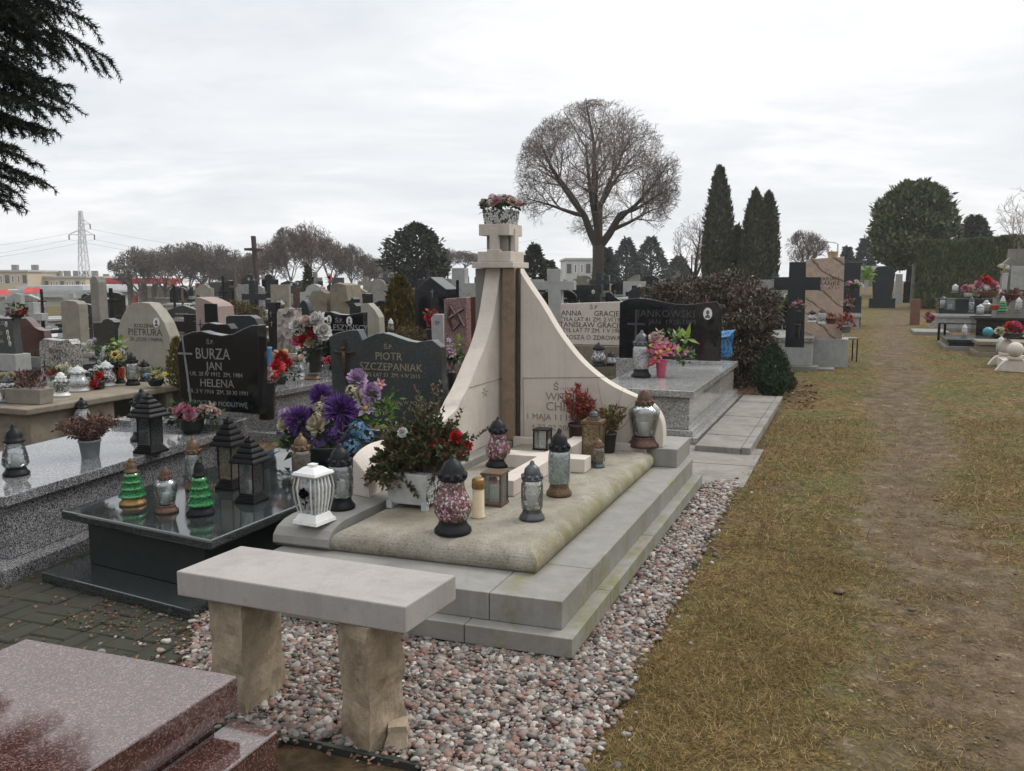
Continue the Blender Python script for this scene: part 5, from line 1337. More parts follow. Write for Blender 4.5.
gslab('tiered grey grave carrying the pink and white flowers, before the hedge', 936, 318, 3.2, 1.3, .62, 'granite_slate', 'concrete')
gslab('flat pale kerb slab lying at the right edge of the path', 914, 335, .8, 1.5, .09, 'concrete')
gslab('low pale bench-like slab beneath the hedge end', 905, 302, 1.6, 1., .42, 'limestone', 'concrete')
gslab('moss brown grave behind the two stone balls', 975, 356, 2.2, .9, .28, 'old_stone')
o = thing('bench', 'slim black bench with slatted side at the right edge of the path', 'bench', P(941, 344, gh(6.4, 15.5)), ROT)
for x in (-.06, .06): part('leg', MB().box(x - .025, x + .025, -.03, .03, 0, .46), 'black_metal', o, bevel=.004)
for x in (.9, 1.0): part('leg', MB().box(x - .025, x + .025, -.03, .03, 0, .46), 'black_metal', o, bevel=.004)
part('seat', MB().box(-.08, 1.05, -.10, .10, .461, .49), 'granite_slate', o, bevel=.004)
stoneat('tall grey stone frame monument at the right edge before the hedge', 'monument', [(1004,292),(1004,264),(1009,258),(1009,249),(1040,249),(1040,292)], 19, 'concrete', .3, .1, cross=(), name='monument')
stoneat('dark recessed panel stone leaning in the grey frame monument', 'headstone', [(1013,290),(1013,266),(1040,266),(1040,290)], 18.7, 'terrazzo', .1, .0, plinth=False)
bouD('white flowers in a tall pale vase before the grey frame monument', 1004, 290, 18, [(1001,267,4,'hyd','cream',0),(1006,268,4,'hyd','white',0),(1004,271,3,'hyd','yellow',0)], [(1003,270,5,4,40,4,'leaf_mid')], ('vase', 6, 17, 'white_plastic'))
bouD('large mound of pink white and red flowers on the tiered grave', 986, 297, 17.5, [(986,281,6,'rose','red',0),(979,286,6,'rose','pink',0),(993,285,6,'rose','pink',0),(985,289,6,'peony','white',-.05),(996,289,5,'rose','blush',0),(972,291,5,'peony','cream',0),(978,292,4,'rose','white',-.05),(990,292,4,'rose','pink',-.05),(983,278,4,'lily','red',0)], [(986,292,14,5,90,5,'leaf_mid'),(975,294,8,3,40,5,'leaf_dark')], ('bowl', 22, 6, 'terracotta'))
bouD('smaller pale pink posy left of the flower mound on the tiered grave', 968, 297, 17.5, [(965,288,4,'rose','pink',0),(971,288,4,'rose','blush',0)], [(968,291,6,3,40,4,'leaf_mid')], ('bowl', 9, 4, 'white_plastic'))
bouD('wreath of crimson and white flowers on the moss brown grave', 1012, 338, 14.5, [(1010,327,6,'rose','red',0),(1016,326,6,'peony','hotpink',0),(1020,329,5,'rose','red',0),(1006,331,4,'rose','white',0),(1000,331,5,'rose','cream',0),(1022,333,4,'rose','white',0)], [(1010,332,14,5,90,5,'leaf_dark')], ('bowl', 20, 5, 'black_pot'))
for nm, x, y, D, h, w_, gl, cp_, kd, lb in [
    ('', 943, 308, 16.8, 12, 7, 'glass_frost', 'grey_metal', 'jar', 'grey frosted lantern at the left end of the tiered grave'),
    ('', 950, 310, 16.5, 14, 9, 'glass_clear', 'grey_metal', 'box', 'clear square lantern on the grey granite grave'),
    ('', 971, 313, 16., 17, 6, 'glass_clear', 'grey_metal', 'jar', 'slim clear lantern at the left end of the black grave'),
    ('', 980, 315, 15.6, 11, 8, 'glass_frost', 'white_plastic', 'jar', 'squat white lantern on the black granite grave'),
    ('', 986, 311, 16., 11, 9, 'glass_frost', 'white_plastic', 'urn', 'broad white urn lantern behind the squat white one'),
    ('', 1002, 314, 15.8, 18, 10, 'glass_green', 'white_plastic', 'tree', 'green and white tree lantern on the black granite grave'),
    ('', 1018, 313, 16., 16, 7, 'glass_frost', 'white_plastic', 'jar', 'tall white lantern at the right edge on the black grave'),
    ('', 993, 310, 16., 6, 9, 'glass_red', 'plastic_red', 'box', 'low red lantern on the black granite grave'),
    ('', 964, 338, 15., 14, 6, 'glass_frost', 'white_plastic', 'jar', 'small white lantern on the low slate grave'),
    ('', 955, 293, 17.6, 9, 7, 'glass_frost', 'white_plastic', 'jar', 'little white lantern left of the pale pink posy')]:
    lanD(kd, lb, x, y, D, h, w_, gl, cp_, 'grey_metal')
o = part('ball', MB().ball((0,0,0), .085, 16), 'teal_ball', None, smooth=True); q = PD(988, 332, 14.4); o.location = q; tagged(o, 'teal round glass ball on the moss brown grave', 'ball')
bouD('clay red shrub behind the green tree lantern', 1012, 300, 17.5, [], [(1012,297,12,6,130,5,'leaf_heather')], ('pot', 14, 6, 'terracotta'), 'plant')
bouD('small doll-like pink and white posy beside the flat kerb slab', 929, 323, 17., [(928,315,3.5,'rose','pink',0),(931,318,3.5,'rose','red',0),(929,320,3,'rose','white',0)], [(929,318,4,4,24,4,'leaf_dark')], ('pot', 6, 4, 'terracotta'))
stoneat('short reddish post stone at the right path edge', 'post', [(911,314),(911,299),(919,299),(919,314)], 24, 'terracotta', .2, .0, name='post')

# ---- left middle ground
o = thing('old_grave', 'weathered mossy stone grave with an open slab end and white flower vases', 'grave', P(30, 440))
og = P(26, 409.5, .45); f = lambda a, b, z: og - Vector((0,0,.45)) + Vector((-UY, UX, 0)) * a + Vector((UX*.96, UY, 0)) * b + Vector((0,0,z))
for nm, a0, a1, b0, b1, z0, z1, m in [('cover_slab', 0, 1.3, 0, 2.6, .39, .45, 'old_stone'), ('body', .07, 1.2, .08, 1.05, .0, .389, 'old_stone'), ('slab_leg', .05, 1.2, 1.75, 1.85, 0, .389, 'old_stone'), ('body', .2, 1.2, 1.9, 2.5, 0, .389, 'old_stone_pale'), ('plinth', -.10, 1.3, -.1, 1.2, -.05, .06, 'old_stone')]:
    mb = MB().box(a0, a1, b0, b1, z0, z1, f); mb.f = [tuple(reversed(q)) for q in mb.f]; part(nm, mb, m, o, True, .012)
ZO = .452
o = thing('stone_trough', 'oblong stone trough planted with russet heather on the weathered grave', 'planter', P(30, 403, ZO), ROT + .1); k = mpx(o.location)
part('trough', MB().frus(40*k, 17*k, 0, 43*k, 19*k, 15*k), 'old_stone_pale', o, bevel=.006)
mb = MB(); leaves_in(mb, (0, 0, 21*k), 21*k, 8*k, 11*k, 420, 5*k, 2*k, .6); part('foliage', mb, 'leaf_heather', o)
for x, y, h, w_, kd, gl, cp_, lb in [(9,402,27,17,'urn','mosaic_white','grey_metal','white urn lantern left of the stone trough on the weathered grave'),(62,396,24,17,'urn','mosaic_white','porcelain','white patterned urn lantern just right of the stone trough'),(79,391,26,20,'bulb','glass_frost','white_plastic','round milky glass lantern in the middle of the weathered grave'),
    (107,386,26,17,'bulb','mosaic_white','white_plastic','white mosaic bulb lantern left of the red glass lantern'),(120.5,383,25,10,'jar','glass_red','dark_plastic','red glass lantern with a dark cap on the weathered grave'),(133,385,33,14,'jar','glass_clear','black_metal','clear lantern with pointed black roof before the oval stone'),
    (145,381,22,12,'jar','glass_brown','black_metal','dark hatted lantern right of the pointed roof lantern')]:
    lantern(kd, lb, x, y, ZO, h, w_, gl, cp_, cp_)
lantern('cone', 'milky glass lantern with black cap on the ground beside the weathered grave', 83, 427, .2, 30, 17, 'glass_frost', 'black_metal', 'dark_plastic')
bouquet('white and yellow flowers with a sunflower and green spikes before the oval stone', 109, 384, ZO, [(115,354,6,'sunflower','yellow',-.1),(106,350,5,'hyd','white',0),(110,347,5,'daisy','cream',0),(121,352,5,'hyd','white',0),(104,356,5,'hyd','white',0),(121,358,4,'daisy','yellow',0),(112,360,4,'hyd','white',0),(101,362,4,'hyd','white',0)], [(113,356,13,10,80,7,'leaf_mid'),(119,343,4,7,16,10,'leaf_bright'),(106,364,12,6,50,6,'leaf_dark')], ('vase', 14, 18, 'black_pot'))
bouquet('red and white posy between the milky lanterns on the weathered grave', 98, 389, ZO, [(99,376,5,'rose','red',-.05),(94,384,5,'rose','red',-.08),(97,368,4,'hyd','white',0),(91,372,4,'hyd','white',0),(104,374,3,'daisy','yellow',0)], [(97,379,9,8,60,6,'leaf_dark')], ('bowl', 14, 8, 'black_pot'))
bouquet('mixed red and cream flowers behind the stone trough', 56, 389, ZO, [(54,371,4,'rose','red',0),(59,368,4,'hyd','cream',0),(66,366,5,'hyd','cream',0),(48,374,4,'rose','pink',0),(70,370,4,'hyd','white',0)], [(60,374,14,7,80,6,'leaf_mid')], ('bowl', 14, 8, 'white_plastic'))
bouquet('cream chrysanthemums at the left edge behind the white urn', 8, 388, ZO, [(4,377,5,'mum','cream',0),(11,376,5,'mum','cream',0),(8,381,4,'hyd','white',0)], [(8,381,9,6,50,6,'leaf_mid')], ('bowl', 12, 7, 'black_pot'))
bouquet('yellow pansies with blue foil at the foot of the oval stone', 156, 386, ZO + .02, [(155,373,5,'daisy','yellow',0),(160,376,4,'daisy','yellow',0),(147,376,4,'hyd','blue',0),(165,374,4,'daisy','yellow',0)], [(157,376,12,7,70,6,'leaf_mid')], ('bowl', 16, 7, 'black_pot'))
stoneat('pale oval boulder headstone with a dark cross and a photo, left of the black one', 'headstone', [(122,377),(120.5,345),(121,330),(126,318),(133,308),(140,303),(150,302),(160,303),(168,311),(176,322),(181,335),(183,350),(181,377)], 10.3, 'boulder', .18, .05, 'old_stone_pale',
    [('RODZINA', 152, 325.5, 4.5, 'letter_black'), ('PIETRURA', 153, 332, 8, 'letter_black'), ('ŚP. JÓZEF I MARIA', 154, 339, 4.2, 'letter_black')], [(131.5, 352, 9, 36, 'letter_black')], [(167.5, 322, 7, 9)])
leafy('rusty narrow conifer standing beside the black headstone and the oval stone', 174, 9.2, 340, 10, col_p, 900, .05, 'leaf_ochre', 'dwarf_conifer', 'shrub', ybase=388)
stoneat('low speckled grey headstone with rounded corners and a black cross', 'headstone', [(43,377),(41.5,350),(43,342),(48,338.5),(58,339.5),(70,340),(79,338.5),(83,343),(82.5,377)], 10., 'granite_speckle', .14, .05, 'terrazzo',
    [('ŚP.', 58, 345, 4.5, 'porcelain'), ('ZOFIA', 63, 351, 5.5, 'letter_black'), ('JAN', 63, 357, 5.5, 'letter_black')], [(47.5, 362, 8, 17, 'letter_black')])
stoneat('black headstone with a column of small round portraits at the left edge', 'headstone', [(-10,353),(-10,312),(0,316),(8,318),(21,318),(23,353)], 11.2, 'granite_stone_green', .12, .06, 'terrazzo',
    [('KOWALSCY', 3, 323, 4.5, 'letter_silver'), ('JÓZEF', 3, 333, 4, 'letter_silver'), ('ANNA', 3, 341, 4, 'letter_silver')], (), [(14.5, 324, 3, 5), (15.5, 332, 3, 5), (16.5, 337.5, 3, 5), (17.5, 343, 3, 5)])
bouD('dark wreath with cream and red flowers on the black headstone at left edge', 17, 318, 11.1, [(8,314,3,'rose','pink',0),(13,309,3,'rose','cream',0),(20,307,3,'rose','cream',0),(24,312,3,'rose','red',0),(17,313,3,'rose','red',0)], [(17,311,10,7,110,5,'leaf_dark')], ('bowl', 14, 4, 'black_pot'))
stoneat('russet brown headstone with a swooping right shoulder', 'headstone', [(21,356),(20,318),(31,318),(36,322),(41,327),(47,329.5),(52,330),(55,356)], 11.6, 'granite_brown', .12, .06, 'terrazzo')
stoneat('black headstone with stepped crown left of the oval stone', 'headstone', [(96.5,356),(96,324),(97,322.5),(107,322),(109,319.5),(114,318),(119,319.5),(122.5,322),(121.5,324),(121,356)], 12.6, 'granite_green', .14, .06, slab=(1.6, .4, 'granite_slate'))
bouD('white flowers and lanterns crowded before the stepped black headstone', 88, 358, 11.4, [(84,346,4,'hyd','white',0),(90,343,4,'hyd','white',0),(86,352,4,'rose','white',0),(94,340,3,'hyd','lilac',0),(80,349,3,'hyd','white',0)], [(87,349,9,7,50,5,'leaf_mid')], ('bowl', 12, 6, 'white_plastic'))
stoneat('tall weathered pale stone standing behind the low speckled headstone', 'headstone', [(66,350),(66,303),(70,300),(84,301),(88,304),(88,350)], 15.2, 'old_stone_pale', .2, .05)
stoneat('mossy grey pillar stone left of the oval boulder headstone', 'pillar', [(97,345),(97,280),(100,276),(105,277),(107,282),(107,345)], 16.2, 'concrete', .2, .05, name='pillar')
# behind the black headstone
stoneat('low black headstone with a curled top and small white statue behind the black one', 'headstone', [(203,352),(203,328),(207,324),(213,322.5),(222,324),(234,323.5),(238,328),(238,352)], 9.2, 'granite_black', .12, .05)
stoneat('dark slate headstone with a rounded right corner behind the black one', 'headstone', [(228,360),(229,317),(232,315.5),(256,315),(262,318),(265,325),(265,360)], 9.9, 'granite_slate', .13, .05)
stoneat('pink plaster memorial with a sloped top black cross and dark niche', 'memorial', [(203.5,340),(203.5,297),(209,297.5),(216,299.5),(224,303),(228,306),(231,340)], 13.6, 'plaster_pink', .4, .05, None, (), [(208.5, 319, 6, 17, 'black_metal')])
mb = MB().box(-.12, .12, -.02, .0, 0, .30); o = part('niche', mb, 'black_metal', None); q = PD(219, 322, 13.4)
par = [x for x in COL.objects if x.get('label', '').startswith('pink plaster')][0]; o.parent = par; o.location = (.08, -.203, PD(219, 322, 13.6).z - par.location.z)
bush('low olive hedge bush behind the slate headstone', 14.2, [(240,312,16,12),(256,320,14,14),(232,306,10,6)], 1800, .06, 'leaf_yellowgreen')
bouquet('dark blue glass jug with pale twigs right of the black headstone', 268, 383, .62, [(262,346,3,'sprig','white',0)], [(266,345,4,5,14,5,'conifer_far')], ('vase', 10, 36, 'blue_print'), 'vase', 'vase')
# granite grave between, with red flowers
gk = P(277, 391, .5)
o = thing('granite_grave', 'speckled granite grave behind the purple bouquet with red and white flowers', 'grave', (gk.x, gk.y, 0)); f = lambda a, b, z: Vector((-UY, UX, 0)) * a + Vector((UX, UY, 0)) * b + Vector((0,0,z))
for nm, i, z0, z1 in (('plinth', -.06, -.03, .08), ('body', .05, .081, .44), ('cover_slab', 0, .441, .50)):
    mb = MB().box(i, 1.0 - i, i, 2.1 - i, z0, z1, f); mb.f = [tuple(reversed(q)) for q in mb.f]; part(nm, mb, 'granite_grey', o, bevel=.006)
bouquet('round bunch of red carnations before the purple chrysanthemums', 281, 384, .5, [(281,358,8,'mum','red',0),(287,364,6,'mum','red',0),(278,366,6,'hyd','red',0),(276,354,5,'hyd','cream',0),(285,352,4,'hyd','yellow',0),(280,374,5,'peony','blush',0)], [(282,367,10,8,60,6,'leaf_mid'),(290,374,8,5,40,6,'leaf_dark')], ('bowl', 12, 8, 'black_pot'))
lantern('urn', 'white ribbed urn lantern with a wooden cap behind the grey green headstone', 313, 379, .5, 26, 17, 'glass_frost', 'bronze_metal', 'bronze_metal')
lantern('bulb', 'white porcelain lantern right of the red carnations', 298, 376, .5, 22, 13, 'mosaic_white', 'bronze_metal', 'white_plastic')
bouquet('magenta and white plant in a glass pot left of the grey green headstone', 325, 376, .5, [(322,361,5,'hyd','hotpink',0),(329,360,5,'hyd','red',0),(326,364,4,'hyd','pink',0)], [(326,364,6,4,30,4,'leaf_dark')], ('vase', 10, 11, 'glass_plain'))
bouD('big bunch of white peonies and red roses in front of the double portrait stone', 315, 372, 9.3, [(297,325,8,'peony','white',0),(306,321,7,'rose','blush',0),(317,319,9,'peony','white',0),(323,331,9,'peony','white',-.05),(304,340,7,'rose','red',-.05),(313,335,7,'rose','red',-.05),(297,341,6,'rose','hotpink',-.05),(309,343,5,'rose','cream',-.08),(318,341,5,'rose','white',0),(311,329,5,'rose','red',0)], [(311,338,18,16,150,7,'leaf_dark'),(314,352,10,10,70,7,'leaf_dark')], ('vase', 16, 24, 'black_pot'))
stoneat('black headstone with two oval portraits and a swept top', 'headstone', [(311,358),(312,322),(318,315),(326,312),(333,311.5),(342,314),(352,314.5),(361,313),(368,311.5),(367.5,358)], 10.4, 'granite_black', .12, .05, None,
    [('WALESZYŃSCY', 346, 327.5, 7, 'letter_silver'), ('Ś.P.', 343, 320.5, 5, 'letter_silver')], (), [(332.5, 319.5, 5, 8.5), (354, 320.5, 6, 8.5)])
stoneat('pale rough headstone with a pointed shoulder right of the double portrait stone', 'headstone', [(365,360),(364,304),(372,303),(379,310),(383,317),(384,360)], 11.8, 'boulder', .16, .05)
stoneat('black narrow headstone with small white cross left of the patterned block stone', 'headstone', [(271,348),(271,302),(280,302),(280,348)], 12.4, 'granite_black', .12, .05, None, (), [(274.5, 311, 3.5, 6, 'letter_silver'), (275, 321, 3, 5, 'letter_silver')])
stoneat('dark rounded headstone beside the patterned block stone', 'headstone', shp('arch', 301, 313, 300, 350), 13.2, 'granite_slate', .12, .05)
stoneat('memorial of small pink and grey stone blocks behind the red roses', 'memorial', [(281,352),(282,312),(284,309),(299,308),(301,352)], 11.6, 'block_stone', .22, .05)
stoneat('rose granite headstone with a carved relief left of the curved wing', 'headstone', [(446.5,362),(446.5,300),(449,298.5),(469,297),(470,362)], 9.3, 'granite_rose', .13, .05)
o = [x for x in COL.objects if x.get('label', '').startswith('rose granite')][0]
mb = MB(); kx = depth(PD(458, 362, 9.3)) / F / math.cos(ROT)
def l3(x, y): return ((x - 458.3) * kx, -.075, PD(x, y, 9.3).z - o.location.z)
for a_, b_ in (((452,304),(463,322)),((452,318),(467,308)),((453,304),(451,318)),((463,322),(456,330)),((451,318),(456,330)),((460,312),(467,326))): mb.tube([l3(*a_), l3(*b_)], .016, 5)
part('carved_relief', mb, 'granite_brown', o)
stoneat('brown granite slab standing directly behind the rose granite headstone', 'headstone', [(468,362),(468,297),(482,296),(483,362)], 9.6, 'granite_brown', .10, .05)
stoneat('little mottled grey headstone below the red spray', 'headstone', [(434,345),(433,318),(436,314),(445,314),(446,345)], 10.6, 'terrazzo', .12, .05, None, [('ŚP.', 440, 323, 4, 'letter_black')])
bouD('spray of bright red flowers between the chapel and mottled stone', 430, 345, 11., [(428,317,4,'rose','red',0),(434,313,4,'rose','red',0),(430,323,4,'rose','red',0),(437,318,3,'rose','red',0),(427,310,3,'lily','red',0)], [(431,318,7,8,40,5,'leaf_dark')], ('vase', 8, 16, 'black_pot'))
bouD('lilac lilies with lime leaves squeezed between green headstone and curved wing', 452, 390, 7.3, [(450,346,6,'lily','lilac',0),(453,353,7,'lily','lilac',-.05),(449,340,4,'lily','lilac',0),(451,374,4,'rose','white',0)], [(459,342,5,6,14,8,'leaf_bright'),(458,358,6,8,30,8,'leaf_mid'),(452,368,6,12,40,8,'leaf_dark')], ('vase', 10, 18, 'black_pot'))
# chapel shaped tomb, terrazzo cross
o = stoneat('black chapel shaped tomb with a pale gable edge and white cross', 'tomb', [(421,345),(421,291),(437,277),(453,289),(453,345)], 15, 'granite_black', .5, .05, None, (), [(439, 289, 4, 8, 'letter_silver')])
o = stoneat('broad speckled stone cross behind the black chapel shaped tomb', 'cross', [(452,330),(452,297),(441,297),(441,283),(454,283),(454,268),(467,268),(467,283),(479,283),(479,297),(468,297),(468,330)], 16.5, 'terrazzo', .2, .08, name='cross_monument')
stoneat('black iron crucifix standing before the broad speckled cross', 'cross', shp('thincross', 450, 466, 280, 345), 13., 'black_metal', .03, .02, name='cross_monument')
leafy('golden green cone shaped conifer left of the chapel tomb', 400, 16, 280, 25, lambda u: (1-u)**.55 * min(1,.6+u*3) + .04, 3200, .12, 'thuja_gold', 'golden_thuja', 'tree', vert=.75, lump=.3)
bush('small box bush with yellowish leaves below the golden conifer', 11.5, [(411,334,16,9)], 900, .03, 'leaf_yellowgreen')
lanD('cone', 'small dark lantern with a white cap left of the yellowish box bush', 391, 334, 10.4, 16, 7, 'glass_brown', 'white_plastic', 'dark_plastic')
stoneat('tall weathered tan pillar with a rough top, right one of two', 'pillar', [(339,340),(338,286),(345,283),(355,285),(357,300),(358,340)], 15, 'old_stone', .5, .1, 'old_stone_pale', name='pillar')
stoneat('shorter weathered tan pillar, left one of two', 'pillar', [(317,340),(317,297),(321,291),(330,290),(336,293),(337,340)], 15.3, 'old_stone', .5, .1, 'old_stone_pale', name='pillar')
bouD('round red and white wreath on the shorter tan pillar', 330, 291, 15.2, [(329,276,3.5,'hyd','red',0),(331,279,3,'hyd','red',0),(330,281,3,'hyd','pink',0),(323,288,3,'hyd','pink',0)], [(330,281,3,5,14,4,'leaf_dark')], ('vase', 4, 6, 'black_pot'))
stoneat('dark stone statue of a standing figure against the tan pillar', 'statue', [(352,335),(353,308),(351,304),(347,302),(354,300),(356,297),(358,299),(358,303),(361,306),(359,312),(358,335)], 14.4, 'granite_slate', .2, .05, name='statue')
stoneat('tall plain wooden cross rising over the graves before the bare trees', 'cross', [(259,320),(255.5,251),(247,250.5),(247,248),(255.5,248),(255,236),(258,236),(258.5,248),(265.5,249),(265.5,251.5),(258.5,251),(262,320)], 34, 'wood_dark', .16, .0, name='wooden_cross', plinth=False)
for x, w_, y0, D, lb in [(225, 13, 276, 26, 'dark iron crucifix with a figure below the bare tree row'), (237, 13, 268, 27, 'taller dark crucifix left of the plain wooden cross'), (176, 9, 285, 24, 'thin black iron cross right of the filling station'), (113, 18, 288, 20, 'thin iron cross below the red canopy'), (44, 9, 289, 22, 'rusty iron cross before the pale hall'), (690, 7, 255, 34, 'slim dark cross left of the column thujas'), (184, 8, 289, 25, 'brown wooden cross beside the thin black iron cross')]:
    stoneat(lb, 'cross', shp('thincross', x - w_/2, x + w_/2, y0, 330), D, 'black_metal' if 'wooden' not in lb else 'wood_brown', .06, .05, name='cross_monument')
# ------------------------------------------------------------------ crowd of graves further back
TAKEN = [(o.location.x, o.location.y) for o in COL.objects if o.type == 'EMPTY' and o.location.y > 8.5 and o.get('category') in ('headstone', 'grave', 'memorial', 'tomb', 'cross', 'pillar', 'tree', 'statue', 'bush')]
LAND = [(70, 'before the market hall'), (98, 'below the lattice pylon'), (160, 'below the red canopy'), (215, 'before the leafless trees'), (262, 'near the wooden cross'), (330, 'left of the tan pillars'), (385, 'right of the tan pillars'), (430, 'below the round pine'), (500, 'behind the chapel tomb'), (560, 'right of the cube tower'), (615, 'at the big bare tree'), (680, 'under the misty conifers'), (735, 'by the slim thuja'), (800, 'by the broad thuja')]
MATW = [('granite_black', 'black'), ('granite_slate', 'slate grey'), ('granite_green', 'deep green'), ('terrazzo', 'pale mottled'), ('old_stone_pale', 'weathered tan'), ('granite_brown', 'russet brown'), ('granite_black', 'deep black'), ('granite_slate', 'dark grey'), ('granite_speckle', 'speckled grey'), ('concrete', 'dull grey'), ('granite_black', 'glossy black'), ('granite_stone_green', 'grey green')]
SHW = [('flat', 'flat topped'), ('arch', 'round topped'), ('soft', 'gently curved'), ('wave', 'wavy topped'), ('shoulder', 'shouldered'), ('peak', 'pointed'), ('slant', 'slanting'), ('cross', 'cross shaped'), ('slantr', 'lopsided')]
ROWS = [(14.8, 'nearest'), (17.4, 'second'), (20.6, 'third'), (24.2, 'middle'), (28.6, 'fifth'), (33.5, 'far'), (39.5, 'farther'), (46., 'last')]
used = set(); nfill = 0
RR = random.Random(77)
for D, rw_ in ROWS:
    x = -.62 * D + RR.random()
    while x < min(.40 * D, pathx(D) - 1.4):
        x0 = x; x += RR.uniform(1.05, 1.7)
        y = D + RR.gauss(0, .5)
        if RR.random() < .10 or any((x0 - a) ** 2 + (y - b) ** 2 < 1.0 for a, b in TAKEN): continue
        g = gh(x0, y); dpt = y * CP; px = CX + F * x0 / dpt
        if px < -25 or px > 805 or (px < 175 and D > 30): continue
        if px < 265 and D < 19 and RR.random() < .55: continue
        lm = next((t_ for p_, t_ in LAND if px < p_), LAND[-1][1])
        for _ in range(60):
            m, mw_ = RR.choice(MATW); sh, sw = RR.choice(SHW)
            lb = f'{mw_} {sw} headstone, {rw_} row {lm}'
            if lb not in used: break
        used.add(lb)
        hh = RR.uniform(.45, .8) if D < 19 else RR.uniform(.5, .95); ww = RR.uniform(.55, 1.0) if sh != 'cross' else RR.uniform(.5, .75)
        if sh == 'cross': hh *= 1.2
        k = y / F
        def yy(z): return CY - F * ((y * SP + (z - EYE) * CP) / (y * CP - (z - EYE) * SP))
        bz = g + RR.uniform(.2, .4)
        poly = shp(sh, px - ww / k / 2, px + ww / k / 2, yy(bz + hh), yy(bz))
        pt = [(px + ww/k*.25, yy(bz + hh*.7), .10/k, .14/k)] if RR.random() < .35 and sh != 'cross' else []
        cr = [(px - ww/k*.25, yy(bz + hh*.35), .16/k, .34/k, 'letter_silver' if 'black' in mw_ or 'green' in mw_ or 'slate' in mw_ else 'letter_black')] if RR.random() < .65 and sh != 'cross' else []
        o = stoneat(lb, 'headstone', poly, y, m, RR.uniform(.10, .2), .08, RR.choice([m, 'concrete', 'terrazzo']), (), cr, pt, name='headstone' if sh != 'cross' else 'cross_monument', grp='graves crowding the cemetery behind', slab=(RR.uniform(1.4, 1.8), bz - g - RR.uniform(0, .08), RR.choice([m, 'granite_grey', 'granite_slate', 'terrazzo'])), rot=ROT + RR.gauss(0, .04))
        nfill += 1
        if sh != 'cross' and y < 30 and RR.random() < .7:      # lettering too small to read
            lm_ = 'letter_silver' if any(w_ in mw_ for w_ in ('black', 'green', 'slate', 'brown', 'dark')) else 'letter_black'
            ib = MB(); th_ = o.children[0].dimensions.y / 2 if False else max(-v.co.y for v in o.children[0].data.vertices)
            for rw in range(RR.randint(3, 5)):
                zz = (bz - g) + hh * (.66 - .12 * rw); xx = -ww * RR.uniform(.16, .28) + ww * .08; xe = -xx + ww * .14
                while xx < xe:
                    l_ = RR.uniform(.015, .035); ib.box(xx, min(xx + l_, xe), -th_ - .003, -th_ - .0005, zz, zz + (.035 if rw % 2 == 0 else .022)); xx += l_ + RR.uniform(.008, .03)
            part('inscription', ib, lm_, o)
        # a posy or lantern on some of the slabs
        if RR.random() < .55 and y < 30:
            q = Vector((x0 + RR.uniform(-.3, .3) - UX * .45, y - UY * .45, bz - .04))
            cn = RR.choice(['red', 'white', 'pink', 'cream', 'hotpink', 'yellow', 'lilac', 'white', 'red'])
            o2 = thing('flower_pot', f'{cn} posy before {mw_} {sw} headstone, {rw_} row {lm}', 'flowers', q, 0., 'posies on the graves behind')
            for _ in range(4): part('blossom', bloom('hyd', (RR.gauss(0,.08), RR.gauss(0,.05), .22 + RR.gauss(0,.03)), .07, (0,-.6,.6)), 'petal_' + cn, o2)
            mb = MB(); leaves_in(mb, (0,0,.18), .16, .1, .08, 26, .09, .05); part('foliage', mb, 'leaf_dark', o2)
            part('pot', MB().lathe([(.06,0),(.09,.13),(.1,.14),(.001,.13)], 10), RR.choice(['black_pot', 'white_plastic', 'terracotta']), o2, smooth=True)
        elif RR.random() < .5 and y < 26:
            q = Vector((x0 + RR.uniform(-.3, .3) - UX * .5, y - UY * .5, bz - .04))
            cn, gm = RR.choice([('white', 'glass_frost'), ('red', 'glass_red'), ('amber', 'glass_amber'), ('clear', 'glass_clear')])
            o2 = thing('grave_lantern', f'{cn} lantern before {mw_} {sw} headstone, {rw_} row {lm}', 'lantern', q, 0., 'lanterns on the graves behind')
            part('glass', MB().lathe([(.055,0),(.07,.05),(.065,.17),(.05,.2)], 12), gm, o2, smooth=True)
            part('cap', MB().lathe([(.07,.2),(.05,.25),(.02,.29),(.001,.3)], 12), 'dark_plastic', o2, smooth=True)
print('background graves', nfill)

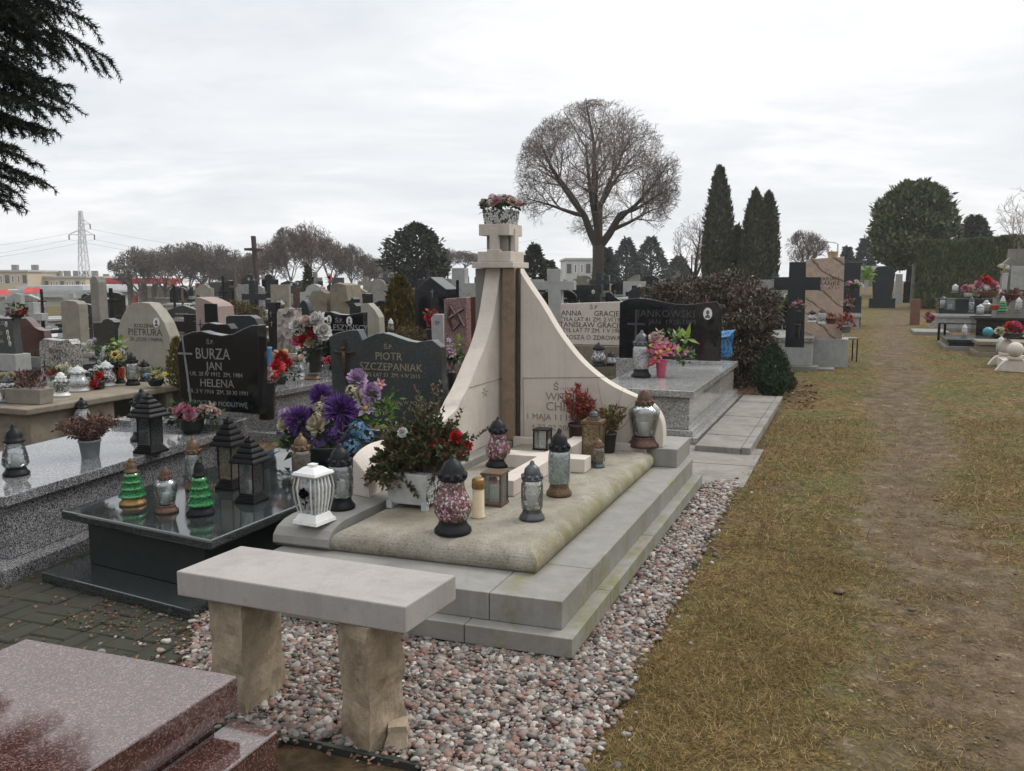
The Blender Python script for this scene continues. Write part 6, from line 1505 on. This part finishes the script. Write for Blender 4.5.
# ------------------------------------------------------------------ leafless trees
def bare(label, px, D, ytop, halfw, ylow, fork, trunk_r, nch, seed, mats=('bark', 'twig'), tw=.014, tl=.4, name='bare_tree', grp=None, wide=72, cat_='tree', ntw=3):
    rs = random.Random(seed)
    c0 = PD(px, 300, D); g = gh(c0.x, D)
    H_ = PD(px, ytop, D).z - g; rx = halfw * D / F; zl = PD(px, ylow, D).z - g
    cz = (H_ + zl) / 2; rzz = (H_ - zl) / 2; C_ = Vector((0, 0, cz)); IR = Vector((1/rx, 1/(rx*.9), 1/rzz))
    big = MB(); sm = MB()
    G = lambda s_: Vector((rs.gauss(0, s_), rs.gauss(0, s_), rs.gauss(0, s_)))
    def ext(p, d):
        a = (p - C_) * 1; a = Vector((a.x*IR.x, a.y*IR.y, a.z*IR.z)); b = Vector((d.x*IR.x, d.y*IR.y, d.z*IR.z))
        A_ = b.dot(b); B_ = a.dot(b); K_ = a.dot(a) - 1; q = B_*B_ - A_*K_
        if q <= 0: return .15
        t_ = max(.15, (-B_ + math.sqrt(q)) / A_); e_ = (p + d * t_ - C_).normalized()
        return t_ * (1.0 + .20 * mn.noise(e_ * 2.6 + Vector((seed, 0, 0))) + .17 * mn.noise(e_ * 8. + Vector((0, seed, 0))))
    def grow(p, d, L, r, lev):
        m = max(3, min(9, int(L / .38))); pts_ = [p]; rr_ = [r]; dd = d.copy()
        for i in range(m):
            dd = (dd + G(.075) + Vector((0, 0, .05 if lev < 3 else .02))).normalized(); pts_.append(pts_[-1] + dd * (L / m)); rr_.append(max(r * (1 - .85 * (i + 1) / m), tw * .35))
        (big if lev == 1 else sm).tube(pts_, rr_, 6 if lev == 1 else 3, False)
        if lev > len(nch):
            return
        last = lev == len(nch)
        k_ = nch[lev - 1]
        for q in range(k_):
            u = (.36 if lev == 1 else .16) + (.62 if lev == 1 else .82) * (q + rs.random() * .8) / k_; f_ = min(m - 1, int(u * m)); pp = pts_[f_].lerp(pts_[f_ + 1], u * m - f_)
            ax = (pts_[f_ + 1] - pts_[f_]).normalized(); o_ = ax.orthogonal(); o_.rotate(Matrix.Rotation(q * 2.4 + rs.random() * 1.2, 3, ax)); an = rad(rs.uniform(30, 62))
            dc = (ax * math.cos(an) + o_.normalized() * math.sin(an) + Vector((0, 0, .10))).normalized()
            Lc = min(ext(pp, dc) * rs.uniform(.62, 1.04), L * (.74 - .36 * u) * rs.uniform(.75, 1.2) + .12)
            if last:
                Lc = min(Lc, tl * rs.uniform(.6, 1.4)); sd = dc.cross(G(1.)).normalized() * tw / 2; a = pp; mm = a + dc * Lc * .5 + G(.04 * Lc); b = a + dc * Lc
                sm.add([a - sd, a + sd, mm + sd * .8, mm - sd * .8, b], [(0, 1, 2, 3), (3, 2, 4)])
                for _ in range(ntw):
                    a = pp.lerp(b, rs.uniform(.2, .9)); d2 = (dc + G(.55)).normalized(); l2 = Lc * rs.uniform(.3, .6); sd = d2.cross(G(1.)).normalized() * tw * .38
                    sm.add([a - sd, a + sd, a + d2 * l2], [(0, 1, 2)])
            elif Lc > .2: grow(pp, dc, Lc, max(rr_[f_] * .58, tw * .6), lev + 1)
    fork = fork or max(.5, zl + .12 * rzz)
    fk = Vector((.03, 0, fork))
    big.tube([(0, 0, -.1), (0, .0, .15), (.03, 0, fork * .6), fk], [trunk_r * 1.35, trunk_r * 1.08, trunk_r * .95, trunk_r], 10)
    n1 = 13 if len(nch) > 3 else 6
    stems = []
    if n1 == 13:                      # the trunk first parts into a few heavy stems
        for sx2, sy2, sz2, l2 in ((-.42, .1, .9, 1.5), (.55, -.1, .8, 1.7), (.05, .35, .93, 1.9), (-.1, -.4, .9, 1.6)):
            dv = Vector((sx2, sy2, sz2)).normalized(); q0 = fk - Vector((0, 0, .25)); q1 = q0 + dv * l2 * .5 + Vector((0, 0, -.04)); q2 = q0 + dv * l2 + Vector((0, 0, .12))
            big.tube([q0, q1, q2], [trunk_r * .72, trunk_r * .62, trunk_r * .52], 8, False); stems.append((q1, q2, dv))
    for k_ in range(n1):
        th = rad(5 + wide * ((k_ + .4) / n1) ** .62); az = k_ * 2.4 + rs.gauss(0, .2) + seed
        d = Vector((math.sin(th) * math.cos(az), math.sin(th) * math.sin(az), math.cos(th))); L = ext(fk, d) * .97
        d0 = (d + Vector((0, 0, .12))).normalized()
        if stems:
            q1, q2, dv = max(stems, key=lambda s3: s3[2].dot(d) + rs.random() * .15)
            b0 = q1.lerp(q2, 1. if k_ % 3 else rs.random())
            grow(b0, d0, ext(b0, d) * .97, trunk_r * (.50 if k_ < 6 else .40), 1)
        else: grow(fk - Vector((0, 0, .25 * fork * rs.random() * .5)), d0, L, trunk_r * (.62 if k_ < 4 else .42), 1)
    o = thing(name, label, cat_, (c0.x, D, g), 0., grp)
    part('trunk', big, mats[0], o, smooth=True); part('crown', sm, mats[1], o)
    return o
bare('great leafless tree with a round crown and forked trunk behind the tower', 597, 38, 100, 85, 256, 2.6, .27, (8, 6, 5, 3), 4, tw=.015, tl=.42, wide=90)
bare('sparse leafless tree left of the tall column thujas', 694, 46, 212, 24, 272, 1.0, .13, (8, 5, 4), 8, tw=.02, tl=.5, wide=50)
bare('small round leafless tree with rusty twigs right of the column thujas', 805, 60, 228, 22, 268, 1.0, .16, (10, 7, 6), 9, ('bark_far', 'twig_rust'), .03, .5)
bare('wiry leafless tree at the right edge beyond the hedge', 1014, 27, 178, 26, 262, 1.4, .06, (7, 4, 3), 12, tw=.012, tl=.4, wide=45)
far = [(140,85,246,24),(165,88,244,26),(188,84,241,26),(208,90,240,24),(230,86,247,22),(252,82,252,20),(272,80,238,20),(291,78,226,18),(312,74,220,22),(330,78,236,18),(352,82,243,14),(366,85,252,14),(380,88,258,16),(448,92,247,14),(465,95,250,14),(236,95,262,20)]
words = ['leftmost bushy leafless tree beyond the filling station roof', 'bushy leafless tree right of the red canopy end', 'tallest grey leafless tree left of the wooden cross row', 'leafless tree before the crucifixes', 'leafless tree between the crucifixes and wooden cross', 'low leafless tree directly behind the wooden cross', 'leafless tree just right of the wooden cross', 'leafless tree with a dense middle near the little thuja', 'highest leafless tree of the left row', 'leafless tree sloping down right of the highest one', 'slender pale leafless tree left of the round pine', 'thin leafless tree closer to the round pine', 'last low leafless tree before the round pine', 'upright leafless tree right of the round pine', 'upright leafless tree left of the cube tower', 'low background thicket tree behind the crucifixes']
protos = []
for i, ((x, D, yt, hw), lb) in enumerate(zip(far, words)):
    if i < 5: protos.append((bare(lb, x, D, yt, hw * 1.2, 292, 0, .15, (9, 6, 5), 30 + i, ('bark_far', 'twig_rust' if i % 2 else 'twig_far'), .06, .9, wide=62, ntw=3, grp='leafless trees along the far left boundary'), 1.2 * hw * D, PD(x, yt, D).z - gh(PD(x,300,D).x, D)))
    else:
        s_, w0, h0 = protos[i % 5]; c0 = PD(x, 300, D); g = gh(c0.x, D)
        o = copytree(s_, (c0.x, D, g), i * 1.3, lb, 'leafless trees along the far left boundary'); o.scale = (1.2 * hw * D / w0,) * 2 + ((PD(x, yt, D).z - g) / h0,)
# ------------------------------------------------------------------ evergreens
leafy('slim tall column thuja, left one of the dark pair', 716, 42, 170, 14, col_p, 6500, .26, 'thuja', vert=.85, lump=.14, sy=1.)
leafy('broad column thuja with two tips, right one of the dark pair', 752, 41, 194, 12, col_p, 5000, .26, 'thuja', vert=.85, lump=.16, seed=3)
leafy('dark column thuja leaning against the broad one', 765, 41.4, 196, 11, col_p, 5000, .26, 'thuja', vert=.85, lump=.16, seed=5)
leafy('short thuja between the two tall columns', 735, 43, 229, 9, col_p, 2200, .26, 'thuja', vert=.8, lump=.2, seed=7)
leafy('tiny column thuja among the graves near the tan pillars', 308.5, 24, 268, 6, col_p, 1200, .12, 'thuja', vert=.85, seed=8)
leafy('round topped dark pine left of the chapel tomb', 417, 42, 226, 27, egg_p, 4600, .26, 'pine_far', 'pine_tree', 'tree', trunk=.9, lump=.7, vert=.3, tr_r=.13, seed=11)
leafy('small dark evergreen right of the round pine', 437, 43, 258, 10, dome_p, 1100, .30, 'pine_far', 'pine_tree', 'tree', trunk=1., lump=.4, vert=.3, seed=12)
leafy('huge rounded evergreen tree beside the hedge at the path end', 909, 44, 185, 39, lambda u: dome_p(u) * (1 - .12 * u) * min(1, .55 + u * 2.2), 13000, .30, 'hedge', 'evergreen_tree', 'tree', trunk=1.35, lump=.32, vert=.45, tr_r=.26, seed=14)
leafy('dark low cedar behind the clipped hedge', 970, 56, 218, 21, lambda u: (1 - u) ** .6 * min(1, .7 + u) + .02, 3600, .40, 'pine_far', 'cedar_tree', 'tree', trunk=.5, lump=.4, vert=.25, seed=15)
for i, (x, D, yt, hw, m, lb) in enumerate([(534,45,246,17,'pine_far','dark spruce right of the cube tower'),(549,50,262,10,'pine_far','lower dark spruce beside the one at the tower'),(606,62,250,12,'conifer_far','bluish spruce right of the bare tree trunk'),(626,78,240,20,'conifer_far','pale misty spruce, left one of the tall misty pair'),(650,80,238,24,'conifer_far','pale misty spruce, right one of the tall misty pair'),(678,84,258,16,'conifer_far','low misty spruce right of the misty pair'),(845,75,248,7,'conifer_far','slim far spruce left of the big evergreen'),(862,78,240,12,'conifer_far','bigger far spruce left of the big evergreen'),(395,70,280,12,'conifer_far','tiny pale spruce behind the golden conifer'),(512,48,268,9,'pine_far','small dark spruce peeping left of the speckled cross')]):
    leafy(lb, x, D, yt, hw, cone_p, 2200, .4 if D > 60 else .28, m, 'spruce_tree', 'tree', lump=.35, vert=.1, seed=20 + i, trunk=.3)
# clipped hedge running along the right side
h0 = PD(916, 300, 33); h1 = PD(1035, 300, 31.); d = (h1 - h0); d.z = 0; L = d.length; d.normalize(); nn = Vector((-d.y, d.x, 0))
o = thing('hedge', 'tall clipped dark hedge along the right side of the cemetery', 'hedge', (h0.x, h0.y, gh(0, 33)))
mb = MB(); top = PD(916, 246, 33).z - gh(0, 33); top1 = PD(1024, 240, 31.).z - gh(0, 31)
for _ in range(26000):
    f_ = R.choice([0, 0, 0, 1, 1, 2]); u = R.random() * L; tz = top + (top1 - top) * u / L
    tz += .10 * mn.noise(Vector((u * 1.2, 0, 0))) + .05 * mn.noise(Vector((u * 4., 3, 0)))
    bul = .16 * mn.noise(Vector((u * 1.5, R.random() * 2, 1.)))
    if f_ == 0: dp, z = -.55 + bul, R.random() * tz
    elif f_ == 1: dp, z = R.uniform(-.6, .6), tz - abs(R.gauss(0, .08))
    else: u = abs(R.gauss(0, .12)); dp, z = R.uniform(-.6, .6), R.random() * tz
    p = d * u + nn * dp + Vector((0, 0, z))
    mb.leaf(p, (R.gauss(0,.3), R.gauss(-.2,.3), 1), (R.gauss(0,.5), -1, R.gauss(0,.5)), R.uniform(.10, .24), R.uniform(.05, .11))
part('foliage', mb, 'hedge', o)
part('stems', MB().box(.1, L, -.35, .35, 0, top - .35, lambda a, b, z: d * a + nn * b + Vector((0, 0, z))), 'bark', o)

# ------------------------------------------------------------------ spruce overhanging at the left
sx_, sy_ = -3.36, 4.65
o = thing('spruce_tree', 'dark drooping spruce overhanging at the top left corner', 'tree', (sx_, sy_, 0))
tr = MB(); tr.tube([(0,0,-.1),(0,0,4),(0,0,8.6)], [.17, .11, .02], 10); rs = np.random.default_rng(3)
NV = []
def needles(a, b, dens, l, w_):
    a = np.array(a); b = np.array(b); v = b - a; L_ = np.linalg.norm(v)
    if L_ < 1e-4: return
    v /= L_; n_ = max(2, int(L_ * dens)); u = rs.random(n_)
    rd = rs.normal(size=(n_, 3)); rd -= (rd @ v)[:, None] * v; rd /= np.linalg.norm(rd, axis=1)[:, None] + 1e-9
    d = rd * .8 + v * .62; s_ = np.cross(d, rs.normal(size=(n_, 3))); s_ /= np.linalg.norm(s_, axis=1)[:, None] + 1e-9
    p = a + v * (u * L_)[:, None]
    NV.append(np.stack([p - s_ * w_ / 2, p + s_ * w_ / 2, p + d * (l * (.7 + .5 * rs.random(n_)))[:, None]], 1).reshape(-1, 3))
z = 2.16; wi = 0
while z < 8.3:
    L0 = min(.62 + (z - 2.16) * .36, 1.08) if z < 4.35 else min(1.1 + (z - 4.35) * 1.3, 1.9 * (1 - (z - 4.6) / 4.2)); near = z < 4.4
    nb = 11 if near else 7
    for q in range(nb):
        a = wi * .5 + q * 2 * PI / nb + R.gauss(0, .12); Lb = max(.15, L0 * R.uniform(.8, 1.08)); zz = z + R.gauss(0, .05)
        dr = .20 + .26 * R.random(); pts_ = []
        for i in range(9):
            u = i / 8; pts_.append(np.array([math.cos(a + .1 * math.sin(q) * u) * Lb * u, math.sin(a + .1 * math.sin(q) * u) * Lb * u, zz - dr * Lb * (u ** 1.3) * 1.2 + .10 * Lb * max(0, u - .75)]))
        tr.tube(pts_, [.016 * (1 - .8 * i / 8) for i in range(9)], 4, False)
        ln_, wd_, dn = (.033, .0062, 560) if near else (.036, .013, 190)
        for i in range(8): 
            if i > 2: needles(pts_[i], pts_[i + 1], dn, ln_, wd_)
        nt = int(Lb / (.045 if near else .09))
        for t_ in range(nt):
            u = .18 + .80 * (t_ + R.random()) / nt; i = min(7, int(u * 8)); p = pts_[i] + (pts_[i+1] - pts_[i]) * (u * 8 - i)
            sgn = 1 if t_ % 2 else -1; ax = (pts_[i+1] - pts_[i]); ax /= np.linalg.norm(ax)
            sdv = np.array([-ax[1], ax[0], 0]) * sgn; tl_ = Lb * .42 * (1 - u * .62) * R.uniform(.6, 1.15)
            dd = ax * .62 + sdv * .72 + np.array([0, 0, -.12 - .35 * R.random()]); dd /= np.linalg.norm(dd)
            e = p + dd * tl_; m_ = p + dd * tl_ * .5 + np.array([0, 0, .02])
            tr.tube([p, m_, e], [.005, .004, .002], 3, False)
            needles(p, m_, dn, ln_, wd_); needles(m_, e, dn, ln_, wd_)
            if near and tl_ > .2:
                for s2 in (-1, 1):
                    p2 = m_; d2 = dd * .75 + sdv * .3 * s2 + np.array([0, 0, -.25]); d2 /= np.linalg.norm(d2); needles(p2, p2 + d2 * tl_ * .36, dn, ln_, wd_)
    z += .125 if near else .26; wi += 1
part('trunk', tr, 'bark', o)
NV = np.concatenate(NV); print('needles', len(NV) // 3)
nb_ = npmesh('crown', NV, np.arange(len(NV)).reshape(-1, 3), 'needle'); nb_.parent = o

# ------------------------------------------------------------------ buildings and the rest of the horizon
def building(label, x0, x1, ytop, D, dep, zb, wallm, fl, win, roofm='roof_grey', name='apartment_building', chim=0, over=.3, wmat='window_glass', cat_='building', winh=1.4):
    a = PD(x0, ytop, D); b = PD(x1, ytop, D); g = zb; H_ = a.z - g; W_ = b.x - a.x
    o = thing(name, label, cat_, ((a.x + b.x) / 2, D, g))
    part('wall', MB().box(-W_/2, W_/2, 0, dep, -1, H_ - .3), wallm, o)
    rf = part('roof', MB().box(-W_/2 - over, W_/2 + over, -over, dep + over, H_ - .299, H_), roofm, o)
    for c_ in range(chim):
        cx_ = -W_/2 + W_ * (c_ + .6) / chim; part('chimney', MB().box(cx_ - .5, cx_ + .5, dep*.4, dep*.4 + .7, H_ + .001, H_ + 1.), 'concrete', rf)
    if win:
        sp = W_ / win
        for f_ in range(fl):
            zt = H_ - .9 - f_ * 2.8
            if zt < 1: break
            for q in range(win):
                cx_ = -W_/2 + sp * (q + .5); ww = sp * (.22 if q % 3 else .34)
                wn_ = part('window', MB().box(cx_ - ww, cx_ + ww, -.06, -.003, zt - winh, zt), 'white_paint' if q % 3 else 'window_wine', o)
                part('pane', MB().box(cx_ - ww + .12, cx_ + ww - .12, -.08, -.061, zt - winh + .12, zt - .12), wmat, wn_)
    return o
building('cream apartment block with brown balconies at the left edge', -14, 27, 270, 150, 12, -6, 'facade_cream', 3, 7, chim=2)
building('long cream apartment block with a row of chimneys left of the pylon', 28, 85, 276, 155, 12, -6, 'facade_cream', 3, 11, chim=6)
building('grey white apartment block behind the red canopy', 86, 125, 279, 165, 12, -6, 'facade_white', 3, 6, chim=3)
building('low pale market hall with a broad grey roof', -12, 92, 290, 95, 30, -4.5, 'facade_white', 1, 0, name='market_hall', over=.6)
hall = [x for x in COL.objects if x.get('label', '').startswith('low pale market')][0]
part('roof_step', MB().box(-3, 4.4, .8, 20, PD(0,290,95).z + 4.5 + .01, PD(0,290,95).z + 4.5 + .5), 'roof_grey', hall)
part('fascia', MB().box(-5.5, 5.5, -.75, -.61, PD(0,297,95).z + 4.5, PD(0,293,95).z + 4.5), 'roof_grey', hall)
for x0, x1, y, lb in ((-6, 6, 292, 'red market awning at the left edge'), (28, 38, 290, 'small red awning before the pale market hall')):
    a = PD(x0, y, 80); b = PD(x1, y, 80); o = thing('awning', lb, 'awning', ((a.x+b.x)/2, 80, -4)); w2 = (b.x - a.x) / 2
    part('cloth', MB().frus(2*w2, 2, a.z + 4 - .25, 1.4*w2, 1, a.z + 4 + .25), 'red_canopy', o)
    for s_ in (-1, 1): part('pole', MB().tube([(s_*w2*.9, 0, 0), (s_*w2*.9, 0, a.z + 4 - .25)], .06, 5), 'steel', o)
a = PD(102, 281, 92); b = PD(154, 281, 92); o = thing('filling_station', 'filling station with a long red canopy and grey shop', 'filling station', ((a.x + b.x)/2, 92, -4.3)); w2 = (b.x - a.x)/2; zc = a.z + 4.3
part('canopy', MB().box(-w2, w2, 0, 8, zc - .25, zc + .32), 'red_canopy', o, bevel=.05)
part('canopy_underside', MB().box(-w2 + .1, w2 - .1, .1, 7.9, zc - .33, zc - .251), 'facade_white', o)
for s_ in (-.45, .1, .55): part('column', MB().box(s_*w2 - .22, s_*w2 + .22, 3, 3.5, -1, zc - .331), 'concrete', o)
part('shop', MB().box(-w2*.9, w2*1.5, 9, 15, -1, zc - .6), 'concrete', o); part('shop_front', MB().box(w2*.75, w2*1.4, 8.8, 8.99, zc - 3, zc - 1.2), 'window_wine', o)
part('shop_sign', MB().box(w2*.75, w2*1.4, 8.78, 8.99, zc - 1.1, zc - .65), 'facade_white', o); part('price_panel', MB().box(w2*.28, w2*.42, 2.9, 2.98, zc - 1.9, zc - .9), 'facade_white', o)
part('pump', MB().box(-w2*.36, -w2*.2, 3, 3.6, -1, zc - 1.6), 'red_canopy', o)
a = PD(170, 282, 96); o = thing('sign_tower', 'small red and white roadside sign right of the red canopy', 'sign', (a.x, 96, -4)); part('pole', MB().tube([(0,0,0),(0,0,a.z+4)], .1, 6), 'steel', o); part('panel', MB().box(-.75, .75, -.1, .1, a.z + 3.6, a.z + 4.4), 'red_canopy', o); part('stripe', MB().box(-.5, .1, -.13, -.101, a.z + 3.8, a.z + 4.2), 'facade_white', o)
a = PD(200, 286, 92); o = thing('banner', 'red banner strip before the leafless trees', 'sign', (a.x, 92, -4)); part('panel', MB().box(-.5, .5, -.05, .05, a.z + 3.8, a.z + 4.3), 'red_canopy', o); part('pole', MB().tube([(0,.1,0),(0,.1,a.z+4.2)], .06, 6), 'steel', o)
a = PD(231, 294, 60); o = thing('board', 'white board with a blue figure sign beyond the crucifixes', 'sign', (a.x, 60, gh(a.x, 60))); zc = a.z - o.location.z; part('panel', MB().box(-1.1, 1.1, -.03, .03, zc - .45, zc + .45), 'facade_white', o); part('figure', MB().box(.55, .8, -.05, -.031, zc - .3, zc + .3), 'sign_blue', o)
for x in (-.9, .9): part('post', MB().tube([(x,.06,0),(x,.06,zc - .4)], .05, 6), 'steel', o)
building('pale flat roofed building behind the bare tree trunk', 566, 598, 258, 130, 14, -.2, 'facade_white', 2, 5, over=.2, name='office_building')
building('low white house with a shallow grey roof at the path end', 842, 884, 266, 66, 8, 1., 'concrete', 1, 4, over=.5, name='house', winh=.9)
# lattice pylon with wires
D = 160.; b = PD(86, 300, D); tz = PD(82, 211, D).z; o = thing('lattice_pylon', 'grey lattice power pylon above the apartment blocks', 'pylon', (b.x, D, -5.5)); HH = tz + 5.5
mb = MB(); prof = lambda u: .85 * (1 - u) ** .9 + .22
lv = [0, .14, .26, .37, .47, .56, .64, .71, .78, .84, .90, .95, 1.]
for i in range(len(lv) - 1):
    r0, r1 = prof(lv[i]), prof(lv[i+1]); z0, z1 = lv[i]*HH, lv[i+1]*HH
    cr0 = [(sx*r0, sy*r0, z0) for sx, sy in ((-1,-1),(1,-1),(1,1),(-1,1))]; cr1 = [(sx*r1, sy*r1, z1) for sx, sy in ((-1,-1),(1,-1),(1,1),(-1,1))]
    for q in range(4):
        mb.tube([cr0[q], cr1[q]], .09, 4); mb.tube([cr0[q], cr1[(q+1)%4]], .06, 3); mb.tube([cr1[q], cr1[(q+1)%4]], .05, 3); mb.tube([cr0[(q+1)%4], cr1[q]], .06, 3)
part('tower', mb, 'steel', o)
mb = MB(); ins = MB(); tips = []
for u, s_, L_ in ((.78, -1, 2.), (.78, 1, 1.9), (.88, 1, 1.3)):
    z = u * HH; r0 = prof(u); e = (s_ * (r0 + L_), 0, z)
    mb = MB()
    for sy in (-1, 1): mb.tube([(s_*r0, sy*r0, z), e], .08, 4); mb.tube([(s_*r0, sy*r0, z + .9), e], .06, 4)
    part('cross_arm', mb, 'steel', o)
    ins.tube([e, (e[0], 0, z - .9)], .11, 5); tips.append((e[0], 0, z - .9))
part('insulator', ins, 'wood_dark', o)
mb = MB()
for x, y, z in tips:
    for sg, ex, ey in ((-1, -70, -25), (1, 85, 40)):
        pts_ = [Vector((x + ex*q/14, y + ey*q/14, z - 5.*(1-(2*q/14-1)**2) + (5. if sg < 0 else -2.) * 0)) for q in range(15)]
        mb.tube(pts_, .022, 3, False)
part('wire', mb, 'grey_metal', o)
a = PD(838, 244, 60); o = thing('street_lamp', 'thin street lamp right of the veined sandstone slab', 'street lamp', (a.x, 60, 1.1)); zc = a.z - 1.1
part('pole', MB().tube([(0,0,0),(0,0,zc),(-.3,0,zc+.12),(-.9,0,zc+.15)], [.07,.05,.04,.04], 6), 'steel', o); part('lamp_head', MB().box(-1.2,-.7,-.12,.12,zc+.1,zc+.2), 'steel', o)

# ------------------------------------------------------------------ thin damp air
HB = MB().box(-402, 402, -6, 432, -8.5, 24)
hz = part('haze', HB, None); kind(hz, 'stuff')
hm = bpy.data.materials.new('haze'); hm.use_nodes = True; ht = hm.node_tree; ht.nodes.clear()
ho = ht.nodes.new('ShaderNodeOutputMaterial'); hv = ht.nodes.new('ShaderNodeVolumePrincipled')
hv.inputs['Color'].default_value = (.92, .94, .96, 1); hv.inputs['Density'].default_value = .0007; hv.inputs['Anisotropy'].default_value = .2
ht.links.new(hv.outputs[0], ho.inputs['Volume']); hz.data.materials.append(hm)
scene.cycles.volume_bounces = 1
